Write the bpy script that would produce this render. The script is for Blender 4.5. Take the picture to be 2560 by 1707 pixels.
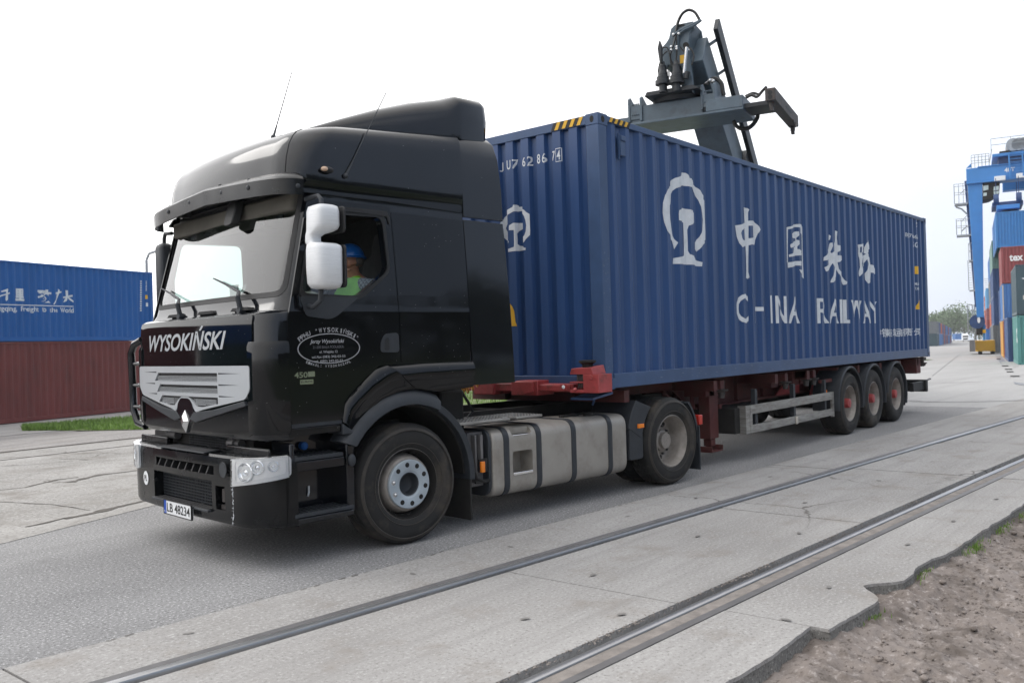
import bpy, bmesh, math, random
from mathutils import Vector, Matrix, noise
random.seed(7)
for o in list(bpy.data.objects): bpy.data.objects.remove(o)
SC = bpy.context.scene
COL = SC.collection
R = math.radians
PI = math.pi

# ------------------------------------------------------------------ camera
CAM = Vector((-7.644, -5.129, 1.655)); FPX = 2201.6; PW, PH = 2560, 1707
YAW, PITCH, ROLL = 0.69564, 0.003704, -0.029301
FW = Vector((math.cos(PITCH)*math.cos(YAW), math.cos(PITCH)*math.sin(YAW), math.sin(PITCH)))
r0 = Vector((math.sin(YAW), -math.cos(YAW), 0)); u0 = r0.cross(FW)
RT = r0*math.cos(ROLL) + u0*math.sin(ROLL)
UP = u0*math.cos(ROLL) - r0*math.sin(ROLL)
cd = bpy.data.cameras.new("camera"); cam = bpy.data.objects.new("camera", cd); COL.objects.link(cam)
cd.sensor_width = 36; cd.lens = 36*FPX/PW; cd.clip_start = 0.1; cd.clip_end = 3000
m = Matrix((RT, UP, -FW)).transposed().to_4x4(); m.translation = CAM
cam.matrix_world = m
cd.dof.use_dof = True; cd.dof.focus_distance = 8.5; cd.dof.aperture_fstop = 4.5
SC.camera = cam

# ------------------------------------------------------------------ world and sun
SUN_EL, SUN_AZ = R(40), R(108)          # azimuth measured from +x towards +y
w = bpy.data.worlds.new("World"); SC.world = w; w.use_nodes = True
nt = w.node_tree; N = nt.nodes; Lk = nt.links
bg = N['Background']; bg.inputs['Strength'].default_value = 0.1
sky = N.new('ShaderNodeTexSky'); sky.sky_type = 'NISHITA'; sky.sun_disc = False
sky.sun_elevation = SUN_EL; sky.sun_rotation = PI/2 - SUN_AZ
tc = N.new('ShaderNodeTexCoord')
sd = Vector((math.cos(SUN_EL)*math.cos(SUN_AZ), math.cos(SUN_EL)*math.sin(SUN_AZ), math.sin(SUN_EL)))
dot = N.new('ShaderNodeVectorMath'); dot.operation = 'DOT_PRODUCT'; dot.inputs[1].default_value = sd
Lk.new(tc.outputs['Generated'], dot.inputs[0])
ramp = N.new('ShaderNodeMapRange'); ramp.inputs[1].default_value = -0.55; ramp.inputs[2].default_value = 1
ramp.inputs[3].default_value = 6.6; ramp.inputs[4].default_value = 22.5
ramp.interpolation_type = 'SMOOTHSTEP'
Lk.new(dot.outputs['Value'], ramp.inputs[0])
cn = N.new('ShaderNodeTexNoise'); cn.inputs['Scale'].default_value = 2.2; cn.inputs['Detail'].default_value = 5
Lk.new(tc.outputs['Generated'], cn.inputs['Vector'])
cr = N.new('ShaderNodeMapRange'); cr.inputs[1].default_value = .3; cr.inputs[2].default_value = .7
cr.inputs[3].default_value = 0.9; cr.inputs[4].default_value = 1.1
Lk.new(cn.outputs['Fac'], cr.inputs[0])
mu = N.new('ShaderNodeMath'); mu.operation = 'MULTIPLY'
Lk.new(ramp.outputs[0], mu.inputs[0]); Lk.new(cr.outputs[0], mu.inputs[1])
tn = N.new('ShaderNodeMapRange'); tn.inputs[1].default_value = -0.6; tn.inputs[2].default_value = .45; tn.interpolation_type = 'SMOOTHSTEP'
Lk.new(dot.outputs['Value'], tn.inputs[0])
tm = N.new('ShaderNodeMix'); tm.data_type = 'RGBA'; tm.inputs[6].default_value = (.80, .96, 1.24, 1); tm.inputs[7].default_value = (1.0, .99, .985, 1)
Lk.new(tn.outputs[0], tm.inputs[0])
cc = N.new('ShaderNodeVectorMath'); cc.operation = 'SCALE'; Lk.new(tm.outputs[2], cc.inputs[0])
Lk.new(mu.outputs[0], cc.inputs['Scale'])
mx = N.new('ShaderNodeMix'); mx.data_type = 'RGBA'; mx.inputs[0].default_value = 0.93
Lk.new(sky.outputs[0], mx.inputs[6]); Lk.new(cc.outputs[0], mx.inputs[7])
Lk.new(mx.outputs[2], bg.inputs['Color'])
sl = bpy.data.lights.new("sun", 'SUN'); sl.energy = 0.65; sl.angle = R(26); sl.color = (1, .97, .93)
so = bpy.data.objects.new("sun", sl); COL.objects.link(so)
so.rotation_euler = (-sd).to_track_quat('-Z', 'Y').to_euler()
SC.view_settings.view_transform = 'Standard'; SC.view_settings.look = 'None'
SC.view_settings.exposure = 0.0; SC.view_settings.gamma = 1
SC.cycles.use_denoising = True
SC.cycles.max_bounces = 8; SC.cycles.transparent_max_bounces = 16
SC.cycles.sample_clamp_indirect = 6

# ------------------------------------------------------------------ helpers
def ray(px, py): return FW + RT*((px-PW/2)/FPX) - UP*((py-PH/2)/FPX)
def atd(px, py, d): return CAM + ray(px, py)*d
def onp(px, py, o, n):
    d = ray(px, py); return CAM + d*((Vector(o)-CAM).dot(n)/d.dot(n))

def mat(name, col, rough=.5, metal=0, var=.12, vs=3.0, bump=0, bs=60, coat=0, spec=.5, stretch=(1,1,1), spots=None, dirt=None, rvar=0):
    mt = bpy.data.materials.new(name); mt.use_nodes = True
    t = mt.node_tree; n = t.nodes; l = t.links; b = n['Principled BSDF']
    b.inputs['Roughness'].default_value = rough; b.inputs['Metallic'].default_value = metal
    b.inputs['Coat Weight'].default_value = coat; b.inputs['Coat Roughness'].default_value = .05
    b.inputs['Specular IOR Level'].default_value = spec
    tc = n.new('ShaderNodeTexCoord'); mp = n.new('ShaderNodeMapping'); mp.inputs['Scale'].default_value = stretch
    l.new(tc.outputs['Object'], mp.inputs[0])
    no = n.new('ShaderNodeTexNoise'); no.inputs['Scale'].default_value = vs; no.inputs['Detail'].default_value = 6; no.inputs['Roughness'].default_value = .6
    l.new(mp.outputs[0], no.inputs['Vector'])
    rp = n.new('ShaderNodeValToRGB'); rp.color_ramp.elements[0].position = .3; rp.color_ramp.elements[1].position = .7
    rp.color_ramp.elements[0].color = (*[c*(1-var) for c in col], 1); rp.color_ramp.elements[1].color = (*[min(1, c*(1+var)) for c in col], 1)
    l.new(no.outputs['Fac'], rp.inputs[0]); out = rp.outputs[0]
    def mixin(fac, c, src):
        m_ = n.new('ShaderNodeMix'); m_.data_type = 'RGBA'; l.new(fac, m_.inputs[0]); l.new(src, m_.inputs[6]); m_.inputs[7].default_value = (*c, 1)
        return m_.outputs[2]
    if dirt:   # (colour, scale, lo, hi)
        c, s, lo, hi, mxv = dirt
        d = n.new('ShaderNodeTexNoise'); d.inputs['Scale'].default_value = s; d.inputs['Detail'].default_value = 8; d.inputs['Roughness'].default_value = .65
        l.new(mp.outputs[0], d.inputs['Vector'])
        q = n.new('ShaderNodeMapRange'); q.inputs[1].default_value = lo; q.inputs[2].default_value = hi; q.inputs[4].default_value = mxv
        l.new(d.outputs['Fac'], q.inputs[0]); out = mixin(q.outputs[0], c, out)
    if spots:  # (colour, scale, radius)
        c, s, rad = spots
        v = n.new('ShaderNodeTexVoronoi'); v.inputs['Scale'].default_value = s; l.new(tc.outputs['Object'], v.inputs['Vector'])
        q = n.new('ShaderNodeMath'); q.operation = 'LESS_THAN'; q.inputs[1].default_value = rad
        l.new(v.outputs['Distance'], q.inputs[0])
        n2 = n.new('ShaderNodeMath'); n2.operation = 'GREATER_THAN'; n2.inputs[1].default_value = .62
        l.new(v.outputs['Color'], n2.inputs[0])
        n3 = n.new('ShaderNodeMath'); n3.operation = 'MULTIPLY'; l.new(q.outputs[0], n3.inputs[0]); l.new(n2.outputs[0], n3.inputs[1])
        out = mixin(n3.outputs[0], c, out)
    l.new(out, b.inputs['Base Color'])
    if rvar:
        q = n.new('ShaderNodeMapRange'); q.inputs[1].default_value = .3; q.inputs[2].default_value = .7
        q.inputs[3].default_value = max(0, rough-rvar); q.inputs[4].default_value = rough+rvar
        l.new(no.outputs['Fac'], q.inputs[0]); l.new(q.outputs[0], b.inputs['Roughness'])
    if bump:
        bn = n.new('ShaderNodeTexNoise'); bn.inputs['Scale'].default_value = bs; bn.inputs['Detail'].default_value = 4
        l.new(tc.outputs['Object'], bn.inputs['Vector'])
        bp = n.new('ShaderNodeBump'); bp.inputs['Strength'].default_value = bump; bp.inputs['Distance'].default_value = .01
        l.new(bn.outputs['Fac'], bp.inputs['Height']); l.new(bp.outputs[0], b.inputs['Normal'])
    return mt

def glass(name, tint=(.75, .85, .83), gain=2.0, refl=(1, 1, 1), base=0.0):
    mt = bpy.data.materials.new(name); mt.use_nodes = True
    t = mt.node_tree; n = t.nodes; l = t.links; n.remove(n['Principled BSDF']); o = n['Material Output']
    tr = n.new('ShaderNodeBsdfTransparent'); tr.inputs[0].default_value = (*tint, 1)
    gl = n.new('ShaderNodeBsdfGlossy'); gl.inputs['Roughness'].default_value = .01; gl.inputs[0].default_value = (*refl, 1)
    f = n.new('ShaderNodeFresnel'); f.inputs[0].default_value = 1.5
    q = n.new('ShaderNodeMath'); q.operation = 'MULTIPLY_ADD'; q.inputs[1].default_value = gain; q.inputs[2].default_value = base; q.use_clamp = True
    l.new(f.outputs[0], q.inputs[0])
    mx = n.new('ShaderNodeMixShader'); l.new(q.outputs[0], mx.inputs[0]); l.new(tr.outputs[0], mx.inputs[1]); l.new(gl.outputs[0], mx.inputs[2])
    l.new(mx.outputs[0], o.inputs[0]); return mt

def rotm(rx=0, ry=0, rz=0): return Matrix.Rotation(rz, 4, 'Z') @ Matrix.Rotation(ry, 4, 'Y') @ Matrix.Rotation(rx, 4, 'X')

class MB:
    def __init__(s): s.v = []; s.f = []; s.m = []
    def add(s, vs, fs, mi=0, M=None):
        k = len(s.v)
        s.v += [tuple(M @ Vector(v)) if M else tuple(v) for v in vs]
        for f in fs: s.f.append([i+k for i in f]); s.m.append(mi)
        return s
    def box(s, x0, x1, y0, y1, z0, z1, mi=0, M=None):
        v = [(x, y, z) for x in (x0, x1) for y in (y0, y1) for z in (z0, z1)]
        return s.add(v, [(0,1,3,2), (4,6,7,5), (0,4,5,1), (2,3,7,6), (0,2,6,4), (1,5,7,3)], mi, M)
    def prism(s, poly, ax, a, b, mi=0, M=None):
        n = len(poly)
        def P(p, t): return (t, p[0], p[1]) if ax == 'x' else ((p[0], t, p[1]) if ax == 'y' else (p[0], p[1], t))
        v = [P(p, a) for p in poly] + [P(p, b) for p in poly]
        f = [tuple(range(n-1, -1, -1)), tuple(range(n, 2*n))] + [(i, (i+1) % n, n+(i+1) % n, n+i) for i in range(n)]
        return s.add(v, f, mi, M)
    def loft(s, rings, mi=0, closed=True, cap=True, M=None):
        n = len(rings[0]); v = [p for r in rings for p in r]; f = []
        for k in range(len(rings)-1):
            for i in range(n if closed else n-1):
                j = (i+1) % n
                f.append((k*n+i, k*n+j, (k+1)*n+j, (k+1)*n+i))
        if cap: f += [tuple(range(n-1, -1, -1)), tuple(range((len(rings)-1)*n, len(rings)*n))]
        return s.add(v, f, mi, M)
    def lathe(s, prof, seg=48, c=(0,0,0), mi=0, M=None, cap=False):
        """profile (r, t) spun round the y axis"""
        rings = []
        for r, t in prof:
            rings.append([(c[0]+r*math.cos(2*PI*i/seg), c[1]+t, c[2]+r*math.sin(2*PI*i/seg)) for i in range(seg)])
        return s.loft(rings, mi, True, cap, M)
    def tube(s, pts, r, seg=8, mi=0, cap=True, M=None):
        pts = [Vector(p) for p in pts]; rings = []
        prev = None
        for i, p in enumerate(pts):
            d = (pts[min(i+1, len(pts)-1)] - pts[max(i-1, 0)]).normalized()
            a = prev if prev else (Vector((0,0,1)) if abs(d.z) < .9 else Vector((1,0,0)))
            x = (a - d*a.dot(d)).normalized(); prev = x; y = d.cross(x)
            rr = r[i] if isinstance(r, (list, tuple)) else r
            rings.append([tuple(p + x*rr*math.cos(2*PI*k/seg) + y*rr*math.sin(2*PI*k/seg)) for k in range(seg)])
        return s.loft(rings, mi, True, cap, M)
    def bar(s, a, b, wd, ht, mi=0):
        a = Vector(a); b = Vector(b); d = (b-a); L = d.length
        M = Matrix.Translation(a) @ d.to_track_quat('X', 'Z').to_matrix().to_4x4()
        return s.box(0, L, -wd/2, wd/2, -ht/2, ht/2, mi, M)
    def cyl(s, a, b, r, seg=16, mi=0): return s.tube([a, b], r, seg, mi)
    def ball(s, c, r, seg=16, rings=10, mi=0, lo=-.5, hi=.5):
        r = r if isinstance(r, (list, tuple)) else (r, r, r)
        rg = []
        for k in range(rings+1):
            t = PI*(lo + (hi-lo)*k/rings)
            rg.append([(c[0]+r[0]*max(1e-4, math.cos(t))*math.cos(2*PI*i/seg), c[1]+r[1]*max(1e-4, math.cos(t))*math.sin(2*PI*i/seg), c[2]+r[2]*math.sin(t)) for i in range(seg)])
        return s.loft(rg, mi)
    def build(s, name, mats, parent=None, smooth=35, bevel=0, loc=None, bseg=2):
        me = bpy.data.meshes.new(name); me.from_pydata(s.v, [], s.f)
        if not isinstance(mats, (list, tuple)): mats = [mats]
        for q in mats: me.materials.append(q)
        for p, i in zip(me.polygons, s.m): p.material_index = i
        bm = bmesh.new(); bm.from_mesh(me); bmesh.ops.recalc_face_normals(bm, faces=bm.faces); bm.to_mesh(me); bm.free()
        if smooth:
            me.shade_smooth(); me.set_sharp_from_angle(angle=R(smooth))
        o = bpy.data.objects.new(name, me); COL.objects.link(o)
        if parent: o.parent = parent
        if loc: o.location = loc
        if bevel:
            b = o.modifiers.new('bevel', 'BEVEL'); b.width = bevel; b.segments = bseg; b.limit_method = 'ANGLE'; b.angle_limit = R(40)
        return o

def tag(o, label=None, cat=None, group=None, kind=None):
    if label: o['label'] = label
    if cat: o['category'] = cat
    if group: o['group'] = group
    if kind: o['kind'] = kind
    return o
def thing(name, label, cat, loc=(0,0,0), rz=0, group=None):
    o = bpy.data.objects.new(name, None); COL.objects.link(o); o.location = loc; o.rotation_euler = (0, 0, rz)
    o.empty_display_size = .3
    return tag(o, label, cat, group)
def dup(root, loc, rz=None, label=None):
    r = root.copy(); COL.objects.link(r); r.location = loc
    if rz is not None: r.rotation_euler = (0, 0, rz)
    if label: r['label'] = label
    for ch in list(root.children):
        c = ch.copy(); COL.objects.link(c); c.parent = r
        for g in ch.children:
            d = g.copy(); COL.objects.link(d); d.parent = c
    return r
def dup_part(p, loc, parent=None):
    c = p.copy(); COL.objects.link(c); c.location = loc
    if parent: c.parent = parent
    for g in p.children:
        d = g.copy(); COL.objects.link(d); d.parent = c
    return c
def struct(name, mb, mats, smooth=35):
    o = mb.build(name, mats, None, smooth); o['kind'] = 'structure'; return o

def boolean(o, cutters):
    for c in cutters:
        md = o.modifiers.new('cut', 'BOOLEAN'); md.object = c; md.operation = 'DIFFERENCE'; md.solver = 'EXACT'
    bpy.context.view_layer.update()
    dg = bpy.context.evaluated_depsgraph_get()
    me = bpy.data.meshes.new_from_object(o.evaluated_get(dg))
    o.modifiers.clear(); old = o.data; o.data = me; me.name = old.name
    for c in cutters: bpy.data.objects.remove(c)
    return o

def flat_text(s, bold=0.0, shear=0.0):
    """(verts2d, faces) of a line of lettering, scaled so that its box is 0..1 in both directions"""
    cu = bpy.data.curves.new('lettering', 'FONT'); cu.body = s; cu.offset = bold; cu.shear = shear; cu.resolution_u = 4
    return curve2d(cu)
def curve2d(cu, norm=True):
    o = bpy.data.objects.new('lettering', cu); COL.objects.link(o); bpy.context.view_layer.update()
    me = bpy.data.meshes.new_from_object(o.evaluated_get(bpy.context.evaluated_depsgraph_get()))
    v = [(p.co.x, p.co.y) for p in me.vertices]; f = [tuple(p.vertices) for p in me.polygons]
    bpy.data.objects.remove(o); bpy.data.meshes.remove(me)
    if norm and v:
        x0 = min(p[0] for p in v); x1 = max(p[0] for p in v); y0 = min(p[1] for p in v); y1 = max(p[1] for p in v)
        v = [((p[0]-x0)/max(1e-6, x1-x0), (p[1]-y0)/max(1e-6, y1-y0)) for p in v]
    return v, f
def fill2d(polys):
    cu = bpy.data.curves.new('outline', 'CURVE'); cu.dimensions = '2D'; cu.fill_mode = 'BOTH'
    for p in polys:
        sp = cu.splines.new('POLY'); sp.points.add(len(p)-1); sp.use_cyclic_u = True
        for q, c in zip(sp.points, p): q.co = (c[0], c[1], 0, 1)
    return curve2d(cu, False)
def fit(vf, x0, x1, z0, z1):
    v, f = vf; return [(x0+(x1-x0)*a, z0+(z1-z0)*b) for a, b in v], f
def panel(mb, vf, mp, df, db=None, ca=(), cb=(), mi=0):
    """lay a flat outline (a, b) on a curved surface: mp(a, b, depth) -> point; df front depth, db back depth (skirt)"""
    v, f = vf
    bm = bmesh.new(); bv = [bm.verts.new((a, b, 0)) for a, b in v]
    for q in f:
        try: bm.faces.new([bv[i] for i in q])
        except ValueError: pass
    bmesh.ops.remove_doubles(bm, verts=bm.verts, dist=1e-5)
    for n, cs in (((1,0,0), ca), ((0,1,0), cb)):
        for c in cs:
            bmesh.ops.bisect_plane(bm, geom=bm.verts[:]+bm.edges[:]+bm.faces[:], plane_co=(c*n[0], c*n[1], 0), plane_no=n)
    bm.verts.index_update(); vs = [(p.co.x, p.co.y) for p in bm.verts]
    fs = [[p.index for p in q.verts] for q in bm.faces]
    be = [(e.verts[0].index, e.verts[1].index) for e in bm.edges if len(e.link_faces) == 1]
    bm.free(); n = len(vs)
    V = [tuple(mp(a, b, df)) for a, b in vs]; F = fs
    if db is not None:
        V += [tuple(mp(a, b, db)) for a, b in vs]; F = F + [(a, b, b+n, a+n) for a, b in be]
    mb.add(V, F, mi); return mb
def rounded(poly, r, n=5):
    """round every corner of a polygon"""
    out = []; k = len(poly)
    for i in range(k):
        p0, p1, p2 = Vector(poly[i-1]), Vector(poly[i]), Vector(poly[(i+1) % k])
        a = (p0-p1); b = (p2-p1); t = min(r, a.length*.45, b.length*.45)
        A = p1 + a.normalized()*t; B = p1 + b.normalized()*t
        for j in range(n+1):
            s = j/n; q = A*(1-s)**2 + p1*2*s*(1-s) + B*s*s; out.append((q.x, q.y))
    return out
def rng(a, b, st):
    n = int(round((b-a)/st)); return [a+st*i for i in range(n+1)]

# ------------------------------------------------------------------ materials
M = {}
M['paint'] = mat('black gloss paint', (.0035, .004, .0052), .07, var=.3, vs=2, spots=((.30, .30, .29), 26, .055), rvar=.03, spec=.4)
M['bumper'] = mat('scuffed black bumper', (.0045, .005, .006), .24, var=.3, vs=3, rvar=.08, spec=.35, spots=((.16, .16, .15), 18, .05))
M['paint2'] = mat('black weathered paint', (.005, .0062, .009), .09, var=.25, vs=2, rvar=.03, coat=.1, spots=((.22, .22, .22), 14, .035))
M['plastic'] = mat('dark grey plastic', (.026, .030, .036), .55, var=.2, vs=6, bump=.08, bs=200)
M['black'] = mat('black rubber trim', (.012, .012, .013), .6, var=.3, vs=8)
M['soot'] = mat('greasy chassis black', (.012, .011, .010), .75, var=.5, vs=6)
M['tyre'] = mat('dusty tyre rubber', (.013, .0125, .012), .8, var=.25, vs=5, bump=.1, bs=120, dirt=((.075, .060, .045), 3.0, .48, .66, .7))
M['wall'] = mat('tyre side rubber', (.035, .030, .025), .7, var=.3, vs=7, dirt=((.09, .072, .052), 5, .55, .78, .5))
M['rim'] = mat('dirty wheel steel', (.27, .245, .22), .5, .15, var=.25, vs=6, dirt=((.10, .075, .055), 8, .5, .75, .6))
M['hubring'] = mat('pale grey hub ring', (.36, .41, .45), .4, .1, var=.1, vs=8)
M['nut'] = mat('wheel nut', (.10, .10, .10), .45, .6)
M['alu'] = mat('brushed grey aluminium', (.36, .35, .33), .42, .55, var=.2, vs=3, stretch=(1,1,6), dirt=((.13, .115, .095), 4, .42, .72, .75))
M['tank'] = mat('dusty tank aluminium', (.36, .335, .30), .5, .35, var=.12, vs=2, dirt=((.19, .165, .135), 3, .48, .75, .75), rvar=.1)
M['chrome'] = mat('chrome', (.8, .8, .8), .12, 1, var=.05)
M['silver'] = mat('silver grille paint', (.46, .48, .50), .38, .2, var=.04)
M['mirrorw'] = mat('scratched silver white paint', (.70, .71, .72), .4, .1, var=.06, vs=8, stretch=(1,1,14), dirt=((.45, .46, .47), 22, .58, .7, .6))
M['white'] = mat('white paint', (.78, .79, .80), .5, var=.05)
M['sign'] = mat('white lettering', (.66, .69, .73), .55, var=.10, vs=9)
M['decal'] = mat('worn grey door lettering', (.36, .36, .37), .6, var=.15, vs=14)
M['signdim'] = mat('faded lettering', (.10, .10, .11), .6, var=.1)
M['red'] = mat('red trailer paint', (.34, .050, .050), .5, var=.25, vs=5, dirt=((.06, .030, .022), 6, .52, .72, .8))
M['redd'] = mat('shaded rusty red', (.105, .022, .020), .65, var=.35, vs=5, dirt=((.045, .026, .02), 5, .45, .7, .85))  # trailer red darkened for the shade underneath, with rusty blotches over it
M['cont'] = mat('navy container paint', (.025, .066, .182), .38, var=.10, vs=1.5, stretch=(1,1,.3), dirt=((.055, .08, .15), 7, .60, .8, .35), spec=.45, bump=.12, bs=1.6)
M['contr'] = mat('navy rail paint', (.038, .078, .172), .42, var=.14, vs=3, dirt=((.10, .11, .14), 16, .66, .76, .6), spec=.45)
M['blue'] = mat('bright blue container paint', (.006, .098, .340), .45, var=.10, vs=1.2, stretch=(1,1,.4), dirt=((.05, .10, .22), 1.2, .55, .8, .4))
M['brown'] = mat('brown container paint', (.155, .034, .030), .5, var=.14, vs=1.2, stretch=(1,1,.4), dirt=((.09, .03, .028), 3, .5, .75, .6))
M['yellow'] = mat('warning yellow', (.75, .42, .02), .5, var=.08)
M['amber'] = mat('amber lens', (.85, .22, .01), .15, var=.05, coat=.5)
M['redlens'] = mat('red lens', (.5, .03, .02), .2, coat=.5)
M['orangehose'] = mat('orange coiled hose', (.62, .26, .03), .4)
M['bluecap'] = mat('blue filler cap', (.01, .13, .45), .4)
M['beige'] = mat('beige cab lining', (.48, .44, .38), .8, var=.1)
M['dash'] = mat('grey dashboard', (.30, .29, .27), .7, var=.1)
M['seat'] = mat('dark seat cloth', (.045, .042, .045), .9, var=.2, vs=20)
M['lining'] = mat('brown grey cab ceiling', (.085, .078, .064), .8, var=.2)
M['screen'] = glass('windshield glass', (.64, .75, .73), 1.6)
M['pane'] = glass('side window glass', (.62, .72, .70), 1.8)
M['lens'] = glass('lamp lens', (.99, .99, .99), 1.0)
M['stacker'] = mat('grey blue machine paint', (.085, .120, .150), .45, var=.14, vs=3, dirt=((.05, .055, .06), 5, .5, .75, .6))
M['stackerd'] = mat('dark boom steel', (.017, .020, .024), .5, var=.3, vs=3)
M['rusty'] = mat('rusty worn steel', (.055, .047, .044), .65, var=.4, vs=9, dirt=((.20, .09, .05), 10, .55, .7, .5))
M['hose'] = mat('black hose', (.012, .012, .012), .45)
M['steel'] = mat('bright piston steel', (.6, .6, .6), .25, .9)
M['crane'] = mat('crane blue paint', (.045, .215, .54), .45, var=.08, vs=1)
M['craned'] = mat('crane dark blue', (.02, .055, .16), .5, var=.2)
M['galv'] = mat('galvanised steel', (.34, .36, .38), .5, .3)
M['rail'] = mat('polished rail steel', (.36, .36, .365), .28, .7, var=.15, vs=4, stretch=(.4,6,1))
M['railside'] = mat('rusty rail side', (.045, .034, .028), .7, var=.35, vs=9)
M['guard'] = mat('steel edge strip', (.16, .155, .155), .5, .3, var=.2, vs=5)
M['groove'] = mat('groove dirt', (.055, .045, .038), .95, var=.45, vs=20, bump=.5, bs=60)
M['filler'] = mat('rust sand filler', (.235, .21, .19), .95, var=.25, vs=10, bump=.4, bs=90)
GLYPHS = {"ring":[[1.594,1.572],[1.547,1.668],[1.385,1.77],[1.347,1.873],[1.333,1.977],[1.341,2.095],[1.371,2.187],[1.427,2.258],[1.543,2.312],[1.552,2.373],[1.635,2.418],[1.815,2.468],[1.829,2.51],[1.9,2.513],[1.935,2.495],[1.959,2.456],[2.102,2.452],[2.113,2.398],[2.207,2.351],[2.275,2.294],[2.388,2.234],[2.39,2.08],[2.393,1.855],[2.386,1.742],[2.244,1.659],[2.19,1.608],[2.141,1.575],[2.106,1.605],[2.111,1.688],[2.195,1.761],[2.241,1.839],[2.264,1.98],[2.243,2.103],[2.195,2.211],[2.148,2.271],[2.108,2.322],[2.095,2.348],[1.945,2.353],[1.836,2.354],[1.645,2.298],[1.595,2.263],[1.553,2.218],[1.538,2.104],[1.467,1.988],[1.526,1.904],[1.548,1.787],[1.563,1.729],[1.605,1.685],[1.648,1.652]],"rail":[[1.819,2.082],[1.678,2.037],[1.665,1.993],[1.665,1.919],[1.83,1.907],[1.833,1.81],[1.832,1.621],[1.822,1.508],[1.561,1.463],[1.549,1.397],[1.822,1.404],[2.094,1.407],[2.108,1.399],[2.217,1.397],[2.225,1.449],[2.112,1.474],[2.1,1.501],[1.927,1.53],[1.902,1.57],[1.903,1.706],[1.9,1.821],[1.923,1.876],[2.103,1.928],[2.103,2.052],[1.991,2.071],[1.841,2.079]],"zhong":[[3.517,2.264],[3.594,2.255],[3.623,2.238],[3.602,2.202],[3.598,2.084],[3.805,2.105],[3.883,2.058],[3.954,1.993],[3.888,1.934],[3.852,1.864],[3.818,1.777],[3.65,1.766],[3.594,1.752],[3.585,1.584],[3.578,1.387],[3.596,1.318],[3.567,1.298],[3.521,1.309],[3.537,1.401],[3.54,1.583],[3.533,1.742],[3.361,1.71],[3.312,1.763],[3.269,1.866],[3.234,1.994],[3.321,2.005],[3.527,2.053]],"zhong_h1":[[3.515,1.976],[3.367,1.937],[3.344,1.898],[3.36,1.839],[3.392,1.809],[3.521,1.817]],"zhong_h2":[[3.602,2.017],[3.793,2.036],[3.789,1.872],[3.597,1.847]],"guo_l":[[4.943,2.11],[4.979,2.082],[4.956,1.595],[4.922,1.594]],"guo_t":[[4.943,2.11],[5.259,2.182],[5.504,2.203],[5.534,2.164],[5.376,2.139],[5.257,2.14],[4.979,2.082]],"guo_r":[[5.504,2.203],[5.534,2.164],[5.53,1.891],[5.529,1.579],[5.534,1.377],[5.343,1.459],[5.3,1.501],[5.484,1.502],[5.497,1.764],[5.507,2.045],[5.376,2.139]],"guo_b":[[4.941,1.592],[5.249,1.629],[5.384,1.634],[5.378,1.561],[5.245,1.565],[4.943,1.512]],"yu":[[5.057,2.025],[5.264,2.074],[5.32,2.076],[5.328,2.02],[5.269,1.979],[5.268,1.949],[5.322,1.942],[5.329,1.889],[5.282,1.849],[5.281,1.811],[5.338,1.805],[5.485,1.763],[5.482,1.729],[5.251,1.711],[4.983,1.675],[4.979,1.709],[5.073,1.735],[5.096,1.782],[5.248,1.856],[5.017,1.811],[5.006,1.846],[5.016,1.869],[5.097,1.896],[5.25,1.933],[5.252,1.971],[5.063,1.962]],"tie_d":[[6.655,2.136],[6.692,2.114],[6.671,2.051],[6.636,2.041]],"tie":[[6.938,2.225],[6.981,2.21],[6.968,2.105],[6.977,1.984],[7.182,1.986],[7.178,1.935],[6.973,1.869],[6.971,1.815],[7.216,1.826],[7.216,1.749],[6.967,1.701],[6.992,1.583],[7.21,1.476],[7.269,1.408],[7.353,1.393],[7.315,1.349],[7.228,1.339],[7.178,1.389],[6.98,1.515],[6.939,1.582],[6.924,1.464],[6.714,1.362],[6.656,1.357],[6.661,1.387],[6.717,1.47],[6.788,1.606],[6.705,1.669],[6.633,1.577],[6.419,1.524],[6.388,1.589],[6.494,1.633],[6.624,1.733],[6.373,1.695],[6.385,1.752],[6.615,1.898],[6.67,2.001],[6.717,2.007],[6.726,1.952],[6.673,1.851],[6.692,1.835],[6.788,1.873],[6.927,2.053]],"lu_l":[[8.032,2.065],[8.328,2.105],[8.333,2.036],[8.132,1.922],[8.179,1.853],[8.123,1.743],[8.159,1.637],[8.154,1.583],[8.064,1.51],[8.039,1.563],[8.079,1.671],[8.075,1.814],[8.04,1.919],[8.059,1.992]],"lu_lh":[[8.096,2.028],[8.154,2.039],[8.12,1.93],[8.089,1.93]],"lu_r":[[8.592,2.182],[8.628,2.101],[8.629,2.028],[8.431,1.94],[8.625,1.881],[8.637,1.753],[8.905,1.702],[8.909,1.591],[8.642,1.606],[8.625,1.423],[8.409,1.4],[8.348,1.467],[8.341,1.576],[8.396,1.63],[8.469,1.76],[8.404,1.83],[8.349,1.775],[8.175,1.691],[8.19,1.853],[8.386,1.92],[8.335,1.937],[8.348,2.037],[8.403,2.12]]}
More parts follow.
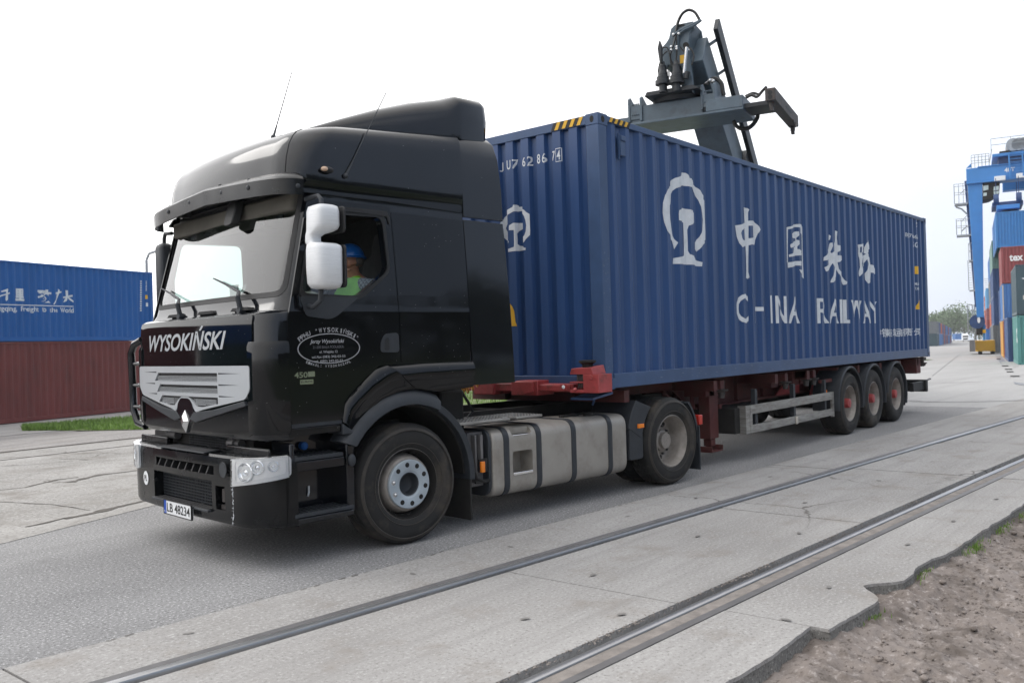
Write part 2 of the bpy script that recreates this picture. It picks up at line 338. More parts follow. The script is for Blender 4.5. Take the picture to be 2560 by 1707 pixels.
# ------------------------------------------------------------------ the ground
Y1 = R(12.3); E1 = Vector((math.cos(Y1), math.sin(Y1), 0)); E2 = Vector((-math.sin(Y1), math.cos(Y1), 0)); ZV = Vector((0, 0, 1))
def zg(x, y):
    s = x*E1.x + y*E1.y; z = -.0073*max(0, s-25)
    t = min(1, max(0, (y - .31*x - 12.6)/9)) if x < 40 else 0
    k = min(1, max(0, (34-x)/18))
    return z - .66*t*k
def ground_mat(name, c1, c2, fine, finec, rough=.9, stain=None, crack=None, bump=.3, stretch=(1,1,1), streak=None):
    mt = bpy.data.materials.new(name); mt.use_nodes = True; t = mt.node_tree; n = t.nodes; l = t.links; b = n['Principled BSDF']
    b.inputs['Roughness'].default_value = rough; b.inputs['Specular IOR Level'].default_value = .3
    tc = n.new('ShaderNodeTexCoord')
    def noi(sc, det=6, ro=.6, st=None):
        q = n.new('ShaderNodeTexNoise'); q.inputs['Scale'].default_value = sc; q.inputs['Detail'].default_value = det; q.inputs['Roughness'].default_value = ro
        if st:
            m_ = n.new('ShaderNodeMapping'); m_.inputs['Scale'].default_value = st; l.new(tc.outputs['Object'], m_.inputs[0]); l.new(m_.outputs[0], q.inputs['Vector'])
        else: l.new(tc.outputs['Object'], q.inputs['Vector'])
        return q.outputs['Fac']
    def mr(src, a, b_, c, d):
        q = n.new('ShaderNodeMapRange'); q.inputs[1].default_value = a; q.inputs[2].default_value = b_; q.inputs[3].default_value = c; q.inputs[4].default_value = d
        l.new(src, q.inputs[0]); return q.outputs[0]
    def mix(f, a, c):
        q = n.new('ShaderNodeMix'); q.data_type = 'RGBA'; l.new(f, q.inputs[0])
        for k, s in ((6, a), (7, c)):
            if isinstance(s, tuple): q.inputs[k].default_value = (*s, 1)
            else: l.new(s, q.inputs[k])
        return q.outputs[2]
    big = noi(.55, 8, .62, stretch)
    out = mix(mr(big, .33, .68, 0, 1), c1, c2)
    f = noi(fine, 3, .75); out = mix(mr(f, .56, .66, 0, 1), out, finec[0]); out = mix(mr(f, .44, .34, 0, 1), out, finec[1])
    if streak:
        out = mix(mr(noi(1.0, 6, .6, streak[0]), .5, .72, 0, streak[2]), out, streak[1])
    if stain:
        out = mix(mr(noi(stain[0], 9, .7), stain[1], stain[2], 0, stain[4]), out, stain[3])
    if crack:
        v = n.new('ShaderNodeTexVoronoi'); v.feature = 'DISTANCE_TO_EDGE'; v.inputs['Scale'].default_value = crack[0]
        wn = n.new('ShaderNodeTexNoise'); wn.inputs['Scale'].default_value = 2.5; wn.inputs['Detail'].default_value = 6; l.new(tc.outputs['Object'], wn.inputs['Vector'])
        va = n.new('ShaderNodeVectorMath'); va.operation = 'MULTIPLY_ADD'; va.inputs[1].default_value = (.6, .6, 0); l.new(wn.outputs['Color'], va.inputs[0]); l.new(tc.outputs['Object'], va.inputs[2])
        l.new(va.outputs[0], v.inputs['Vector'])
        gate = mr(noi(.35, 3), .5, .58, 0, 1)
        cm = n.new('ShaderNodeMath'); cm.operation = 'MULTIPLY'; l.new(mr(v.outputs['Distance'], 0, crack[1], 1, 0), cm.inputs[0]); l.new(gate, cm.inputs[1])
        out = mix(cm.outputs[0], out, crack[2])
    l.new(out, b.inputs['Base Color'])
    bp = n.new('ShaderNodeBump'); bp.inputs['Strength'].default_value = bump; bp.inputs['Distance'].default_value = .004
    l.new(f, bp.inputs['Height']); l.new(bp.outputs[0], b.inputs['Normal'])
    return mt
M['asphalt'] = ground_mat('worn asphalt', (.215, .213, .214), (.275, .272, .270), 48, ((.56, .55, .55), (.085, .083, .082)), bump=.7, stain=(.9, .55, .75, (.15, .148, .146), .5), streak=((.08, 1.6, 1), (.155, .153, .152), .45))
M['concrete'] = ground_mat('slab concrete', (.285, .273, .261), (.402, .390, .376), 45, ((.46, .45, .435), (.22, .21, .20)), bump=.25, stain=(1.7, .53, .74, (.225, .195, .165), .75), stretch=(.6, 1.3, 1), streak=((.35, 7, 1), (.25, .24, .23), .6), crack=(.22, .004, (.12, .11, .10)))
M['apron'] = ground_mat('old cracked concrete', (.255, .245, .23), (.375, .362, .345), 26, ((.46, .45, .43), (.17, .16, .15)), bump=.9, stain=(1.3, .50, .68, (.185, .168, .148), .75), crack=(.30, .009, (.12, .11, .098)), stretch=(.7, 1.6, 1))
M['yardc'] = ground_mat('yard concrete', (.33, .325, .32), (.40, .395, .39), 20, ((.40, .39, .38), (.30, .29, .28)), bump=.1, stretch=(.3, 1.5, 1), streak=((.06, 1.2, 1), (.27, .265, .26), .6), crack=(.05, .004, (.16, .155, .15)))
M['gravel'] = ground_mat('gravel verge', (.215, .205, .20), (.30, .285, .27), 22, ((.42, .40, .38), (.10, .092, .085)), bump=1, stain=(.7, .5, .7, (.17, .145, .125), .6))
M['soil'] = ground_mat('dried mud', (.165, .138, .122), (.255, .222, .202), 22, ((.33, .295, .275), (.09, .074, .064)), bump=.9, stain=(3.0, .50, .62, (.10, .082, .070), .8), stretch=(.8, 1.6, 1))
M['chip'] = ground_mat('broken slab edge', (.15, .145, .135), (.24, .23, .215), 60, ((.34, .33, .31), (.07, .066, .06)), bump=1)
M['meadow'] = mat('rough meadow', (.055, .075, .025), .9, var=.4, vs=.3)
M['grass'] = mat('grass blades', (.15, .25, .045), .7, var=.35, vs=9)
M['leaf'] = mat('dull green leaves', (.12, .185, .085), .7, var=.4, vs=.3)
M['leafd'] = mat('dark wood leaves', (.022, .034, .016), .8, var=.4, vs=.2)
M['bark'] = mat('bark', (.09, .075, .06), .9)

# far ground and yard, one sheet each, falling gently away
def sheet(name, xs, ys, zf, mt, mapf=lambda a, b: (a, b)):
    mb = MB(); vs = []; fs = []
    for a in xs:
        for b in ys:
            x, y = mapf(a, b); vs.append((x, y, zf(x, y)))
    nb = len(ys)
    for i in range(len(xs)-1):
        for j in range(nb-1): fs.append((i*nb+j, (i+1)*nb+j, (i+1)*nb+j+1, i*nb+j+1))
    mb.add(vs, fs); return struct(name, mb, mt, 60)
gx = [-400, -120, -40, -20, -10, 0, 10, 20, 30, 45, 70, 110, 180, 300, 500, 900]
gy = [-400, -120, -40, -15, 0, 5, 10, 12, 14, 16, 18, 20, 22, 24, 27, 30, 40, 60, 90, 150, 260, 500]
sheet('ground', gx, gy, lambda x, y: zg(x, y) - .17, M['gravel'])
yx = [13.5, 20, 25, 30, 40, 60, 90, 140, 220, 330, 480]
yy = [-12.4, -8, -2, 3, 8, 14, 20, 30, 45, 70, 110]
sheet('meadow', [-300, -60, -20, 0, 20, 60, 150, 300, 600], [-300, -120, -60, -30, -16, -12.5], lambda x, y: zg(x, y)-.10, M['meadow'])
sheet('yard', yx, yy, lambda x, y: zg(x, y) - .004, M['yardc'])

def r1(x): return -1.02 - .066*x - .0002*x*x          # centre lines of the two rails
def r2(x): return -2.588 - .054*x - .0008*x*x
def ae(x): return -.22 - .043*x                       # edge of the asphalt
def al(x): return 5.40 + .36*x if x < 2 else 6.12 + .1*(x-2)   # its far edge
xs = [-60, -30, -16, -10, -8, -6.5, -5, -4, -3, -2, -1, 0, 1, 2, 3, 4, 6, 8, 10, 12, 13.5]
mb = MB(); V = []; F = []
for x in xs:
    a = ae(x); c = max(al(x), a+1.5) if x > -10 else 3.2
    for k in range(9): V.append((x, a+(c-a)*k/8, zg(x, a)))
for i in range(len(xs)-1):
    for k in range(8): F.append((i*9+k, (i+1)*9+k, (i+1)*9+k+1, i*9+k+1))
mb.add(V, F); struct('asphalt_road', mb, M['asphalt'])

def strip(name, fa, fb, x0, x1, mt, z=0, thick=.12, st=.5, joints=(), gap=.012):
    mb = MB()
    cuts = [x0] + list(joints) + [x1]
    for q in range(len(cuts)-1):
        a0 = cuts[q] + (gap/2 if q else 0); a1 = cuts[q+1] - (gap/2 if q < len(cuts)-2 else 0)
        n = max(1, int((a1-a0)/st)); rings = []
        dz = random.uniform(-.004, .004) if joints else 0
        for i in range(n+1):
            x = a0+(a1-a0)*i/n
            rings.append([(x, fa(x), z+dz), (x, fb(x), z+dz), (x, fb(x), z-thick), (x, fa(x), z-thick)])
        mb.loft(rings)
    return struct(name, mb, mt, 30)
JA = [-11.8, -5.8, .2, 3.25, 6.3, 12.4, 18.5]; JB = [-8.8, -5.8, -2.75, .25, 3.4, 6.4, 9.5, 15.6]
strip('slab_strip', lambda x: ae(x)-.004, lambda x: r1(x)+.085, -16, 28, M['concrete'], .004, joints=JA)
strip('slab_strip', lambda x: r1(x)-.105, lambda x: r2(x)+.115, -16, 28, M['concrete'], .003, joints=JB)
def brk(x):   # broken outer edge of the slabs
    b = -3.30 - .035*(x+2.6)
    b += .03*noise.noise((x*1.3, 3, 0)) + .016*noise.noise((x*6, 8, 0)) + .008*noise.noise((x*17, 4, 0))
    if x < -2.72: b += .10
    b += .20*math.exp(-((x+1.72)/.16)**2) + .05*math.exp(-((x+.9)/.35)**2)
    return b
strip('slab_strip', lambda x: r2(x)-.20, brk, -16, 28, M['concrete'], .002, joints=[-8.8, -2.72, 3.4, 9.5], st=.07, thick=.02)
# rough broken flank under the slab edge
mb = MB(); rings = []
for i in range(900):
    x = -9+.03*i; y = brk(x); q = .012*noise.noise((x*9, 1, 5)); q2 = .02*noise.noise((x*7, 9, 1))
    rings.append([(x, y+.003, -.016), (x, y+.004-.008*abs(noise.noise((x*12, 2, 2))), -.03), (x, y+q+.002, -.06), (x, y+q2-.012, -.11), (x, y-.02, -.16), (x, y+.1, -.16), (x, y+.1, -.016)])
mb.loft(rings); struct('slab_edge', mb, M['chip'], 50)
# lifting holes in the slabs
mb = MB()
for x, y in [(-4.9, r1(-4.9)+.42), (-3.2, r1(-3.2)+.40), (-2.15, r1(-2.15)+.42), (-.6, r1(-.6)+.38), (.6, r1(.6)+.38), (2.3, -.75), (3.9, -.80), (5.4, -.88),
             (-3.55, -1.75), (-2.5, -1.52), (-3.15, -2.18), (-1.0, -1.55), (.9, -1.72), (-.45, -2.2), (2.6, -1.9), (4.4, -2.0), (6.8, -2.1),
             (-2.7, -3.02), (-1.9, -2.98), (-.4, -3.05), (.7, -3.12), (2.0, -3.2)]:
    a = random.uniform(0, PI); pts = []
    for k in range(14):
        t = 2*PI*k/14; r = 1+.2*random.random(); px_, py_ = .030*math.cos(t)*r, .015*math.sin(t)*r
        pts.append((x+px_*math.cos(a)-py_*math.sin(a), y+px_*math.sin(a)+py_*math.cos(a), .0085))
    mb.add(pts, [list(range(14))])
struct('slab_pits', mb, mat('slab pit', (.20, .19, .18), .9))

# rails, flangeways and edge strips
def along(fn, prof, x0=-16, x1=30, st=.5):
    n = int((x1-x0)/st); return [[(x0+(x1-x0)*i/n, fn(x0+(x1-x0)*i/n)+p[0], p[1]) for p in prof] for i in range(n+1)]
HEAD = [(-.034, -.012), (-.028, .002), (-.015, .008), (.015, .008), (.028, .002), (.034, -.012), (.034, -.04), (.008, -.05), (.008, -.15), (-.008, -.15), (-.008, -.05), (-.034, -.04)]
for fn, lab in ((r1, 'polished steel rail sunk in the concrete beside the asphalt'), (r2, 'polished steel rail sunk in the concrete nearest the bare soil')):
    mb = MB(); mb.loft(along(fn, HEAD)); o = mb.build('rail', M['rail'], None, 25); tag(o, lab, 'rail', 'sunken rails')
mb = MB()
mb.loft(along(r1, [(-.11, -.045), (.09, -.02), (.09, -.06), (-.11, -.07)])); mb.loft(along(r2, [(-.21, -.012), (-.036, -.008), (-.036, -.07), (.12, -.055), (.12, -.1), (-.21, -.1)]))
struct('flangeway', mb, M['groove'])
mb = MB(); mb.loft(along(lambda x: r2(x)+.006*noise.noise((x*5, 0, 0)), [(-.135, -.006), (-.042, -.002), (-.042, -.05), (-.135, -.05)], st=.12)); struct('rail_filler', mb, M['filler'])
mb = MB()
mb.loft(along(r1, [(.048, -.004), (.083, .007), (.083, -.05), (.048, -.05)]))
mb.loft(along(r2, [(-.196, .007), (-.137, .004), (-.137, -.05), (-.196, -.05)]))
struct('rail_edge_strips', mb, M['guard'])
# crumbs of broken concrete along the flangeway of the near rail
mb = MB()
for i in range(700):
    c = random.choice((-4.2, -3.5, -3.4, -2.6, -1.9, -1.8, -.4, 1.5)); x = random.gauss(c, .28); y = r2(x)+.105+random.gauss(0, .018); s = random.uniform(.002, .008)
    mb.ball((x, y, -.004+s*.3), (s*random.uniform(.7, 1.8), s*random.uniform(.6, 1.2), s*.6), 5, 3)
o = mb.build('rubble', M['filler'], None, 0); tag(o, 'crumbs of broken concrete along the groove of the near rail', 'rubble', kind='stuff')

# bare soil in the near corner
mb = MB(); V = []; F = []; nx, ny = 150, 90; x0, x1 = -6.5, 13; 
def soil_z(x, y):
    d = -.115 + .028*noise.noise((x*.7, y*.7, 0)) + .020*noise.noise((x*2.1, y*2.1, 4)) 
    d += .012*abs(noise.noise((x*7, y*7, 1))) + .006*noise.noise((x*17, y*17, 2))
    ru = math.sin((y + .28*x)*9.5 + 1.5*noise.noise((x*.8, y*.8, 7))); d += .012*ru
    d += .05*max(0, math.exp(-((y+3.35)/.18)**2))
    return d
for i in range(nx+1):
    fx = i/nx; x = x0+(x1-x0)*(fx**1.7 if False else fx)
    for j in range(ny+1):
        y = -9.5+(6.35)*j/ny; V.append((x, y, soil_z(x, y)))
for i in range(nx):
    for j in range(ny): F.append((i*(ny+1)+j, (i+1)*(ny+1)+j, (i+1)*(ny+1)+j+1, i*(ny+1)+j+1))
mb.add(V, F); o = struct('soil', mb, M['soil'], 80)
sd_ = o.modifiers.new('fine', 'SUBSURF'); sd_.subdivision_type = 'SIMPLE'; sd_.levels = 2; sd_.render_levels = 2
tx = bpy.data.textures.new('clods', 'CLOUDS'); tx.noise_scale = .09; tx.noise_depth = 4
dm = o.modifiers.new('clods', 'DISPLACE'); dm.texture = tx; dm.strength = .085; dm.direction = 'Z'; dm.texture_coords = 'GLOBAL'
mb = MB(); 
for i in range(1500):
    x = random.uniform(-4.5, 5); y = -3.45-abs(random.gauss(0, .7)); s = random.uniform(.003, .012)*(1 if random.random() < .93 else 2.2)
    mb.ball((x, y, soil_z(x, y)+.006+s*.2), (s*1.3, s, s*.6), 7, 5)
o = mb.build('pebbles', M['soil'], None, 40); tag(o, 'loose pebbles and clods scattered over the bare soil', 'pebbles', kind='stuff')

def blades(n, fn, h0, h1, wd, mb):
    for i in range(n):
        p = fn()
        if p is None: continue
        x, y, z = p; a = random.uniform(0, 2*PI); h = random.uniform(h0, h1); lean = random.uniform(0, .7)*h; b = random.uniform(0, 2*PI)
        dx, dy = wd*math.cos(a), wd*math.sin(a); lx, ly = lean*math.cos(b), lean*math.sin(b)
        mb.add([(x-dx, y-dy, z), (x+dx, y+dy, z), (x+dx*.7+lx*.4, y+dy*.7+ly*.4, z+h*.6), (x-dx*.7+lx*.4, y-dy*.7+ly*.4, z+h*.6), (x+lx, y+ly, z+h)], [(0,1,2,3), (3,2,4)])
def tuft(cx, n, h, w_):
    def f():
        x = random.gauss(cx, w_); y = brk(x)-.015-abs(random.gauss(0, .03)); return (x, y, soil_z(x, y)+.0)
    return n, f, h
mb = MB()
for cx, n, h, w_ in [(-2.15, 40, .04, .07), (-1.05, 50, .04, .10), (.05, 130, .06, .14), (.95, 90, .05, .12), (1.6, 40, .05, .2), (3.0, 90, .05, .5)]:
    n, f, h = tuft(cx, n, h, w_); blades(n, f, h*.5, h, .003, mb)
o = mb.build('weeds', M['grass'], None, 0); tag(o, 'small green weeds growing along the broken slab edge', 'weeds', kind='stuff')

# left side: cracked concrete apron, gravel, kerb, grass
YL = R(17.0); L1 = Vector((math.cos(YL), math.sin(YL), 0)); L2 = Vector((-math.sin(YL), math.cos(YL), 0))
mb = MB(); V = []; F = []
xs = [-30, -14, -8, -6, -5, -4, -3, -2, -1, 0, 2, 4, 6, 9, 13.5, 20, 30]
for x in xs:
    a = max(al(x), ae(x)+1.5)-.25 if x > -10 else 3.0
    c = 12.15+.19*x
    for k in range(7): V.append((x, a+(c-a)*k/6, .004+zg(x, a+(c-a)*k/6)))
for i in range(len(xs)-1):
    for k in range(6): F.append((i*7+k, (i+1)*7+k, (i+1)*7+k+1, i*7+k+1))
mb.add(V, F); o = struct('concrete_apron', mb, M['apron'], 60)
# broken joint between asphalt and apron, a few wide cracks
mb = MB()
def crackline(pts, wd, z=.0085):
    P_ = []; 
    for i in range(len(pts)-1):
        a, b = Vector(pts[i]), Vector(pts[i+1]); n = max(2, int((b-a).length/.07))
        for k in range(n): P_.append(a+(b-a)*k/n)
    Lf = []; 
    for i, p in enumerate(P_):
        d = (P_[min(i+1, len(P_)-1)]-P_[max(0, i-1)]).normalized(); nn = Vector((-d.y, d.x)); wob = .06*noise.noise((p.x*2.2, p.y*2.2, 3)); ww = wd*(.2+1.3*abs(noise.noise((p.x*3, p.y*3, 8))))
        c = p+nn*wob; Lf.append([(c.x+nn.x*ww, c.y+nn.y*ww, z), (c.x-nn.x*ww, c.y-nn.y*ww, z)])
    v = [q for r in Lf for q in r]; mb.add(v, [(2*i, 2*i+1, 2*i+3, 2*i+2) for i in range(len(Lf)-1)])
def gz(px, py):
    p = onp(px, py, (0, 0, 0), ZV); return (p.x, p.y)
crackline([gz(62, 1318), gz(120, 1306), gz(180, 1292)], .05)
crackline([gz(160, 1298), gz(240, 1282), gz(340, 1258), gz(420, 1238)], .13)
crackline([gz(-20, 1226), gz(60, 1219), gz(140, 1200), gz(210, 1192)], .05)
crackline([gz(175, 1206), gz(250, 1188), gz(300, 1182), gz(360, 1174)], .07)
crackline([gz(-60, 1262), gz(0, 1255), gz(120, 1262), gz(235, 1278)], .02)
crackline([gz(150, 1147), gz(230, 1150)], .03)
crackline([gz(0, 1166), gz(60, 1162)], .03)
crackline([gz(-20, 1170), gz(160, 1155), gz(340, 1138)], .012)
for i in range(170):
    x = -9+.11*i; crackline([(x, ae(x)-.004), (x+.112, ae(x+.112)-.004)], .006+.004*abs(noise.noise((x*1.7, 0, 9))), .0095)
struct('ground_cracks', mb, mat('crack dirt', (.10, .09, .08), .95, var=.4, vs=12), 0)
# gravel margin and kerb (follow the dark joint line of the photo)
k0, k1 = gz(0, 1133), gz(380, 1092)
kd = (Vector(k1)-Vector(k0)).normalized(); kn = Vector((-kd.y, kd.x))
def K(s, t): p = Vector(k0)+kd*s+kn*t; return p.x, p.y
def kstrip(name, t0, t1, dz, mt, s0=-30, s1=45, thick=0.0, nt=8):
    mb = MB(); V = []; F = []; ns = 40
    for i in range(ns+1):
        for k in range(nt+1):
            x, y = K(s0+(s1-s0)*i/ns, t0+(t1-t0)*k/nt); V.append((x, y, zg(x, y)+dz))
    for i in range(ns):
        for k in range(nt): F.append((i*(nt+1)+k, (i+1)*(nt+1)+k, (i+1)*(nt+1)+k+1, i*(nt+1)+k+1))
    mb.add(V, F)
    if thick:
        V2 = []
        for i in range(ns+1):
            x, y = K(s0+(s1-s0)*i/ns, t0); V2 += [(x, y, zg(x, y)+dz), (x, y, zg(x, y)+dz-thick)]
        mb.add(V2, [(2*i, 2*i+2, 2*i+3, 2*i+1) for i in range(ns)])
    return struct(name, mb, mt, 60)
kstrip('track_joint', 0, .12, .009, M['groove'], nt=1)
kstrip('track_joint', -1.25, -1.19, .009, M['groove'], nt=1)
kstrip('gravel_verge', .12, 11.6, .012, M['gravel'])
def gsurf(px, py, h=0):
    p = onp(px, py, (0, 0, 0), ZV)
    for _ in range(25): p = onp(px, py, (0, 0, zg(p.x, p.y)+h), ZV)
    return p
glo = [(56, 1079), (100, 1078.5), (180, 1078), (260, 1077.5), (345, 1076), (420, 1074)]; ghi = [(70, 1071), (110, 1067), (180, 1060), (260, 1052), (345, 1044.5), (420, 1038)]
mb = MB(); V = []; 
for a, b in zip(glo, ghi):
    A, B = gsurf(*a), gsurf(*b)
    for k in range(9): q = A.lerp(B, k/8); V.append((q.x, q.y, zg(q.x, q.y)+.03))
mb.add(V, [(i*9+k, (i+1)*9+k, (i+1)*9+k+1, i*9+k+1) for i in range(5) for k in range(8)])
struct('grass_bank', mb, mat('grass soil', (.10, .14, .035), .95, var=.4, vs=2))
kstrip('grass_field', -2.5, 12, .03, mat('field soil', (.11, .15, .045), .95, var=.4, vs=2), s0=11, s1=60, nt=8)
kstrip('plinth', 11.6, 22, .03, M['concrete'], thick=.2, nt=6)
mb = MB()
def gp():
    i = random.random()*5; j = int(i); f_ = i-j; g_ = random.random()
    px = glo[j][0]+(glo[j+1][0]-glo[j][0])*f_; lo = glo[j][1]+(glo[j+1][1]-glo[j][1])*f_; hi = ghi[j][1]+(ghi[j+1][1]-ghi[j][1])*f_
    p = gsurf(px, lo+(hi-lo)*g_); return (p.x, p.y, p.z+.02)
blades(9000, gp, .06, .20, .013, mb)
def gp2():
    x, y = K(random.uniform(11, 34), random.uniform(-2.4, 10)); return (x, y, zg(x, y)+.02)
blades(9000, gp2, .06, .2, .014, mb)
o = mb.build('grass', M['grass'], None, 0); tag(o, 'green grass bank below the stacked containers', 'grass', kind='stuff')
# ------------------------------------------------------------------ shipping containers
def breaks(a, b, ph, per, fo, fl):
    """corner points (s, depth 0 or 1) of a corrugated wall from a to b"""
    out = []; k = math.floor((a-ph)/per)-1
    while ph+k*per < b:
        for d, q in ((0, 0), (fo, 0), (fo+fl, 1), (per-fl, 1)):
            s = ph+k*per+d
            if a < s < b: out.append((s, q))
        k += 1
    return out
def corr_wall(mb, a, b, z0, z1, ph, per, fo, fl, yo, yi, place, mi=0):
    """place(s, depth, z) -> point"""
    br = breaks(a, b, ph, per, fo, fl); pts = [(a, yo)] + ([(br[0][0]-fl, yo)] if br[0][1] and br[0][0]-fl > a else []) + [(s, yi if q else yo) for s, q in br] + [(b, yo)]
    V = [place(s, d, z) for s, d in pts for z in (z0, z1)]
    mb.add(V, [(2*i, 2*i+2, 2*i+3, 2*i+1) for i in range(len(pts)-1)], mi)
def casting(sx, sy, sz):
    mb = MB(); mb.box(0, .178*sx, 0, .162*sy, 0, .118*sz)
    for q in (1,):
        mb.prism([( .089*sx+.034*math.cos(t)*1.0, .059*sz+.036*math.sin(t)) for t in [2*PI*k/14 for k in range(14)]], 'y', -.002*sy, .004*sy, 1)
        mb.prism([( .081*sy+.026*math.cos(t), .059*sz+.036*math.sin(t)) for t in [2*PI*k/14 for k in range(14)]], 'x', -.002*sx, .004*sx, 1)
    return mb
def container(name, label, Lc, Wc, Hc, mt, mtr, group=None, ph=.05, doors=False, detail=True):
    t = thing(name, label, 'container', group=group)
    pz0, pz1 = .165, Hc-.075
    for side in (0, 1):
        mb = MB()
        corr_wall(mb, .165, Lc-.165, pz0, pz1, ph, .281, .07, .07, .012, .048, (lambda s, d, z: (s, d, z)) if not side else (lambda s, d, z: (s, Wc-d, z)))
        mb.build('side_panel', mt, t, 20)
    mb = MB(); corr_wall(mb, .165, Wc-.165, pz0-.02, pz1, .06, .222, .108, .02, .012, .058, lambda s, d, z: (d, s, z)); mb.build('end_panel', mt, t, 20)
    if doors:
        for y0, y1 in ((.13, Wc/2-.005), (Wc/2+.005, Wc-.13)):
            mb = MB(); mb.box(Lc-.06, Lc-.02, y0, y1, .13, Hc-.12)
            for k in range(5): mb.box(Lc-.02, Lc-.005, y0+.12, y1-.12, .25+k*.5, .55+k*.5)
            d = mb.build('door', mt, t, 20, .006)
            mb = MB()
            for yy in (y0+.3, y1-.3): mb.cyl((Lc+.02, yy, .14), (Lc+.02, yy, Hc-.13), .017, 8); mb.box(Lc, Lc+.03, yy-.12, yy+.02, 1.1, 1.14)
            mb.build('locking_bar', M['galv'], d)
    else:
        mb = MB(); mb.box(Lc-.07, Lc-.03, .13, Wc-.13, .12, Hc-.1); mb.build('door', mt, t)
    mb = MB(); mb.box(.08, Lc-.08, .03, Wc-.03, Hc-.05, Hc-.02); mb.build('roof_panel', mt, t)
    mb = MB()
    for y0, y1 in ((0.0, .10), (Wc-.10, Wc)):
        mb.box(.178, Lc-.178, y0+.004, y1-.004, .012, .165)
        mb.box(.178, Lc-.178, y0+.004, y1-.004, Hc-.075, Hc-.008)
        mb.box(.004, .155, y0+.003 if y0 == 0 else y0-.06, y1+.06 if y0 == 0 else y1-.003, .118, Hc-.118)
        mb.box(Lc-.16, Lc-.004, y0+.003 if y0 == 0 else y0-.03, y1+.03 if y0 == 0 else y1-.003, .118, Hc-.118)
    for x0, x1 in ((.004, .09), (Lc-.09, Lc-.004)):
        mb.box(x0, x1, .162, Wc-.162, .02, .15); mb.box(x0, x1, .162, Wc-.162, Hc-.105, Hc-.008)
    mb.build('frame', mtr, t, 30, .006)
    for x, sx in ((0, 1), (Lc, -1)):
        for y, sy in ((0, 1), (Wc, -1)):
            for z, sz in ((0, 1), (Hc, -1)):
                o = casting(sx, sy, sz).build('corner_casting', [mtr, M['soot']], t, 30, .008, (x, y, z))
    return t
def far_container(name, label, Lc, Wc, Hc, mt, group=None, ph=.05):
    """a distant container: one mesh of its own"""
    mb = MB()
    for side in (0, 1):
        corr_wall(mb, .1, Lc-.1, .14, Hc-.09, ph, .281, .07, .07, .02, .056, (lambda s, d, z: (s, d, z)) if not side else (lambda s, d, z: (s, Wc-d, z)))
    corr_wall(mb, .1, Wc-.1, .12, Hc-.09, .06, .24, .11, .02, .02, .065, lambda s, d, z: (d, s, z))
    mb.box(Lc-.08, Lc-.02, .1, Wc-.1, .12, Hc-.1); mb.box(.06, Lc-.06, .06, Wc-.06, Hc-.07, Hc-.03)
    for y0, y1 in ((0, .12), (Wc-.12, Wc)):
        mb.box(.12, Lc-.12, y0, y1, .01, .14); mb.box(.12, Lc-.12, y0, y1, Hc-.09, Hc-.01)
        mb.box(0, .12, y0, y1, 0, Hc); mb.box(Lc-.12, Lc, y0, y1, 0, Hc)
    for x0, x1 in ((.01, .09), (Lc-.09, Lc-.01)): mb.box(x0, x1, .12, Wc-.12, .01, .12); mb.box(x0, x1, .12, Wc-.12, Hc-.09, Hc-.01)
    o = mb.build(name, mt, None, 20); return tag(o, label, 'container', group)

CB = 1.154; CL, CW, CH = 12.192, 2.438, 2.896
main = container('shipping_container', 'long navy container with white rail emblem lettering, riding on the red trailer', CL, CW, CH, M['cont'], M['contr'], ph=1.665-.281*6)
main.location = (0, 0, CB)
def cdepth(x):
    t = (x-1.665) % .281
    if t < .07: return .012
    if t < .14: return .012+.036*(t-.07)/.07
    if t < .21: return .048
    return .048-.036*(t-.21)/.071
SB = [s for s, q in breaks(.16, 12.03, 1.665-.281*6, .281, .07, .07)]
zoff = [0]
def side_map(a, b, d): return (a, cdepth(a)-d, b)
def deco(name, vf, mt, d=.0025):
    mb = MB(); zoff[0] += 1
    panel(mb, vf, side_map, d+.00004*zoff[0], None, SB); return mb.build(name, mt, main, 0)
G = GLYPHS
mb = MB()
def gl(lists, name):
    mb = MB()
    for k, ps in enumerate(lists): panel(mb, fill2d([G[p] for p in ps]), side_map, .0025+.0004*k, None, SB)
    return mb.build(name, M['sign'], main, 0)
gl([['ring'], ['rail']], 'rail_emblem')
gl([['zhong', 'zhong_h1', 'zhong_h2']], 'chinese_character')
gl([['guo_l'], ['guo_t'], ['guo_r'], ['guo_b'], ['yu']], 'chinese_character')
gl([['tie_d'], ['tie']], 'chinese_character')
gl([['lu_l', 'lu_lh'], ['lu_r']], 'chinese_character')
mb = MB()
for ch, a, b in [('C', 3.20, 3.56), ('H', 3.70, 4.055), ('I', 4.205, 4.285), ('N', 4.43, 4.775), ('A', 4.92, 5.29), ('R', 6.045, 6.46), ('A', 6.56, 6.96), ('I', 6.985, 7.075), ('L', 7.20, 7.51), ('W', 7.54, 8.09), ('A', 8.11, 8.50), ('Y', 8.53, 8.93)]:
    panel(mb, fit(flat_text(ch, .006), a, b, .697, 1.09), side_map, .0025, None, SB)
mb.build('lettering', M['sign'], main, 0)
for st_, x0, x1, z0, z1 in [('中铁集装箱运输有限责任公司', 9.0, 11.55, .44, .60), ('TBJU 762867 4', 10.75, 11.72, 2.40, 2.50), ('45G1', 11.28, 11.62, 2.24, 2.35), ('CN', 11.50, 11.62, 2.66, 2.76), ('MAX', 11.42, 11.60, 1.47, 1.53), ('TARE', 11.42, 11.60, 1.37, 1.43)]:
    mb = MB(); panel(mb, fit(flat_text(st_, .011), x0, x1, z0, z1), side_map, .0025, None, SB); mb.build('lettering', M['sign'], main, 0)
mb = MB()
panel(mb, fill2d([[(11.43, 1.70), (11.58, 1.70), (11.58, 1.86), (11.43, 1.86)]]), side_map, .0025, None, SB)
panel(mb, fill2d([[(11.36, .98), (11.64, .98), (11.61, 1.22)]]), side_map, .0025, None, SB)
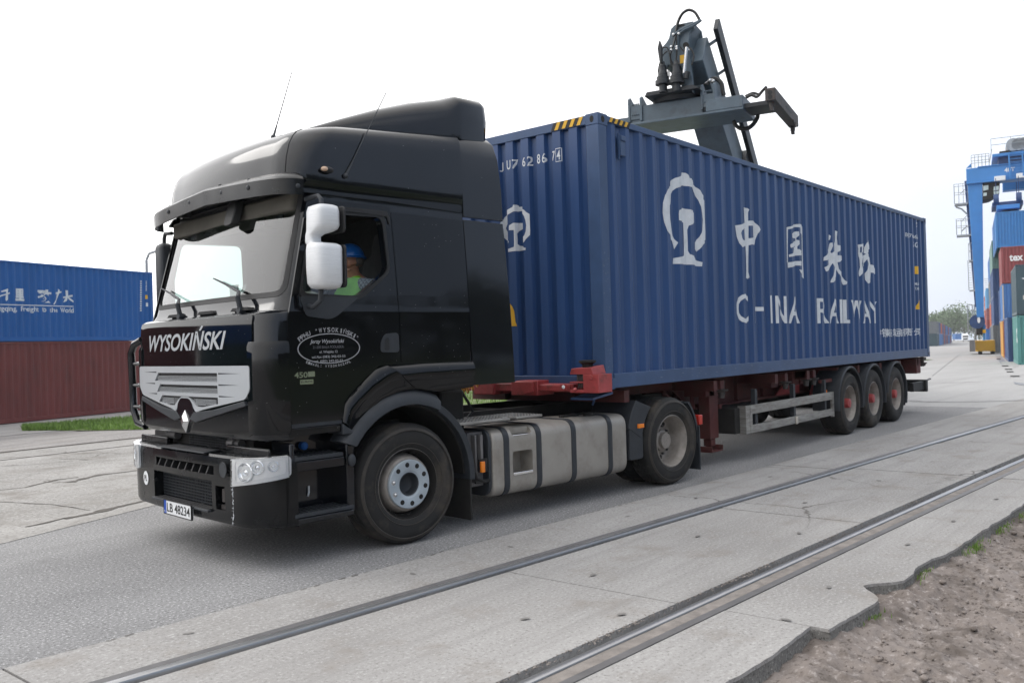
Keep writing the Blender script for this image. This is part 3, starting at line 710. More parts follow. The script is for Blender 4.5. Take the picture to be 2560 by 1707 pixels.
mb.build('warning_sticker', M['yellow'], main, 0)
# hazard stripes at the top corner, vent
for fc in (0, 1):
    mb = MB(); mk = MB()
    for k in range(4):
        x = .21+k*.098; y = .19+k*.098
        if fc: mb.prism([(x, CH-.068), (x+.045, CH-.068), (x+.085, CH-.012), (x+.04, CH-.012)], 'y', -.0015, .003); mk.prism([(x+.047, CH-.068), (x+.092, CH-.068), (x+.132, CH-.012), (x+.087, CH-.012)], 'y', -.001, .003)
        else: mb.prism([(y+.04, CH-.095), (y+.085, CH-.095), (y+.045, CH-.015), (y, CH-.015)], 'x', -.0015, .003); mk.prism([(y+.087, CH-.095), (y+.132, CH-.095), (y+.092, CH-.015), (y+.047, CH-.015)], 'x', -.001, .003)
    hz = mb.build('warning_stripes', M['yellow'], main, 0); mk.build('black_stripes', M['black'], hz, 0)
mb = MB(); mb.box(.40, .50, -.012, .02, 2.50, 2.72); mb.box(.405, .495, -.024, -.012, 2.66, 2.71); mb.box(.385, .40, -.004, .02, 2.45, 2.74); mb.build('vent', M['contr'], main, 30, .004)
mb = MB()
for k in range(46):
    x = random.uniform(.01, .15); z = random.uniform(.12, 1.5)**1.0; a = random.uniform(.002, .006); b = random.uniform(.004, .02); sl_ = random.uniform(-.01, .01)
    mb.add([(x, .0015, z), (x+a, .0015, z), (x+a+sl_, .0015, z+b), (x+sl_, .0015, z+b)], [(0, 1, 2, 3)])
for k in range(60):
    x = random.uniform(.3, 11.8); z = random.uniform(.02, .15); a = random.uniform(.01, .06); b = random.uniform(.002, .006)
    mb.add([(x, .002, z), (x+a, .002, z), (x+a, .002, z+b), (x, .002, z+b)], [(0, 1, 2, 3)])
mb.build('paint_scuffs', mat('pale scuffs', (.20, .23, .28), .7), main, 0)
# front end markings
FB = [s for s, q in breaks(.165, CW-.165, .06, .222, .108, .02)]
def fdepth(y):
    t = (y-.06) % .222
    if t < .108: return .012
    if t < .128: return .012+.046*(t-.108)/.02
    if t < .202: return .058
    return .058-.046*(t-.202)/.02
def front_map(a, b, d): return (fdepth(a)-d, a, b)
mb = MB()
for s, a, b in [('TB', 1.74, 1.64), ('J', 1.385, 1.35), ('U', 1.262, 1.208), ('7', 1.185, 1.132), ('6', 1.035, .992), ('2', .965, .918), ('8', .825, .782), ('6', .757, .71), ('7', .622, .578), ('4', .556, .508)]:
    panel(mb, fit(flat_text(s, .012), a, b, 2.48, 2.585), front_map, .0025, None, FB)
for z0, z1, y0, y1 in ((2.46, 2.467, .495, .57), (2.60, 2.607, .495, .57), (2.46, 2.607, .495, .50), (2.46, 2.607, .565, .57)):
    panel(mb, fill2d([[(y0, z0), (y1, z0), (y1, z1), (y0, z1)]]), front_map, .003, None, FB)
mb.build('lettering', M['sign'], main, 0)
mb = MB()
for k, p in enumerate(('ring', 'rail')):
    panel(mb, fill2d([[(1.205-(x-1.79)*.42, 1.545+(z-1.385)*.47) for x, z in G[p]]]), front_map, .0025+.0004*k, None, FB)
mb.build('rail_emblem', M['sign'], main, 0)
mb = MB(); panel(mb, fill2d([[(1.42, .71), (1.18, .71), (1.20, .76), (1.215, .88), (1.24, .93), (1.3, 1.0), (1.42, .76)]]), front_map, .003, None, FB); mb.build('warning_sticker', M['yellow'], main, 0)

# ---- stacked containers on the left
base = atd(0, 1061, 30.9)
LY = R(17.0); e1 = Vector((math.cos(LY), math.sin(LY), 0)); e2 = Vector((-math.sin(LY), math.cos(LY), 0))
pr = onp(381, 679, base, e2)                       # far top corner of the blue one
s_end = (pr-base).dot(e1)
zl = base.z
o_ = base + e1*(s_end-12.192)
lb = container('shipping_container', 'maroon container on the ground under the bright blue one', 12.192, 2.438, 2.896, M['brown'], M['brown'], 'containers stacked behind the grass bank', ph=.11)
lb.location = (o_.x, o_.y, zl); lb.rotation_euler = (0, 0, LY)
lc = container('shipping_container', 'bright blue container with white freight slogan, on top of the maroon one', 12.192, 2.438, 2.896, M['blue'], M['blue'], 'containers stacked behind the grass bank', ph=.02)
lc.location = (o_.x, o_.y, zl+2.90); lc.rotation_euler = (0, 0, LY)
def lpx(px, py): p = onp(px, py, o_, e2)-o_; return p.dot(e1), p.z-2.90-0*zl
def lq(x, y): return lpx(x*400/2352, 630+y*230/1352)
def ldepth(x):
    t = (x-.02) % .281
    if t < .07: return .012
    if t < .14: return .012+.036*(t-.07)/.07
    if t < .21: return .048
    return .048-.036*(t-.21)/.071
LB = [s for s, q in breaks(.16, 12.03, .02, .281, .07, .07)]
lm_ = lambda a, b, d: (a, ldepth(a)-d, b)
mb = MB()
def ltext(s, A, B, bold=.02):
    (x0, z0), (x1, z1) = lq(*A), lq(*B); panel(mb, fit(flat_text(s, bold), x0, x1, z0, z1), lm_, .003, None, LB)
def lpoly(pts, k=0): panel(mb, fill2d([[lq(*p) for p in pts]]), lm_, .003+.0005*k, None, LB)
lpoly([(25, 575), (95, 545), (120, 535), (130, 560), (95, 580), (30, 592)]); lpoly([(0, 640), (155, 590), (160, 612), (0, 660)], 1); lpoly([(95, 550), (122, 550), (120, 700), (95, 720), (85, 700)], 2)
ltext('里', (235, 715), (365, 540), .05); ltext('致', (565, 742), (775, 555), .045)
lpoly([(865, 540), (885, 560), (880, 590), (865, 590)]); lpoly([(820, 595), (905, 575), (905, 598), (825, 620)], 1); lpoly([(855, 590), (885, 590), (855, 680), (805, 770), (788, 768), (835, 680)], 2)
lpoly([(940, 655), (1070, 628), (1075, 655), (945, 680)]); lpoly([(970, 560), (1000, 565), (1005, 640), (985, 720), (950, 740), (945, 730), (975, 670)], 1); lpoly([(1005, 650), (1050, 680), (1085, 720), (1082, 742), (1050, 715), (1000, 680)], 2)
lpoly([(-900, 738), (1083, 792), (1083, 806), (-900, 752)])
ltext('ngqing,', (-20, 887), (262, 800)); ltext('Freight', (312, 892), (582, 805)); ltext('to', (622, 880), (690, 812)); ltext('the', (740, 884), (858, 818)); ltext('World', (890, 888), (1085, 822))
for k in range(14):
    lpoly([(2065+(k%3), 420+k*33), (2085, 420+k*33), (2085, 440+k*33), (2066, 440+k*33)])
for k in range(7): lpoly([(2145, 425+k*22), (2160, 425+k*22), (2160, 438+k*22), (2146, 438+k*22)])
lpoly([(2150, 745), (2185, 745), (2185, 800), (2150, 800)])
mb.build('lettering', M['sign'], lc, 0)
mb = MB(); lpoly([(2142, 632), (2178, 632), (2176, 690), (2142, 690)]); 
for k in range(4): lpoly([(2140+k*26, 322), (2152+k*26, 322), (2162+k*26, 305), (2150+k*26, 305)])
mb.build('warning_sticker', M['yellow'], lc, 0)

# the same stack carries on to the left, beyond the frame: the truck's nose mirrors it
DKG = mat('dark green container paint', (.02, .07, .06), .5)
for k, z, mt, lab in ((1, 0, M['brown'], 'maroon container mirrored in the truck nose, ground tier'), (1, 2.9, M['brown'], 'maroon container mirrored in the truck nose, upper tier'), (2, 0, DKG, 'dark green container farthest left of the stack, ground tier'), (2, 2.9, M['blue'], 'bright blue container farthest left of the stack, upper tier')):
    o = far_container('shipping_container', lab, 12.192, 2.438, 2.896, mt, 'containers stacked behind the grass bank')
    q = o_-e1*12.5*k; o.location = (q.x, q.y, zl+z); o.rotation_euler = (0, 0, LY)
# ------------------------------------------------------------------ tractor truck (x rearwards, y to its right side, z up)
TYAW = R(-5.637)
TR = thing('tractor_truck', 'glossy black cabover tractor truck with white owner lettering on its nose and door', 'truck', (-2.549, .324, 0), TYAW)
VC = 1.25
def smooth_lerp(tab, z):
    for i in range(len(tab)-1):
        if tab[i][0] <= z <= tab[i+1][0]:
            t = (z-tab[i][0])/(tab[i+1][0]-tab[i][0]); return [a+(b-a)*t for a, b in zip(tab[i][1:], tab[i+1][1:])]
    return list(tab[0][1:] if z < tab[0][0] else tab[-1][1:])
#        z     front  ru   rv   side
LEV = [(.97, -1.25, .20, .22, .05), (.985, -1.285, .21, .24, .02), (1.02, -1.30, .22, .25, .005), (1.45, -1.305, .22, .25, 0), (1.88, -1.30, .22, .25, 0), (1.945, -1.285, .22, .25, 0), (1.962, -1.25, .22, .24, 0),
       (1.975, -1.17, .20, .22, .002), (2.02, -1.135, .19, .20, .005), (2.09, -1.112, .18, .18, .008), (2.45, -1.017, .17, .16, .03), (2.82, -.918, .15, .14, .055), (2.93, -.888, .15, .14, .055), (2.95, -.93, .20, .25, .05), (2.97, -1.00, .26, .34, .045), (3.0, -1.035, .30, .40, .042)]
UB = .76
def contour(uf, ru, rv, s, ub=UB, bow=.04, dense=9):
    near = []
    for k in range(5): near.append((ub+(uf+ru-ub)*k/5, s))
    for k in range(dense+1):
        t = PI/2*k/dense; near.append((uf+bow+ru-(ru)*math.sin(t), s+rv-rv*math.cos(t)))
    vf0 = s+rv; n = 5
    for k in range(1, n+1):
        v = vf0+(VC-vf0)*k/n; near.append((uf+bow*((VC-v)/(VC-vf0))**2, v))
    far = [(u, 2*VC-v) for u, v in near[-2::-1]]
    return near+far
def front_u(v, z):
    uf, ru, rv, s = smooth_lerp(LEV, z); vf0 = s+rv; d = abs(v-VC)
    if d <= VC-vf0: return uf+.04*(d/(VC-vf0))**2
    c = min(1, (d-(VC-vf0))/rv); return uf+.04+ru-ru*math.sqrt(max(0, 1-c*c))
def side_s(z): return smooth_lerp(LEV, z)[3]
rings = [[(u, v, z) for u, v in contour(*smooth_lerp(LEV, z))] for z in [q[0] for q in LEV]]
# roof cap: rings drawn in from the brow, faster at the front than at the sides
for df, ds, z, rise, rr in [(.0, .0, 3.06, .0, .42), (.015, .004, 3.18, .05, .42), (.045, .010, 3.28, .11, .42), (.085, .022, 3.340, .15, .42), (.135, .048, 3.382, .165, .42), (.21, .095, 3.412, .165, .42), (.36, .20, 3.445, .16, .42), (.6, .45, 3.475, .15, .4), (.95, .80, 3.50, .12, .25)]:
    c = contour(-1.04+df, .26+.05*rr, rr*.78, .042+ds, UB, .06)
    rings.append([(u, v, z+rise*max(0, min(1, (u+1.04)/1.8))) for u, v in c])
rings_roof = rings[12:]; rings_roof = rings[len(rings)-13:]
mb = MB(); mb.loft(rings)
# hollow inside
mi = MB(); inner = []
for z in [1.25, 1.6, 1.94, 2.02, 2.09, 2.45, 2.82, 2.9, 3.2]:
    uf, ru, rv, s = smooth_lerp(LEV, min(z, 2.9)); inner.append([(u, v, z) for u, v in contour(uf+.06, ru, rv, s+.06, UB-.06)])
cut_in = None
shell = mb.build('cab', M['paint2'], TR, 32)
mi.loft(inner); cut_in = mi.build('tmp', M['soot'], TR, 0)
WIN = rounded([(-.955, 2.095), (-.815, 2.725), (-.155, 2.745), (-.125, 2.30), (-.43, 2.085)], .07)
cw = MB(); cw.prism(WIN, 'y', -.3, 2.8); c1 = cw.build('tmp', M['soot'], TR, 0)
WS = rounded([(.105, 2.105), (2.395, 2.105), (2.355, 2.925), (.145, 2.925)], .07)
cw = MB(); cw.prism(WS, 'x', -1.7, -.80); c2 = cw.build('tmp', M['soot'], TR, 0)
# wheel arch and underside
ARCH = [(-.58, .5), (-.60, 1.20), (-.585, 1.245), (-.25, 1.515), (.8, 1.515), (.8, .5)]
cw = MB(); cw.prism(ARCH, 'y', -.3, 2.8); c3 = cw.build('tmp', M['soot'], TR, 0)
cw = MB(); cw.box(-1.04, -.5, -.3, .26, .5, 1.095); cw.box(-1.04, -.5, 2.24, 2.8, .5, 1.095); c4 = cw.build('tmp', M['soot'], TR, 0)
boolean(shell, [cut_in, c1, c2, c3, c4])
shell.data.shade_smooth(); shell.data.set_sharp_from_angle(angle=R(32))
def fmap(a, b, d): return (front_u(a, b)-d, a, b)
def smap(a, b, d): return (a, side_s(b)-d, b)
def smap2(a, b, d): return (a, 2*VC-side_s(b)+d, b)
CV = [.07, .085, .1, .12, .14, .16, .2, .25] + rng(.3, 2.2, .1) + [2.25, 2.3, 2.34, 2.36, 2.38, 2.4, 2.415, 2.43]; CZ = [q[0] for q in LEV] + rng(1.1, 1.8, .1)
# glass
mb = MB(); panel(mb, fill2d([rounded([(.092, 2.095), (2.408, 2.095), (2.365, 2.932), (.135, 2.932)], .08)]), fmap, -.012, None, CV, CZ); ws = mb.build('windshield', M['screen'], TR, 60)
def ringpoly(o, i): return fill2d([o, i])
mb = MB(); panel(mb, ringpoly(rounded([(.078, 2.078), (2.422, 2.078), (2.378, 2.94), (.122, 2.94)], .1), rounded([(.118, 2.12), (2.382, 2.12), (2.342, 2.905), (.158, 2.905)], .08)), fmap, .004, -.01, CV, CZ); mb.build('windshield_seal', M['black'], TR, 50)
mb = MB(); panel(mb, fill2d([rounded([(-.955, 2.095), (-.925, 2.235), (-.14, 2.235), (-.43, 2.085)], .02)]), smap, -.03, None); mb.build('side_window', M['pane'], TR, 60)
mb = MB(); panel(mb, fill2d([WIN]), smap2, -.02, None, [], [2.45]); mb.build('side_window', M['pane'], TR, 60)
# front panel (nose) with grille
NOSE = rounded([(.20, 1.945), (.215, 1.33), (.225, 1.03), (.32, 1.005), (2.18, 1.005), (2.275, 1.03), (2.285, 1.33), (2.30, 1.945)], .04)
mb = MB(); panel(mb, fill2d([NOSE]), fmap, .012, -.02, CV, rng(1.0, 1.95, .05)+[1.945]); nose = mb.build('front_panel', M['paint'], TR, 40, .004)
GR = rounded([(.215, 1.555), (.215, 1.37), (.285, 1.298), (.95, 1.20), (1.06, 1.175), (1.13, 1.245), (1.19, 1.275), (1.31, 1.275), (1.37, 1.245), (1.44, 1.175), (1.55, 1.20), (2.215, 1.298), (2.285, 1.37), (2.285, 1.555)], .03)
S_ = [(.62, 1.42, 1.485, 1.90, 1.84), (.60, 1.335, 1.395, 1.88, 1.82), (.58, 1.235, 1.315, 1.84, 1.78)]
slots = [[(.68, 1.50), (1.80, 1.50), (1.88, 1.43), (.68, 1.43)], [(.68, 1.40), (1.76, 1.40), (1.84, 1.335), (.68, 1.335)], [(.68, 1.305), (1.72, 1.305), (1.80, 1.25), (1.55, 1.222), (1.46, 1.225), (1.38, 1.275), (1.32, 1.30), (1.18, 1.30), (1.12, 1.275), (1.04, 1.225), (.95, 1.222), (.68, 1.255)]]
mb = MB(); panel(mb, fill2d([GR]+slots), fmap, .030, .0, CV, rng(1.2, 1.55, .05)); gr = mb.build('grille', M['silver'], nose, 40, .004)
mb = MB()
for sl_ in slots: panel(mb, fill2d([sl_]), fmap, .0135, None, CV)
mb.build('grille_shadow', M['black'], nose, 0)
mb = MB()
for z0, z1, a, b in ((1.432, 1.475, .68, 1.83), (1.337, 1.378, .68, 1.80), (1.236, 1.288, .72, 1.74)):
    n = 5 if z1-z0 > .045 else 4
    for k in range(n):
        z = z0+(z1-z0)*(k+.5)/n
        for j in range(12):
            v0 = a+(b-a)*j/12; v1 = a+(b-a)*(j+1)/12
            if z < 1.285 and not (v1 < 1.10 or v0 > 1.40): continue
            if z < 1.245 and (v0 < .82 or v1 > 1.66): continue
            mb.add([fmap(v0, z-.003, .022), fmap(v1, z-.003, .022), fmap(v1, z+.003, .026), fmap(v0, z+.003, .026)], [(0, 1, 2, 3)])
    for k in range(70):
        v = a+(b-a)*k/70
        if z0 < 1.25 and 1.10 < v < 1.40: continue
        mb.add([fmap(v, z0, .019), fmap(v+.004, z0, .019), fmap(v+.004, z1, .019), fmap(v, z1, .019)], [(0, 1, 2, 3)])
mb.build('grille_mesh', M['silver'], nose, 0)
# dark slivers on the grille, painted as shade along its ridges
mb = MB()
for z, a, b in ((1.495, .33, .66), (1.405, .36, .66), (1.315, .42, .66), (1.505, 1.84, 2.16), (1.405, 1.88, 2.14), (1.315, 1.84, 2.06)):
    mb.add([fmap(a, z, .0312), fmap(b, z-.006, .0312), fmap(b, z+.006, .0312)] if a < 1 else [fmap(b, z, .0312), fmap(a, z+.006, .0312), fmap(a, z-.006, .0312)], [(0, 1, 2)])
mb.build('grille_shadow', M['plastic'], nose, 0)
# v shaped chin moulding and badge
for sg in (1, -1):
    mb = MB()
    V = lambda a: VC+sg*a
    pl = [(V(.09), 1.12), (V(.17), 1.178), (V(.50), 1.205), (V(.96), 1.285), (V(.985), 1.25), (V(.52), 1.158), (V(.2), 1.095)]
    panel(mb, fill2d([pl]), fmap, .040, .0, CV, []); mb.build('chin_moulding', M['plastic'], nose, 30, .016, bseg=3)  # grey in place of black paints the sky mirrored along the moulding
mb = MB(); panel(mb, fill2d([rounded([(1.08, 1.12), (1.11, 1.24), (1.17, 1.29), (1.33, 1.29), (1.39, 1.24), (1.42, 1.12), (1.36, 1.10), (1.14, 1.10)], .03)]), fmap, .034, 0, [], []); mb.build('badge_mount', M['paint2'], nose, 30, .008)
mb = MB(); c = front_u(VC, 1.12)-.05
for a, b in ((.075, .125),):
    z0 = 1.10; P = [(c+.02, VC-.060, z0), (c+.02, VC, z0+.10), (c+.02, VC+.060, z0), (c+.02, VC, z0-.10)]; Q = [(c-.012, VC-.022, z0), (c-.012, VC, z0+.04), (c-.012, VC+.022, z0), (c-.012, VC, z0-.04)]
    Pb = [(c+.05, p[1], p[2]) for p in P]
    mb.loft([Pb, P, Q])
mb.build('diamond_badge', M['chrome'], nose, 0)
# name on the nose (read from the front: letters run from the truck's right to its left)
mb = MB(); vf = flat_text('WYSOKIŃSKI', .020, .34)
panel(mb, fit(vf, 2.05, .56, 1.685, 1.882), fmap, .0145, None, CV, []); mb.build('lettering', M['silver'], nose, 0)
# cowl vents, wipers
for v in (.55, 1.15, 1.75): mb = MB(); mb.prism([(v-.16, 1.985), (v+.14, 1.985), (v+.10, 2.01), (v-.12, 2.01)], 'x', -1.19, -1.12); mb.build('cowl_vent', M['black'], TR, 20)
for v0, v1, zz in ((.52, 1.16, 2.29), (1.62, 2.30, 2.28)):
    mb = MB(); p0 = Vector((-1.19, v0, 2.0)); p1 = Vector((front_u(v0+.1, 2.14)-.05, v0+.12, 2.145)); p2 = Vector((front_u(v1, zz)-.035, v1, zz))
    mb.tube([p0, p0+Vector((-.02, .0, .09)), p1, p1+(p2-p1)*.45], [.022, .02, .013, .009], 8)
    mb.tube([p1*.86+p2*.14+Vector((.016, 0, 0)), (p1+p2)/2+Vector((.012, 0, 0)), p2], [.006, .011, .006], 6); mb.cyl((-1.16, v0, 1.985), (-1.21, v0, 1.99), .03, 12)
    mb.build('wiper', M['plastic'], TR, 40)
# sun visor
path = [(-.93, -.035), (-.99, -.02), (-1.05, .05), (-1.085, .17), (-1.10, .4), (-1.108, .8), (-1.11, 1.25)]
path = path + [(u, 2.5-v) for u, v in path[-2::-1]]
rings = []
for i, (u, v) in enumerate(path):
    t = 1-abs(v-1.25)/1.29; up = .075*max(0, t)**.8
    a = Vector(path[max(0, i-1)]); b = Vector(path[min(len(path)-1, i+1)]); d = (b-a).normalized(); n_ = Vector((d.y, -d.x)); n_ = n_ if (n_.x*(-1) + n_.y*(v-1.25)*.5) > 0 else -n_
    pr_ = lambda off, z: (u+n_.x*off, v+n_.y*off, z+up)
    rings.append([pr_(0.0, 2.845), pr_(.006, 2.965), pr_(-.01, 2.985), pr_(-.11, 3.03), pr_(-.12, 3.02), pr_(-.022, 2.973), pr_(-.006, 2.955), pr_(-.012, 2.845)])
mb = MB(); mb.loft(rings); vs_ = mb.build('sun_visor', M['bumper'], TR, 40)
BO = [((-1.108, v, 2.93+.075*(1-abs(v-1.25)/1.29)), (.012, .02, .02)) for v in (.5, .95, 1.55, 2.0)]+[((-1.04, v, 3.012+.075*(1-abs(v-1.25)/1.29)), (.018, .018, .008)) for v in (.6, 1.1, 1.6, 2.1)]+[((-.975, -.032, 2.91), (.02, .012, .02))]
for c, r_ in BO: mb = MB(); mb.ball(c, r_, 10, 6); mb.build('bolt', M['plastic'], vs_, 30)
for v in (.62, 1.88):
    mb = MB(); mb.box(-1.08, -.95, v-.02, v+.02, 2.90, 2.96); mb.build('visor_bracket', M['black'], vs_, 30, .005)
mb = MB(); mb.loft([[(front_u(1.0, z)-.03, 1.0-w_, z), (front_u(1.0, z)-.03, 1.0+w_, z), (front_u(1.0, z)-.10, 1.0+w_*.8, z), (front_u(1.0, z)-.10, 1.0-w_*.8, z)] for z, w_ in ((2.72, .03), (2.74, .09), (2.86, .10), (2.93, .08))]); mb.build('proximity_mirror', M['black'], TR, 30, .01)
# door (left side) and its fittings
DOOR = rounded([(-1.075, 1.11), (-1.085, 1.90), (-.855, 2.835), (-.06, 2.845), (-.035, 1.535), (-.262, 1.535), (-.598, 1.262), (-.612, 1.11)], .03)
for mp, nm in ((smap, 1), (smap2, 0)):
    mb = MB(); panel(mb, fill2d([DOOR, WIN]), mp, .014, -.002, [], CZ+rng(1.2, 2.8, .1)); door = mb.build('door', M['paint'], TR, 40, .004)
    mb = MB(); panel(mb, fill2d([rounded([(-.985, 2.06), (-.835, 2.755), (-.125, 2.775), (-.10, 2.29), (-.415, 2.05)], .07), WIN]), mp, .019, .0, [], CZ); mb.build('window_trim', M['black'], door, 40)
    mb = MB(); panel(mb, fill2d([rounded([(-.975, 2.075), (-.43, 2.075), (-.66, 1.915), (-.72, 1.895), (-.93, 1.92)], .04)]), mp, .022, .0, [], []); mb.build('mirror_base', M['plastic'], door, 40, .006)
    mb = MB(); panel(mb, fill2d([rounded([(-.245, 1.625), (-.235, 1.715), (-.195, 1.775), (-.055, 1.785), (-.05, 1.62)], .035)]), mp, .022, .0, [], [])
    h = mb.build('door_handle', M['plastic'], door, 40, .006)
    if nm:
        D = door
        mb = MB(); panel(mb, fill2d([rounded([(-.205, 1.64), (-.20, 1.735), (-.155, 1.75), (-.15, 1.64)], .02)]), mp, .0235, None); mb.build('handle_shadow', M['black'], door, 0) if False else None
        mb.add([smap(a, b, .0236) for a, b in rounded([(-.15, 1.63), (-.15, 1.745), (-.095, 1.75), (-.095, 1.63)], .02)], [list(range(24))]) if False else None
mb = MB(); panel(mb, fill2d([rounded([(-.205, 1.64), (-.20, 1.735), (-.155, 1.75), (-.15, 1.64)], .02)]), smap, .0225, None); mb.build('handle_recess_shade', M['black'], D, 0)  # flat black patch drawn as the shade inside the handle's hollow
# weather strip above the window with screws
mb = MB(); panel(mb, fill2d([rounded([(-.52, 2.80), (-.10, 2.80), (-.075, 2.73), (-.085, 2.68), (-.105, 2.755), (-.52, 2.765)], .02)]), smap, .026, .01, [], []); mb.build('wind_deflector', M['black'], D, 40, .003)
# owner lettering on the door
CX, CZ_ = -.725, 1.668; RX, RZ = .285, .118
mb = MB(); n = 72
vo = [(CX+(RX)*math.cos(2*PI*k/n), CZ_+RZ*math.sin(2*PI*k/n)) for k in range(n)]; vi = [(CX+(RX-.009)*math.cos(2*PI*k/n), CZ_+(RZ-.0065)*math.sin(2*PI*k/n)) for k in range(n)]
panel(mb, fill2d([vo, vi]), smap, .0155, None)
def dtext(s, xc, zc, wd, ht, bold=.01, shear=0): panel(mb, fit(flat_text(s, bold, shear), xc-wd/2, xc+wd/2, zc-ht/2, zc+ht/2), smap, .0155, None)
dtext('Jerzy Wysokiński', CX-.02, 1.722, .31, .042, .012, .25); dtext('ul. Wiejska 12', CX-.01, 1.640, .165, .026)
dtext('tel./fax (083) 342-03-53', CX-.01, 1.602, .305, .024); dtext('tel. (083) 342-03-52', CX-.01, 1.568, .26, .024)
def arctext(s, rx, rz, a0, a1, h, wd):
    for k, ch in enumerate(s):
        if ch == ' ': continue
        a = a0+(a1-a0)*k/(len(s)-1); x = CX+rx*math.cos(a); z = CZ_+rz*math.sin(a); top = a0 > a1
        tx, tz = (rx*math.sin(a), -rz*math.cos(a)) if top else (-rx*math.sin(a), rz*math.cos(a)); L_ = math.hypot(tx, tz); tx /= L_; tz /= L_
        v, f = flat_text(ch, .012); w_ = wd*(.4 if ch in '".I:' else 1); hh = h*(1.25 if ch == 'Ń' else .35 if ch == '"' else 1); dz = h*.6 if ch == '"' else 0
        pts = [(x+(p-.5)*w_*tx-(q*hh+dz)*tz, z+(p-.5)*w_*tz+(q*hh+dz)*tx) for p, q in v]; panel(mb, (pts, f), smap, .0155, None)
arctext('PPHU "WYSOKIŃSKI"', RX+.004, RZ+.010, R(150), R(31), .036, .028)
arctext('E-MAIL: WYSOK@O2.PL', RX+.026, RZ+.030, R(228), R(307), .020, .015)
mb.build('lettering', M['decal'], D, 0)
mb = MB(); dtext('21-500 BIAŁA PODLASKA', CX-.01, 1.680, .28, .022); mb.build('lettering', M['signdim'], D, 0)
mb = MB(); dtext('450', -.985, 1.472, .115, .044, .02); panel(mb, fill2d([[(-.925, 1.455), (-.865, 1.455), (-.865, 1.495), (-.925, 1.495)]]), smap, .017, .012); panel(mb, fill2d([[(-.995, 1.40), (-.88, 1.40), (-.88, 1.435), (-.995, 1.435)]]), smap, .017, .012)
bdg = mb.build('power_badge', M['chrome'], D, 0)
mb = MB(); panel(mb, fit(flat_text('EURO5', .02), -.988, -.887, 1.409, 1.427), smap, .0178, None); mb.build('lettering', M['black'], bdg, 0)
mb = MB(); panel(mb, fit(flat_text('REMIUM', .02), .045, .17, 1.628, 1.655), smap, .004, None); mb.build('lettering', M['sign'], TR, 0)
# long side panel of the sleeper, dark strip below the roof, roof marker lamp
SL = rounded([(-.022, 1.535), (-.05, 2.80), (.735, 2.79), (.75, 1.535)], .02)
mb = MB(); panel(mb, fill2d([SL]), smap, .010, -.01, [], CZ+rng(1.6, 2.8, .1)); mb.build('sleeper_panel', M['paint'], TR, 40, .005)
mb = MB(); panel(mb, fill2d([SL]), smap2, .010, -.01, [], CZ+rng(1.6, 2.8, .1)); mb.build('sleeper_panel', M['paint'], TR, 40, .005)
for mp in (smap, smap2):
    mb = MB(); panel(mb, fill2d([rounded([(-.92, 2.885), (-.86, 2.975), (-.7, 2.985), (.75, 2.93), (.75, 2.86), (-.05, 2.885)], .03)]), mp, .008, -.02, [], [2.92, 2.96]); mb.build('roof_side_strip', M['black'] if 0 else M['paint'], TR, 40, .006)
mb = MB(); c = (-.68, .018, 3.075); mb.ball(c, (.06, .03, .028), 16, 8); ml = mb.build('marker_lamp', M['black'], TR, 40)
mb = MB(); mb.ball((-.712, .005, 3.077), (.03, .025, .02), 12, 8); mb.build('lens', M['amber'] if 0 else mat('pale marker lens', (.6, .42, .3), .15), ml, 40)
# aerials
for a, b, r_ in (((-.50, .03, 3.05), (-.06, .05, 3.80), 1), ((-.80, .62, 3.43), (-.55, .72, 4.04), 0)):
    mb = MB(); a = Vector(a); b = Vector(b); mb.tube([a, a+(b-a)*.18], [.012, .006], 8); mb.tube([a+(b-a)*.18, b], [.005, .0035], 6); mb.ball(a, .022, 10, 8)
    mb.build('aerial', M['plastic'], TR, 40)
# roof air deflector
rings = []
for u, hw, zt, zb, r_ in [(-.62, .50, 3.49, 3.44, .02), (-.45, .66, 3.565, 3.45, .06), (-.2, .84, 3.66, 3.46, .10), (.1, .97, 3.77, 3.48, .14), (.4, 1.05, 3.865, 3.50, .17), (.7, 1.10, 3.935, 3.53, .18), (.82, 1.125, 3.965, 3.545, .12), (.84, 1.125, 3.966, 3.55, .10), (1.14, 1.085, 3.985, 3.58, .09), (1.19, 1.07, 3.975, 3.60, .09), (1.205, 1.05, 3.955, 3.62, .07)]:
    pts = [(-hw, zb), (-hw-.015, (zb+zt)/2-.02)]
    for k in range(9): t = PI/2*k/8; pts.append((-hw+r_*1.2-r_*1.2*math.cos(t), zt-r_+r_*math.sin(t)))
    pts.append((0, zt+.012)); pts = pts+[(-a, b) for a, b in pts[-2::-1]]
    rings.append([(u, VC+a, b) for a, b in pts])
mb = MB(); mb.loft(rings); ad = mb.build('roof_deflector', M['paint2'], TR, 45)
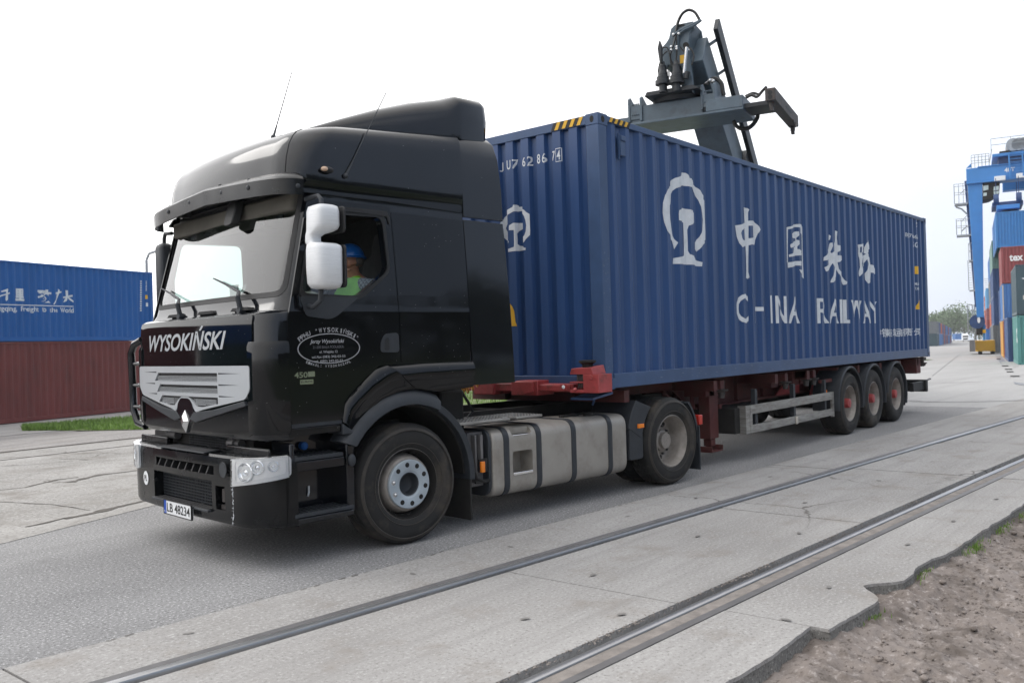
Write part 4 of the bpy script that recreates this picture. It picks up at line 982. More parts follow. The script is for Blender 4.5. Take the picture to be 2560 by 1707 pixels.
# side deflectors behind the sleeper
for sg, y in ((1, .0), (-1, 2.5)):
    mb = MB(); rr = []
    for z, u0, u1, in_ in [(1.30, .79, 1.335, .0), (1.6, .785, 1.325, 0), (2.0, .78, 1.315, .012), (2.4, .775, 1.30, .03), (2.80, .77, 1.285, .052)]:
        rr.append([(u0, y+sg*in_, z), ((u0+u1)/2, y+sg*(in_+.004), z), (u1-.012, y+sg*(in_+.008), z), (u1, y+sg*(in_+.02), z), (u1-.01, y+sg*(in_+.045), z), (u0, y+sg*(in_+.03), z)])
    mb.loft(rr); mb.build('side_deflector', M['paint2'], TR, 40, .003)
    mb = MB(); rr = []
    for z, u0, u1, in_ in [(2.825, .77, 1.285, .052), (3.1, .77, 1.28, .055), (3.4, .77, 1.27, .085), (3.55, .77, 1.255, .13), (3.61, .77, 1.24, .19)]:
        rr.append([(u0, y+sg*in_, z), ((u0+u1)/2, y+sg*(in_+.004), z), (u1-.012, y+sg*(in_+.008), z), (u1, y+sg*(in_+.02), z), (u1-.01, y+sg*(in_+.045), z), (u0, y+sg*(in_+.03), z)])
    mb.loft(rr); mb.build('side_deflector', M['paint2'], TR, 40, .003)
# corner air guides of the nose
for sg in (1, -1):
    mb = MB(); rings = []
    for z in (1.03, 1.06, 1.3, 1.6, 1.70, 1.735):
        uf, ru, rv, s = smooth_lerp(LEV, z); off = .026 if z < 1.72 else .012; off = off if z > 1.04 else .012
        pts = []
        for k in range(11):
            t = PI/2*(.0+1.0*k/10); pts.append((uf+.04+ru-(ru+off)*math.sin(t)+(.0), s+rv-(rv+off)*math.cos(t)))
        pts = [(-1.085, pts[0][1])]+pts[1:]
        inn = [(u+.02*(1 if k > 4 else .2), v+.02*(1 if k < 7 else .2)) for k, (u, v) in enumerate(pts)][::-1]
        q = pts+inn
        rings.append([(u, v if sg > 0 else 2.5-v, z) for u, v in q])
    mb.loft(rings); mb.build('corner_air_guide', M['paint'], TR, 40, .004)
# far side guide stands clear of the cab, with rungs
mb = MB()
mb.tube([(-1.25, 2.32, 1.80), (-1.28, 2.42, 1.76), (-1.28, 2.505, 1.68), (-1.27, 2.505, 1.15), (-1.26, 2.44, 1.03), (-1.24, 2.3, 1.0)], .034, 10); mb.prism([(2.3, 1.02), (2.49, 1.1), (2.49, 1.7), (2.3, 1.76)], 'x', -1.19, -1.16)
for z in (1.58, 1.38, 1.18): mb.tube([(-1.25, 2.26, z), (-1.275, 2.50, z)], .018, 8)
mb.build('corner_air_guide', M['paint2'], TR, 40)

# panel joint round the roof corner
for sg in (1, -1):
    pts = []
    for k in range(3, 13):
        r_ = rings_roof[k]; i = 11 if sg > 0 else len(r_)-12; p = Vector(r_[i]); c_ = Vector((0, VC, p.z-.3)); pts.append(p+(p-c_).normalized()*.0005)
    mb = MB(); mb.tube(pts, .0045, 6); mb.build('roof_seam', M['black'], TR, 60)
# ---- bumper with headlights
BC = contour(-1.395, .26, .38, .0, -1.09, .03, 12)
acc = [0]
for i in range(1, len(BC)): acc.append(acc[-1]+math.hypot(BC[i][0]-BC[i-1][0], BC[i][1]-BC[i-1][1]))
LB_ = acc[-1]
def bpt(a, d=0):
    a = min(max(a, 0), LB_-1e-6); i = max(k for k in range(len(acc)) if acc[k] <= a+1e-9); i = min(i, len(acc)-2)
    t = (a-acc[i])/(acc[i+1]-acc[i]); p = Vector(BC[i]).lerp(Vector(BC[i+1]), t)
    def nrm(k):
        q0, q1 = Vector(BC[max(0, k-1)]), Vector(BC[min(len(BC)-1, k+1)]); q = (q1-q0).normalized(); return Vector((-q.y, q.x))
    n_ = nrm(i).lerp(nrm(i+1), t).normalized()
    if n_.dot(p-Vector((-.4, VC))) < 0: n_ = -n_
    return p+n_*d
def bmap(a, z, d): p = bpt(a, d); return (p.x, p.y, z)
def a_of_v(v): return min(range(400), key=lambda k: abs(bpt(LB_/2*k/400).y-v))*LB_/800*1.0 if False else min([LB_/2*k/800 for k in range(801)], key=lambda a: abs(bpt(a).y-v))
AV = a_of_v(.36)
rings = []
for z, ins in [(.325, .05), (.34, .018), (.37, .004), (.55, 0), (.80, 0), (.845, .008), (.862, .03)]:
    rings.append([tuple(bmap(a, z, -ins)) for a in acc])
inner_ = [[(max(p[0]+.16, -1.2) if abs(p[1]-VC) < .9 else p[0]+.10, VC+(p[1]-VC)*.93, p[2]) for p in r] for r in (rings[-1], rings[0])]
back = [(-1.09, 0, 0)]
mb = MB(); full = []
for r in rings: full.append(r + [(-1.03, 2.5, r[0][2]), (-1.03, 0, r[0][2])])
mb.loft(full); bump = mb.build('bumper', M['bumper'], TR, 35)
cut = []
for y0, y1, z0, z1 in ((.66, 1.74, .705, .775), (.70, 1.80, .425, .655), (.50, .64, .44, .625)):
    c = MB(); c.box(-1.6, -1.27, y0, y1, z0, z1); cut.append(c.build('tmp', M['soot'], TR, 0))
boolean(bump, cut); bump.data.shade_smooth(); bump.data.set_sharp_from_angle(angle=R(35))
for k in range(8): mb = MB(); v = .76+k*.13; mb.prism([(-1.40, .705), (-1.30, .705), (-1.30, .775), (-1.37, .775)], 'y', v-.008, v+.008); mb.build('slot_fin', M['black'], bump, 0)
mb = MB()
for k in range(38): mb.box(-1.30, -1.294, .72+k*.029, .726+k*.029, .43, .65)
for k in range(9): mb.box(-1.301, -1.294, .70, 1.80, .44+k*.025, .445+k*.025)
mb.build('radiator_mesh', M['plastic'], bump, 0)
mb = MB(); mb.box(-1.41, -1.27, .72, 1.80, .405, .424); mb.build('step_plate', M['plastic'], bump, 20, .004)
mb = MB()
for k in range(40):
    for j in range(3): mb.box(-1.40+j*.035, -1.375+j*.035, .76+k*.0255, .768+k*.0255, .424, .4275)
mb.build('step_tread', M['guard'], bump, 0)
mb = MB(); mb.prism([(-1.40, .78), (-1.40, 1.70), (-1.22, 1.62), (-1.22, .86)], 'z', .862, .874); mb.build('step_plate', M['plastic'], bump, 20, .003)
mb = MB()
for k in range(34):
    for j in range(3): mb.box(-1.385+j*.045, -1.355+j*.045, .86+k*.0225, .867+k*.0225, .874, .8775)
mb.build('step_tread', M['guard'], bump, 0)
mb = MB(); mb.cyl((-1.33, .56, .50), (-1.33, .56, .60), .03, 10); mb.box(-1.34, -1.28, .51, .63, .44, .47); mb.build('towing_jaw', M['rusty'], bump, 30)
mb = MB(); mb.lathe([(0, -.001), (.058, -.001), (.06, .003)], 24, M=Matrix.Translation((-1.40, .47, .76)) @ rotm(rz=-PI/2)); mb.build('cover_cap', M['plastic'], bump, 30)
# PL sticker, number plate
mb = MB(); P_ = [(1.995+.062*math.cos(2*PI*k/28), .565+.062*math.sin(2*PI*k/28)) for k in range(28)]
ps = lambda v, z, d: (bpt(a_of_v(2.5-v)).x-d, v, z)
panel(mb, fill2d([P_]), ps, .004, None); st = mb.build('country_sticker', M['white'], bump, 0)
mb = MB(); panel(mb, fit(flat_text('PL', .02), 2.03, 1.96, .54, .59), ps, .006, None); mb.build('lettering', M['black'], st, 0)
PX = -1.425
mb = MB(); mb.box(PX, PX+.02, .985, 1.505, .318, .432); pl = mb.build('number_plate', M['white'], TR, 30, .003)
mb = MB(); mb.box(PX-.002, PX+.01, 1.462, 1.503, .321, .429); mb.build('country_band', mat('plate blue', (.01, .08, .45), .5), pl, 0)
mb = MB(); panel(mb, fit(flat_text('LB 48234', .012), 1.445, 1.01, .338, .412), lambda v, z, d: (PX-d, v, z), .002, None); mb.build('lettering', M['black'], pl, 0)
mb = MB(); panel(mb, fit(flat_text('PL', .01), 1.496, 1.470, .330, .346), lambda v, z, d: (PX-d, v, z), .004, None); mb.build('lettering', M['white'], pl, 0)
mb = MB()
for x0, x1, z0, z1 in ((.983, 1.507, .314, .320), (.983, 1.507, .430, .436), (.980, .987, .314, .436), (1.503, 1.51, .314, .436)): mb.box(PX-.004, PX+.012, x0, x1, z0, z1)
mb.build('plate_frame', M['black'], pl, 0)
# headlights
CA = rng(.0, AV+.1, .03)
HL = [(AV, .852), (AV+.012, .64), (.30, .675), (.03, .718), (.008, .735), (.006, .85), (.025, .872), (.2, .868)]
def headlight(far):
    mp = (lambda a, z, d: bmap(LB_-a, z, d)) if far else bmap
    mb = MB(); panel(mb, fill2d([rounded(HL, .02)]), mp, .006, -.03, CA); h = mb.build('headlight', M['chrome'] if 0 else mat('lamp reflector', (.95, .96, .97), .35, 0), TR, 40)
    mb = MB(); panel(mb, fill2d([rounded(HL, .02)]), mp, .028, .0, CA); mb.build('lens', M['lens'], h, 40)
    mb = MB()
    for a0, a1, z0, z1 in ((AV-.045, AV-.005, .66, .85), (.012, .075, .73, .862)):
        for k in range(14):
            z = z0+(z1-z0)*k/14; panel(mb, fill2d([[(a0, z), (a1, z), (a1, z+(z1-z0)/22), (a0, z+(z1-z0)/22)]]), mp, .012, .006, CA)
    mb.build('indicator', M['white'], h, 0)
    for a, z, r in ((AV-.15, .755, .075), (AV-.255, .795, .055), (.17, .80, .042)):
        c = Vector(mp(a, z, .004)); c2 = Vector(mp(a, z, .03)); d = (c2-c).normalized(); Mx = Matrix.Translation(c) @ d.to_track_quat('-Y', 'Z').to_matrix().to_4x4()
        mb = MB(); mb.lathe([(r, 0), (r*1.02, -.014), (r*.92, -.016), (r*.8, -.004), (r*.45, .006), (0.001, .008)], 28, M=Mx); mb.lathe([(r*.36, 0), (r*.34, -.010), (r*.2, -.015), (.001, -.016)], 20, M=Mx)
        mb.build('lamp_bowl', mat('lamp bowl', (.85, .87, .9), .12, .8), h, 50)
    mb = MB(); panel(mb, fill2d([rounded(HL, .02), rounded([(AV-.045, .835), (AV-.035, .675), (.30, .705), (.08, .745), (.08, .845)], .02)]), mp, .013, .004, CA); mb.build('reflector_rim', M['white'], h, 30)
headlight(False); headlight(True)
# scuffed paint at the bumper seam
mb = MB()
for k in range(90):
    z = random.uniform(.34, .83); a = AV+.015+abs(random.gauss(0, .012)); s = random.uniform(.002, .007)
    panel(mb, ([(a-s*.5, z-s), (a+s*.5, z-s*.7), (a+s*.4, z+s), (a-s*.4, z+s*.8)], [(0, 1, 2, 3)]), bmap, .0015, None)
mb.build('paint_chips', M['sign'], bump, 0)
# dark gap above the bumper: radiator mesh, pipes, brackets
mb = MB(); mb.box(-1.12, -1.05, .5, 2.0, .80, 1.0)
mb.build('radiator', M['soot'], TR, 0)
mb = MB()
for k in range(26): mb.box(-1.135, -1.13, .84+k*.031, .846+k*.031, .865, .985)
for k in range(6): mb.box(-1.137, -1.13, .84, 1.63, .872+k*.021, .876+k*.021)
mb.build('radiator_mesh', M['plastic'], TR, 0)
mb = MB(); mb.cyl((-1.16, .62, .925), (-1.16, .82, .925), .035, 12); mb.cyl((-1.16, 1.80, .935), (-1.16, 1.95, .935), .035, 12); mb.cyl((-1.17, .68, .925), (-1.17, .74, .925), .045, 12); mb.build('cab_hinge', M['guard'], TR, 40)
for y0, y1 in ((.05, .72), (1.85, 2.42)): mb = MB(); mb.prism([(-1.24, .862), (-1.24, .915), (-1.225, .93), (-1.21, .862)], 'y', y0, y1); mb.build('bumper_ledge', M['bumper'], TR, 30, .006)

# ---- steps beside the front wheel
for sg in (1, -1):
    Y = (lambda y: y) if sg > 0 else (lambda y: 2.5-y)
    def bx(mb, x0, x1, y0, y1, z0, z1): mb.box(x0, x1, min(Y(y0), Y(y1)), max(Y(y0), Y(y1)), z0, z1)
    mb = MB(); bx(mb, -1.08, -.56, .25, .29, .34, 1.10); bx(mb, -1.085, -1.045, .006, .29, .40, .955); bx(mb, -.575, -.50, .02, .29, .36, 1.0); bx(mb, -1.085, -.60, .005, .03, .735, .815); bx(mb, -1.085, -.52, .006, .03, .335, .385)
    bx(mb, -1.05, -.55, .012, .29, .335, .36)
    sb = mb.build('step_box', M['paint2'], TR, 30, .012)
    for z, x0, x1, d in ((.388, -1.06, -.53, .25), (.818, -1.05, -.62, .24), (1.072, -1.07, -.62, .22)):
        mb = MB(); bx(mb, x0, x1, -.004, d, z, z+.028)
        n = int((x1-x0)/.045)
        for k in range(n): x = x0+.02+k*.045; mb.prism([(x, Y(.012)), (x+.012, Y(.012)), (x+.05, Y(d-.03)), (x+.038, Y(d-.03))], 'z', z+.028, z+.036)
        mb.build('step', M['plastic'], sb, 20, .003)
    mb = MB(); bx(mb, -1.085, -.60, -.002, .03, 1.01, 1.068); mb.build('sill', M['paint'], sb, 20, .006)
mb = MB(); mb.cyl((-.84, .25, .905), (-.84, .20, .905), .032, 20); mb.cyl((-.84, .20, .905), (-.84, .19, .905), .022, 20); mb.build('filler_cap', M['bluecap'], TR, 40, .004)
mb = MB(); mb.tube([(-.80, .243, .50), (-.795, .235, .53), (-.79, .243, .58)], .008, 8); mb.build('hanging_strap', M['white'], TR, 40)
mb = MB(); mb.ball((-.545, -.01, .775), (.035, .025, .05), 14, 8); mb.build('side_lamp', M['plastic'], TR, 40)

# ---- fenders round the front wheel
def arcp(c, r, a0, a1, n): return [(c[0]+r*math.cos(R(a0+(a1-a0)*k/n)), c[1]+r*math.sin(R(a0+(a1-a0)*k/n))) for k in range(n+1)]
WC = (.04, .505)
for sg in (1, -1):
    Yf = (lambda y: y) if sg > 0 else (lambda y: 2.5-y)
    inn = [(-.535, 1.0), (-.47, 1.06), (-.36, 1.155), (-.22, 1.235), (-.05, 1.285), (.12, 1.30), (.33, 1.262), (.40, 1.262), (.60, 1.272), (.775, 1.285)]
    out = [(-.625, 1.09), (-.60, 1.225), (-.535, 1.30), (-.40, 1.41), (-.30, 1.49), (-.18, 1.522), (.2, 1.526), (.4, 1.526), (.6, 1.525), (.775, 1.522)]
    rings = []
    for (a, b), (c, d) in zip(out, inn):
        sec = []
        for t, o in ((0, .012), (.03, -.012), (.18, -.038), (.42, -.05), (.52, -.035), (.62, -.022), (.96, -.012), (1, .01), (1, .25), (0, .25)):
            sec.append((a+(c-a)*t, Yf(o), b+(d-b)*t))
        rings.append(sec)
    mb = MB(); mb.loft(rings[:6]); mb.build('fender', M['paint'], TR, 50)
    mb = MB(); k = [list(map(lambda p: (p[0]+.008, p[1], p[2]), rings[5]))]+rings[6:]; mb.loft(k); mb.build('fender', M['paint'], TR, 50)
    rings = []
    for (a, b), (c, d) in zip(arcp(WC, .80, 148, 66, 14), arcp(WC, .675, 146, 62, 14)):
        rings.append([(a, Yf(.02), b), (a*.6+c*.4, Yf(-.045), b*.6+d*.4), (c, Yf(-.05), d), (c+.0, Yf(.16), d+.0), (a, Yf(.16), b)])
    mb = MB(); mb.loft(rings); mb.build('wheel_arch_lip', M['plastic'], TR, 50)
    mb = MB(); q = [(-.63, .985), (-.63, 1.075), (-.52, 1.0), (-.47, 1.0), (-.50, .88), (-.53, .88), (-.55, .985)]
    mb.prism(q, 'y', *sorted((Yf(-.03), Yf(.2)))); mb.build('wheel_arch_lip', M['plastic'], TR, 30, .01)
    mb = MB(); rings = []
    for (a, b), (c, d) in zip(arcp(WC, .735, 62, -4, 12), arcp(WC, .675, 62, -4, 12)):
        rings.append([(a, Yf(.0), b), (c, Yf(.0), d), (c, Yf(.36), d), (a, Yf(.36), b)])
    mb.loft(rings); mb.build('rear_wheel_arch', M['plastic'], TR, 40, .004)
    mb = MB(); mb.prism([(.64, .09), (.66, .45), (.755, .47), (.85, .09)], 'y', *sorted((Yf(.01), Yf(.38)))) if 0 else mb.box(.72, .74, *sorted((Yf(.01), Yf(.40))), .09, .52); mb.build('mud_flap', M['soot'], TR, 20, .004)
    mb = MB(); rings = []
    for (a, b), (c, d) in zip(arcp(WC, .70, 160, 0, 20), arcp(WC, .66, 160, 0, 20)):
        rings.append([(a, Yf(.07), b), (c, Yf(.07), d), (c, Yf(.5), d), (a, Yf(.5), b)])
    mb.loft(rings); mb.build('wheel_arch_liner', M['soot'], TR, 40)

# ---- wheels (axis along y, outer face at -y)
def tyre_prof(w, R0=.51, rim=.292):
    h = w/2; p = [(rim, -h+.03), (rim+.012, -h+.012), (.35, -h-.004), (.41, -h-.008), (.455, -h+.004), (.488, -h+.022), (.503, -h+.045)]
    s = R0/.51; p = [(r*s if r > .33 else r, t) for r, t in p]
    n = 5; tw = 2*(h-.05)
    for k in range(n):
        a = -h+.05+tw*k/n; b = -h+.05+tw*(k+1)/n
        p += [(R0, a+.006), (R0, b-.006)]
        if k < n-1: p += [(R0-.012, b-.004), (R0-.012, b+.004)]
    return p+[(r, -t) for r, t in p[6::-1]]
def wheel(name, w, kind, parent, loc, R0=.51):
    e = bpy.data.objects.new(name, None); COL.objects.link(e); e.parent = parent; e.location = loc
    mb = MB(); pr = tyre_prof(w, R0); nt_ = 7
    if kind == 'drive':
        seg = 128; rings = []
        for r, t in pr:
            q = []
            for i in range(seg):
                rr = r
                if r > R0-.013:
                    sh = (i + (2 if t > 0 else 0)) % 4
                    if sh == 0: rr = R0-.011
                q.append((rr*math.cos(2*PI*i/seg), t, rr*math.sin(2*PI*i/seg)))
            rings.append(q)
        mb.loft(rings, 0, True, False)
    else: mb.lathe(pr, 72)
    ty = mb.build('tyre', M['tyre'], e, 40)
    mb = MB()
    for rr in (.385, .44): mb.lathe([(rr-.003, -w/2-.006), (rr, -w/2-.0105), (rr+.003, -w/2-.006)], 64)
    mb = MB(); mb.lathe([(.446*R0/.51, -w/2-.004), (.452*R0/.51, -w/2-.0075), (.470*R0/.51, -w/2+.0015), (.476*R0/.51, -w/2+.006)], 72); mb.lathe([(.338, -w/2-.004), (.342, -w/2-.009), (.346, -w/2-.0055)], 64); mb.build('side_ridge', M['wall'], ty, 40)
    h = w/2; mb = MB()
    if kind == 'front':
        mb.lathe([(.299, -h+.035), (.300, -h+.020), (.293, -h+.016), (.287, -h+.03), (.278, -h+.08), (.262, -h+.10), (.258, 0), (.258, h-.02)], 64); mb.build('rim_barrel', M['soot'], e, 40); mb = MB(); mb.lathe([(.2985, -h+.034), (.301, -h+.020), (.296, -h+.016)], 64)  # barrel coloured black for the shade in the deep gap behind the disc
        mb.lathe([(.262, .03), (.260, -.01), (.252, -.045), (.240, -.09), (.229, -.12), (.222, -.13), (.215, -.134), (.20, -.134), (.195, -.10)], 64)
        rim = mb.build('rim', M['rim'], e, 40)
        mb = MB()
        for k in range(10):
            a = 2*PI*k/10+.2; Mx = rotm(ry=-a) @ Matrix.Translation((.2525, -.042, 0)) @ rotm(rz=R(-75)) ; mb.lathe([(0.001, -.004), (.040, -.004), (.040, .02)], 18, M=Mx @ Matrix.Diagonal((.85, 1, 1.05, 1)))
        mb.build('hand_hole', M['soot'], rim, 0)
        mb = MB(); mb.lathe([(.205, -.13), (.205, -.156), (.200, -.161), (.120, -.161), (.112, -.156), (.106, -.150), (.098, -.150)], 64); hr = mb.build('hub_ring', M['hubring'], e, 40)
        mb = MB(); mb.lathe([(.099, -.151), (.096, -.153), (.090, -.148), (.086, -.12), (.078, -.075), (.06, -.06), (.001, -.058)], 40); mb.build('hub_cap', M['plastic'], e, 40)
        for k in range(10):
            a = 2*PI*k/10+.16; c = (.164*math.cos(a), -.161, .164*math.sin(a)); mb = MB()
            mb.lathe([(.021, .0), (.021, -.001), (.019, -.0015), (.001, -.0015)], 16, c)
            lit = k in (5, 6)
            if lit: mb.ball((c[0], c[1]-.004, c[2]), (.015, .016, .015), 12, 8)
            else: mb.tube([(c[0], c[1], c[2]), (c[0], c[1]-.008, c[2])], .011, 6)
            mb.build('wheel_nut', M['steel'] if lit else M['soot'], hr, 30)  # bright steel paints a glint on two nuts, the others stay black
    else:
        dp = h-.03 if kind == 'trailer' else .10
        mb.lathe([(.299, -h+.035), (.300, -h+.018), (.290, -h+.014), (.282, -h+.03), (.270, -h+.06), (.262, -h+.075), (.255, -h+.11), (.252, -h+.19), (.238, -h+.215), (.20, -h+.225), (.15, -h+.20), (.14, -h+.195), (.12, -h+.195)], 64)
        rim = mb.build('rim', M['rim'], e, 40)
        mb = MB(); yy = -h+.219
        for k in range(8):
            a = 2*PI*k/8+.2; c = (.208*math.cos(a), yy-.003, .208*math.sin(a)); mb.lathe([(.028, .002), (.028, 0), (.001, 0)], 16, c)
        mb.build('hand_hole', M['soot'], rim, 0)
        mb = MB()
        for k in range(10):
            a = 2*PI*k/10; c = (.168*math.cos(a), -h+.205, .168*math.sin(a)); mb.tube([c, (c[0], c[1]-.03, c[2])], .013, 6)
        mb.build('wheel_nut', M['nut'], rim, 30)
        mb = MB()
        if kind == 'trailer': mb.lathe([(.118, -h+.2), (.118, -h+.17), (.085, -h+.16), (.080, -h+.05), (.074, -h+.02), (.04, -h+.012), (.001, -h+.010)], 40); mb.build('hub', M['red'], e, 40)
        else: mb.lathe([(.118, -h+.2), (.118, -h+.15), (.095, -h+.14), (.09, -h+.10), (.001, -h+.095)], 40); mb.build('hub', M['rim'], e, 40)
    mb = MB(); mb.lathe([(.285, h-.05), (.24, h-.06), (.05, h-.06), (.001, h-.06)], 40); mb.build('wheel_back', M['soot'], e, 40)
    return e
def flip(e): e.rotation_euler = (0, 0, PI); return e
STEER = R(-3)
f1 = wheel('front_wheel', .315, 'front', TR, (.04, .158, .508)); f1.rotation_euler = (0, .35, STEER)
f2 = dup_part(f1, (.04, 2.5-.158, .508), TR); f2.rotation_euler = (0, .2, PI+STEER)
d1 = wheel('drive_wheel', .30, 'drive', TR, (3.835, .15, .50), .50)
dup_part(d1, (3.835, .50, .50), TR); flip(dup_part(d1, (3.835, 2.35, .50), TR)); flip(dup_part(d1, (3.835, 2.0, .50), TR))

# ---- chassis, tank and the rest behind the cab
mb = MB()
for y0, y1 in ((.80, .88), (1.62, 1.70)): mb.box(-1.05, 4.75, y0, y1, .70, .98)
for x in (-.4, .9, 2.2, 3.2, 4.4, 4.7): mb.box(x, x+.12, .88, 1.62, .74, .94)
mb.cyl((3.835, .3, .5), (3.835, 2.2, .5), .09, 12); mb.ball((3.835, 1.25, .5), .24, 16, 10); mb.cyl((.04, .3, .45), (.04, 2.2, .45), .07, 10); mb.box(-.6, .7, .95, 1.55, .55, 1.2); mb.cyl((1.0, 1.25, .6), (3.6, 1.25, .55), .06, 10)
mb.box(-.9, 1.1, .72, 1.78, .34, .55); mb.box(1.1, 3.2, 1.0, 1.5, .42, .6); mb.box(-.95, -.55, .5, 2.0, .40, .8); mb.build('chassis', M['soot'], TR, 30)
mb = MB(); mb.box(.68, .98, .35, 2.1, .55, 1.25); mb.box(.55, .72, .5, 2.0, .9, 1.5); mb.build('air_filter_box', M['soot'], TR, 30, .03)
mb = MB(); mb.prism([(3.0, 1.02), (3.0, 1.10), (3.45, 1.20), (4.15, 1.20), (4.45, 1.05), (4.4, .98)], 'y', .85, 1.65); mb.build('fifth_wheel', M['soot'], TR, 30, .02)
TY0, TY1 = .03, .68
sec = rounded([(TY0, .235), (TY1, .235), (TY1, .875), (TY0, .875)], .13, 8)
mb = MB(); rr = []
for x, sh in ((1.035, .03), (1.045, .012), (1.06, .004), (1.085, 0), (2.985, 0), (3.01, .004), (3.025, .012), (3.035, .03)):
    cy, cz = (TY0+TY1)/2, .555; rr.append([(x, cy+(y-cy)*(1-sh/.3), cz+(z-cz)*(1-sh/.3)) for y, z in sec])
mb.loft(rr); tank = mb.build('fuel_tank', M['tank'], TR, 40)
c = MB(); c.prism(rounded([(1.285, .42), (1.285, .645), (1.555, .645), (1.555, .42)], .03), 'y', -.2, .20); cc1 = c.build('tmp', M['soot'], TR, 0)
c = MB(); c.prism(rounded([(1.285, .80), (1.285, .86), (1.30, .95), (1.54, .95), (1.555, .86), (1.555, .80)], .03), 'y', -.2, .09); cc2 = c.build('tmp', M['soot'], TR, 0)
boolean(tank, [cc1, cc2]); tank.data.shade_smooth(); tank.data.set_sharp_from_angle(angle=R(40))
for x in (1.205, 1.645, 2.155, 2.735):
    mb = MB(); s2 = rounded([(TY0-.008, .229), (TY1+.008, .229), (TY1+.008, .883), (TY0-.008, .883)], .13, 8)
    s3 = rounded([(TY0-.004, .233), (TY1+.004, .233), (TY1+.004, .879), (TY0-.004, .879)], .13, 8)
    mb.loft([[(x-.036, y, z) for y, z in s3], [(x-.030, y, z) for y, z in s2], [(x+.030, y, z) for y, z in s2], [(x+.036, y, z) for y, z in s3]]); mb.build('tank_strap', M['plastic'], tank, 40)
mb = MB(); mb.box(1.29, 1.55, .022, .07, .418, .445); mb.box(1.30, 1.54, .03, .09, .788, .80); mb.build('step_edge', M['chrome'], tank, 30, .004)
mb = MB(); mb.cyl((2.62, .22, .87), (2.62, .22, .91), .06, 16); mb.box(2.3, 2.56, .3, .36, .875, .90); mb.build('filler_cap', M['soot'], tank, 40, .006)
mb = MB(); mb.box(.60, 1.26, .02, .46, .945, .968); mb.box(1.26, 1.36, .16, .46, .945, .968); mb.box(1.36, 1.72, .04, .46, .945, .968); mb.build('catwalk', M['alu'], TR, 20, .006)
mb = MB()
for k in range(26):
    for j in range(10): x = .63+k*.042; y = .05+j*.042; mb.box(x, x+.022, y+.004, y+.012, .968, .972) if not (1.25 < x < 1.36 and y < .17) else None
mb.build('catwalk_tread', M['alu'], TR, 0)
mb = MB(); mb.loft([[(x, 2.5-y, z) for y, z in sec] for x in (1.0, 3.0)]); mb.build('fuel_tank', M['tank'], TR, 40)
# battery box and air tanks in front of the tank, amber marker
mb = MB(); mb.loft([[(.985, y, z) for y, z in rounded([(.04, .26), (.66, .26), (.66, .88), (.04, .88)], .12)], [(1.02, y, z) for y, z in rounded([(.04, .26), (.66, .26), (.66, .88), (.04, .88)], .12)]]); mb.build('tank_end_frame', M['plastic'], TR, 40, .006)
mb = MB(); mb.box(.80, .985, .12, .6, .36, .86); mb.box(.84, .86, .06, .12, .40, .84); mb.box(.90, .93, .05, .12, .5, .84); mb.build('air_tank_bracket', M['guard'], TR, 30, .006)
mb = MB(); mb.cyl((.83, .2, .7), (.98, .2, .7), .06, 14); mb.tube([(.8, .09, .6), (.83, .04, .45), (.95, .05, .40)], .014, 8); mb.box(.82, 1.0, .04, .06, .40, .425); mb.box(.86, .96, .03, .05, .50, .62, 0, rotm()); mb.build('air_pipes', M['soot'], TR, 40)
mb = MB(); mb.box(.862, .905, .0, .03, .50, .60); mb.build('side_marker', M['amber'], TR, 30, .006)
# guard in front of the drive wheel, rear flap
mb = MB(); mb.loft([[(x, .025+i, z) for x, z in rounded([(3.06, .36), (3.07, .78), (3.14, .90), (3.28, .93), (3.30, .93), (3.30, .36)], .04)] for i in (0, .5)]); wg = mb.build('wheel_guard', M['plastic'], TR, 40, .006)
mb = MB(); mb.prism(arcp((3.835, .5), .56, 172, 132, 8) + arcp((3.835, .5), .82, 142, 165, 6), 'y', .02, .6); mb.build('wheel_guard', M['plastic'], TR, 40, .006)
mb = MB(); mb.box(3.20, 3.30, .0, .03, .70, .745); mb.build('side_marker', M['amber'], TR, 30, .004)
mb = MB(); mb.loft([[(a, y, b) for y in (.06, .62)] + [(c_, y, d_) for y in (.62, .06)] for (a, b), (c_, d_) in zip(arcp((3.835, .5), .60, 45, -8, 10), arcp((3.835, .5), .57, 45, -8, 10))]); mb.box(4.42, 4.44, .04, .64, .10, .62); mb.build('mud_flap', M['plastic'], TR, 40)
mb = MB(); mb.box(4.52, 4.60, .10, .40, .62, .74); mb.build('tail_lamp', M['redlens'], TR, 30, .01)
# coiled hoses and their hoop
mb = MB(); mb.tube([(.82, .42, 1.22), (1.0, .45, 1.26), (1.12, .46, 1.12), (1.18, .46, 1.02), (1.10, .46, .96), (.7, .45, .96)], .014, 8); mb.build('hose_hoop', M['black'], TR, 40)
for q, (a, b, c3) in enumerate((((.80, .9, 1.32), (1.25, .92, 1.02), (1.85, .95, 1.34)), ((.85, 1.15, 1.30), (1.3, 1.15, 1.06), (1.9, 1.1, 1.30)))):
    pts = []; a, b, c3 = Vector(a), Vector(b), Vector(c3); n = 420
    for i in range(n):
        t = i/(n-1); p = a*(1-t)**2+b*2*t*(1-t)+c3*t*t; th = 2*PI*16*t; e_ = math.sin(PI*t)**.3
        pts.append(p+Vector((.012*math.cos(th), .050*math.cos(th)*e_, .050*math.sin(th)*e_)))
    mb = MB(); mb.tube(pts, .008, 6); mb.build('coiled_hose', M['orangehose'], TR, 60)
mb = MB(); mb.tube([(.8, 1.3, 1.3), (1.2, 1.3, 1.12), (1.8, 1.25, 1.3)], .012, 8); mb.tube([(1.0, .5, 1.4), (1.15, .55, 1.25), (1.7, .9, 1.35)], .010, 8); mb.build('air_hose', M['hose'], TR, 40)

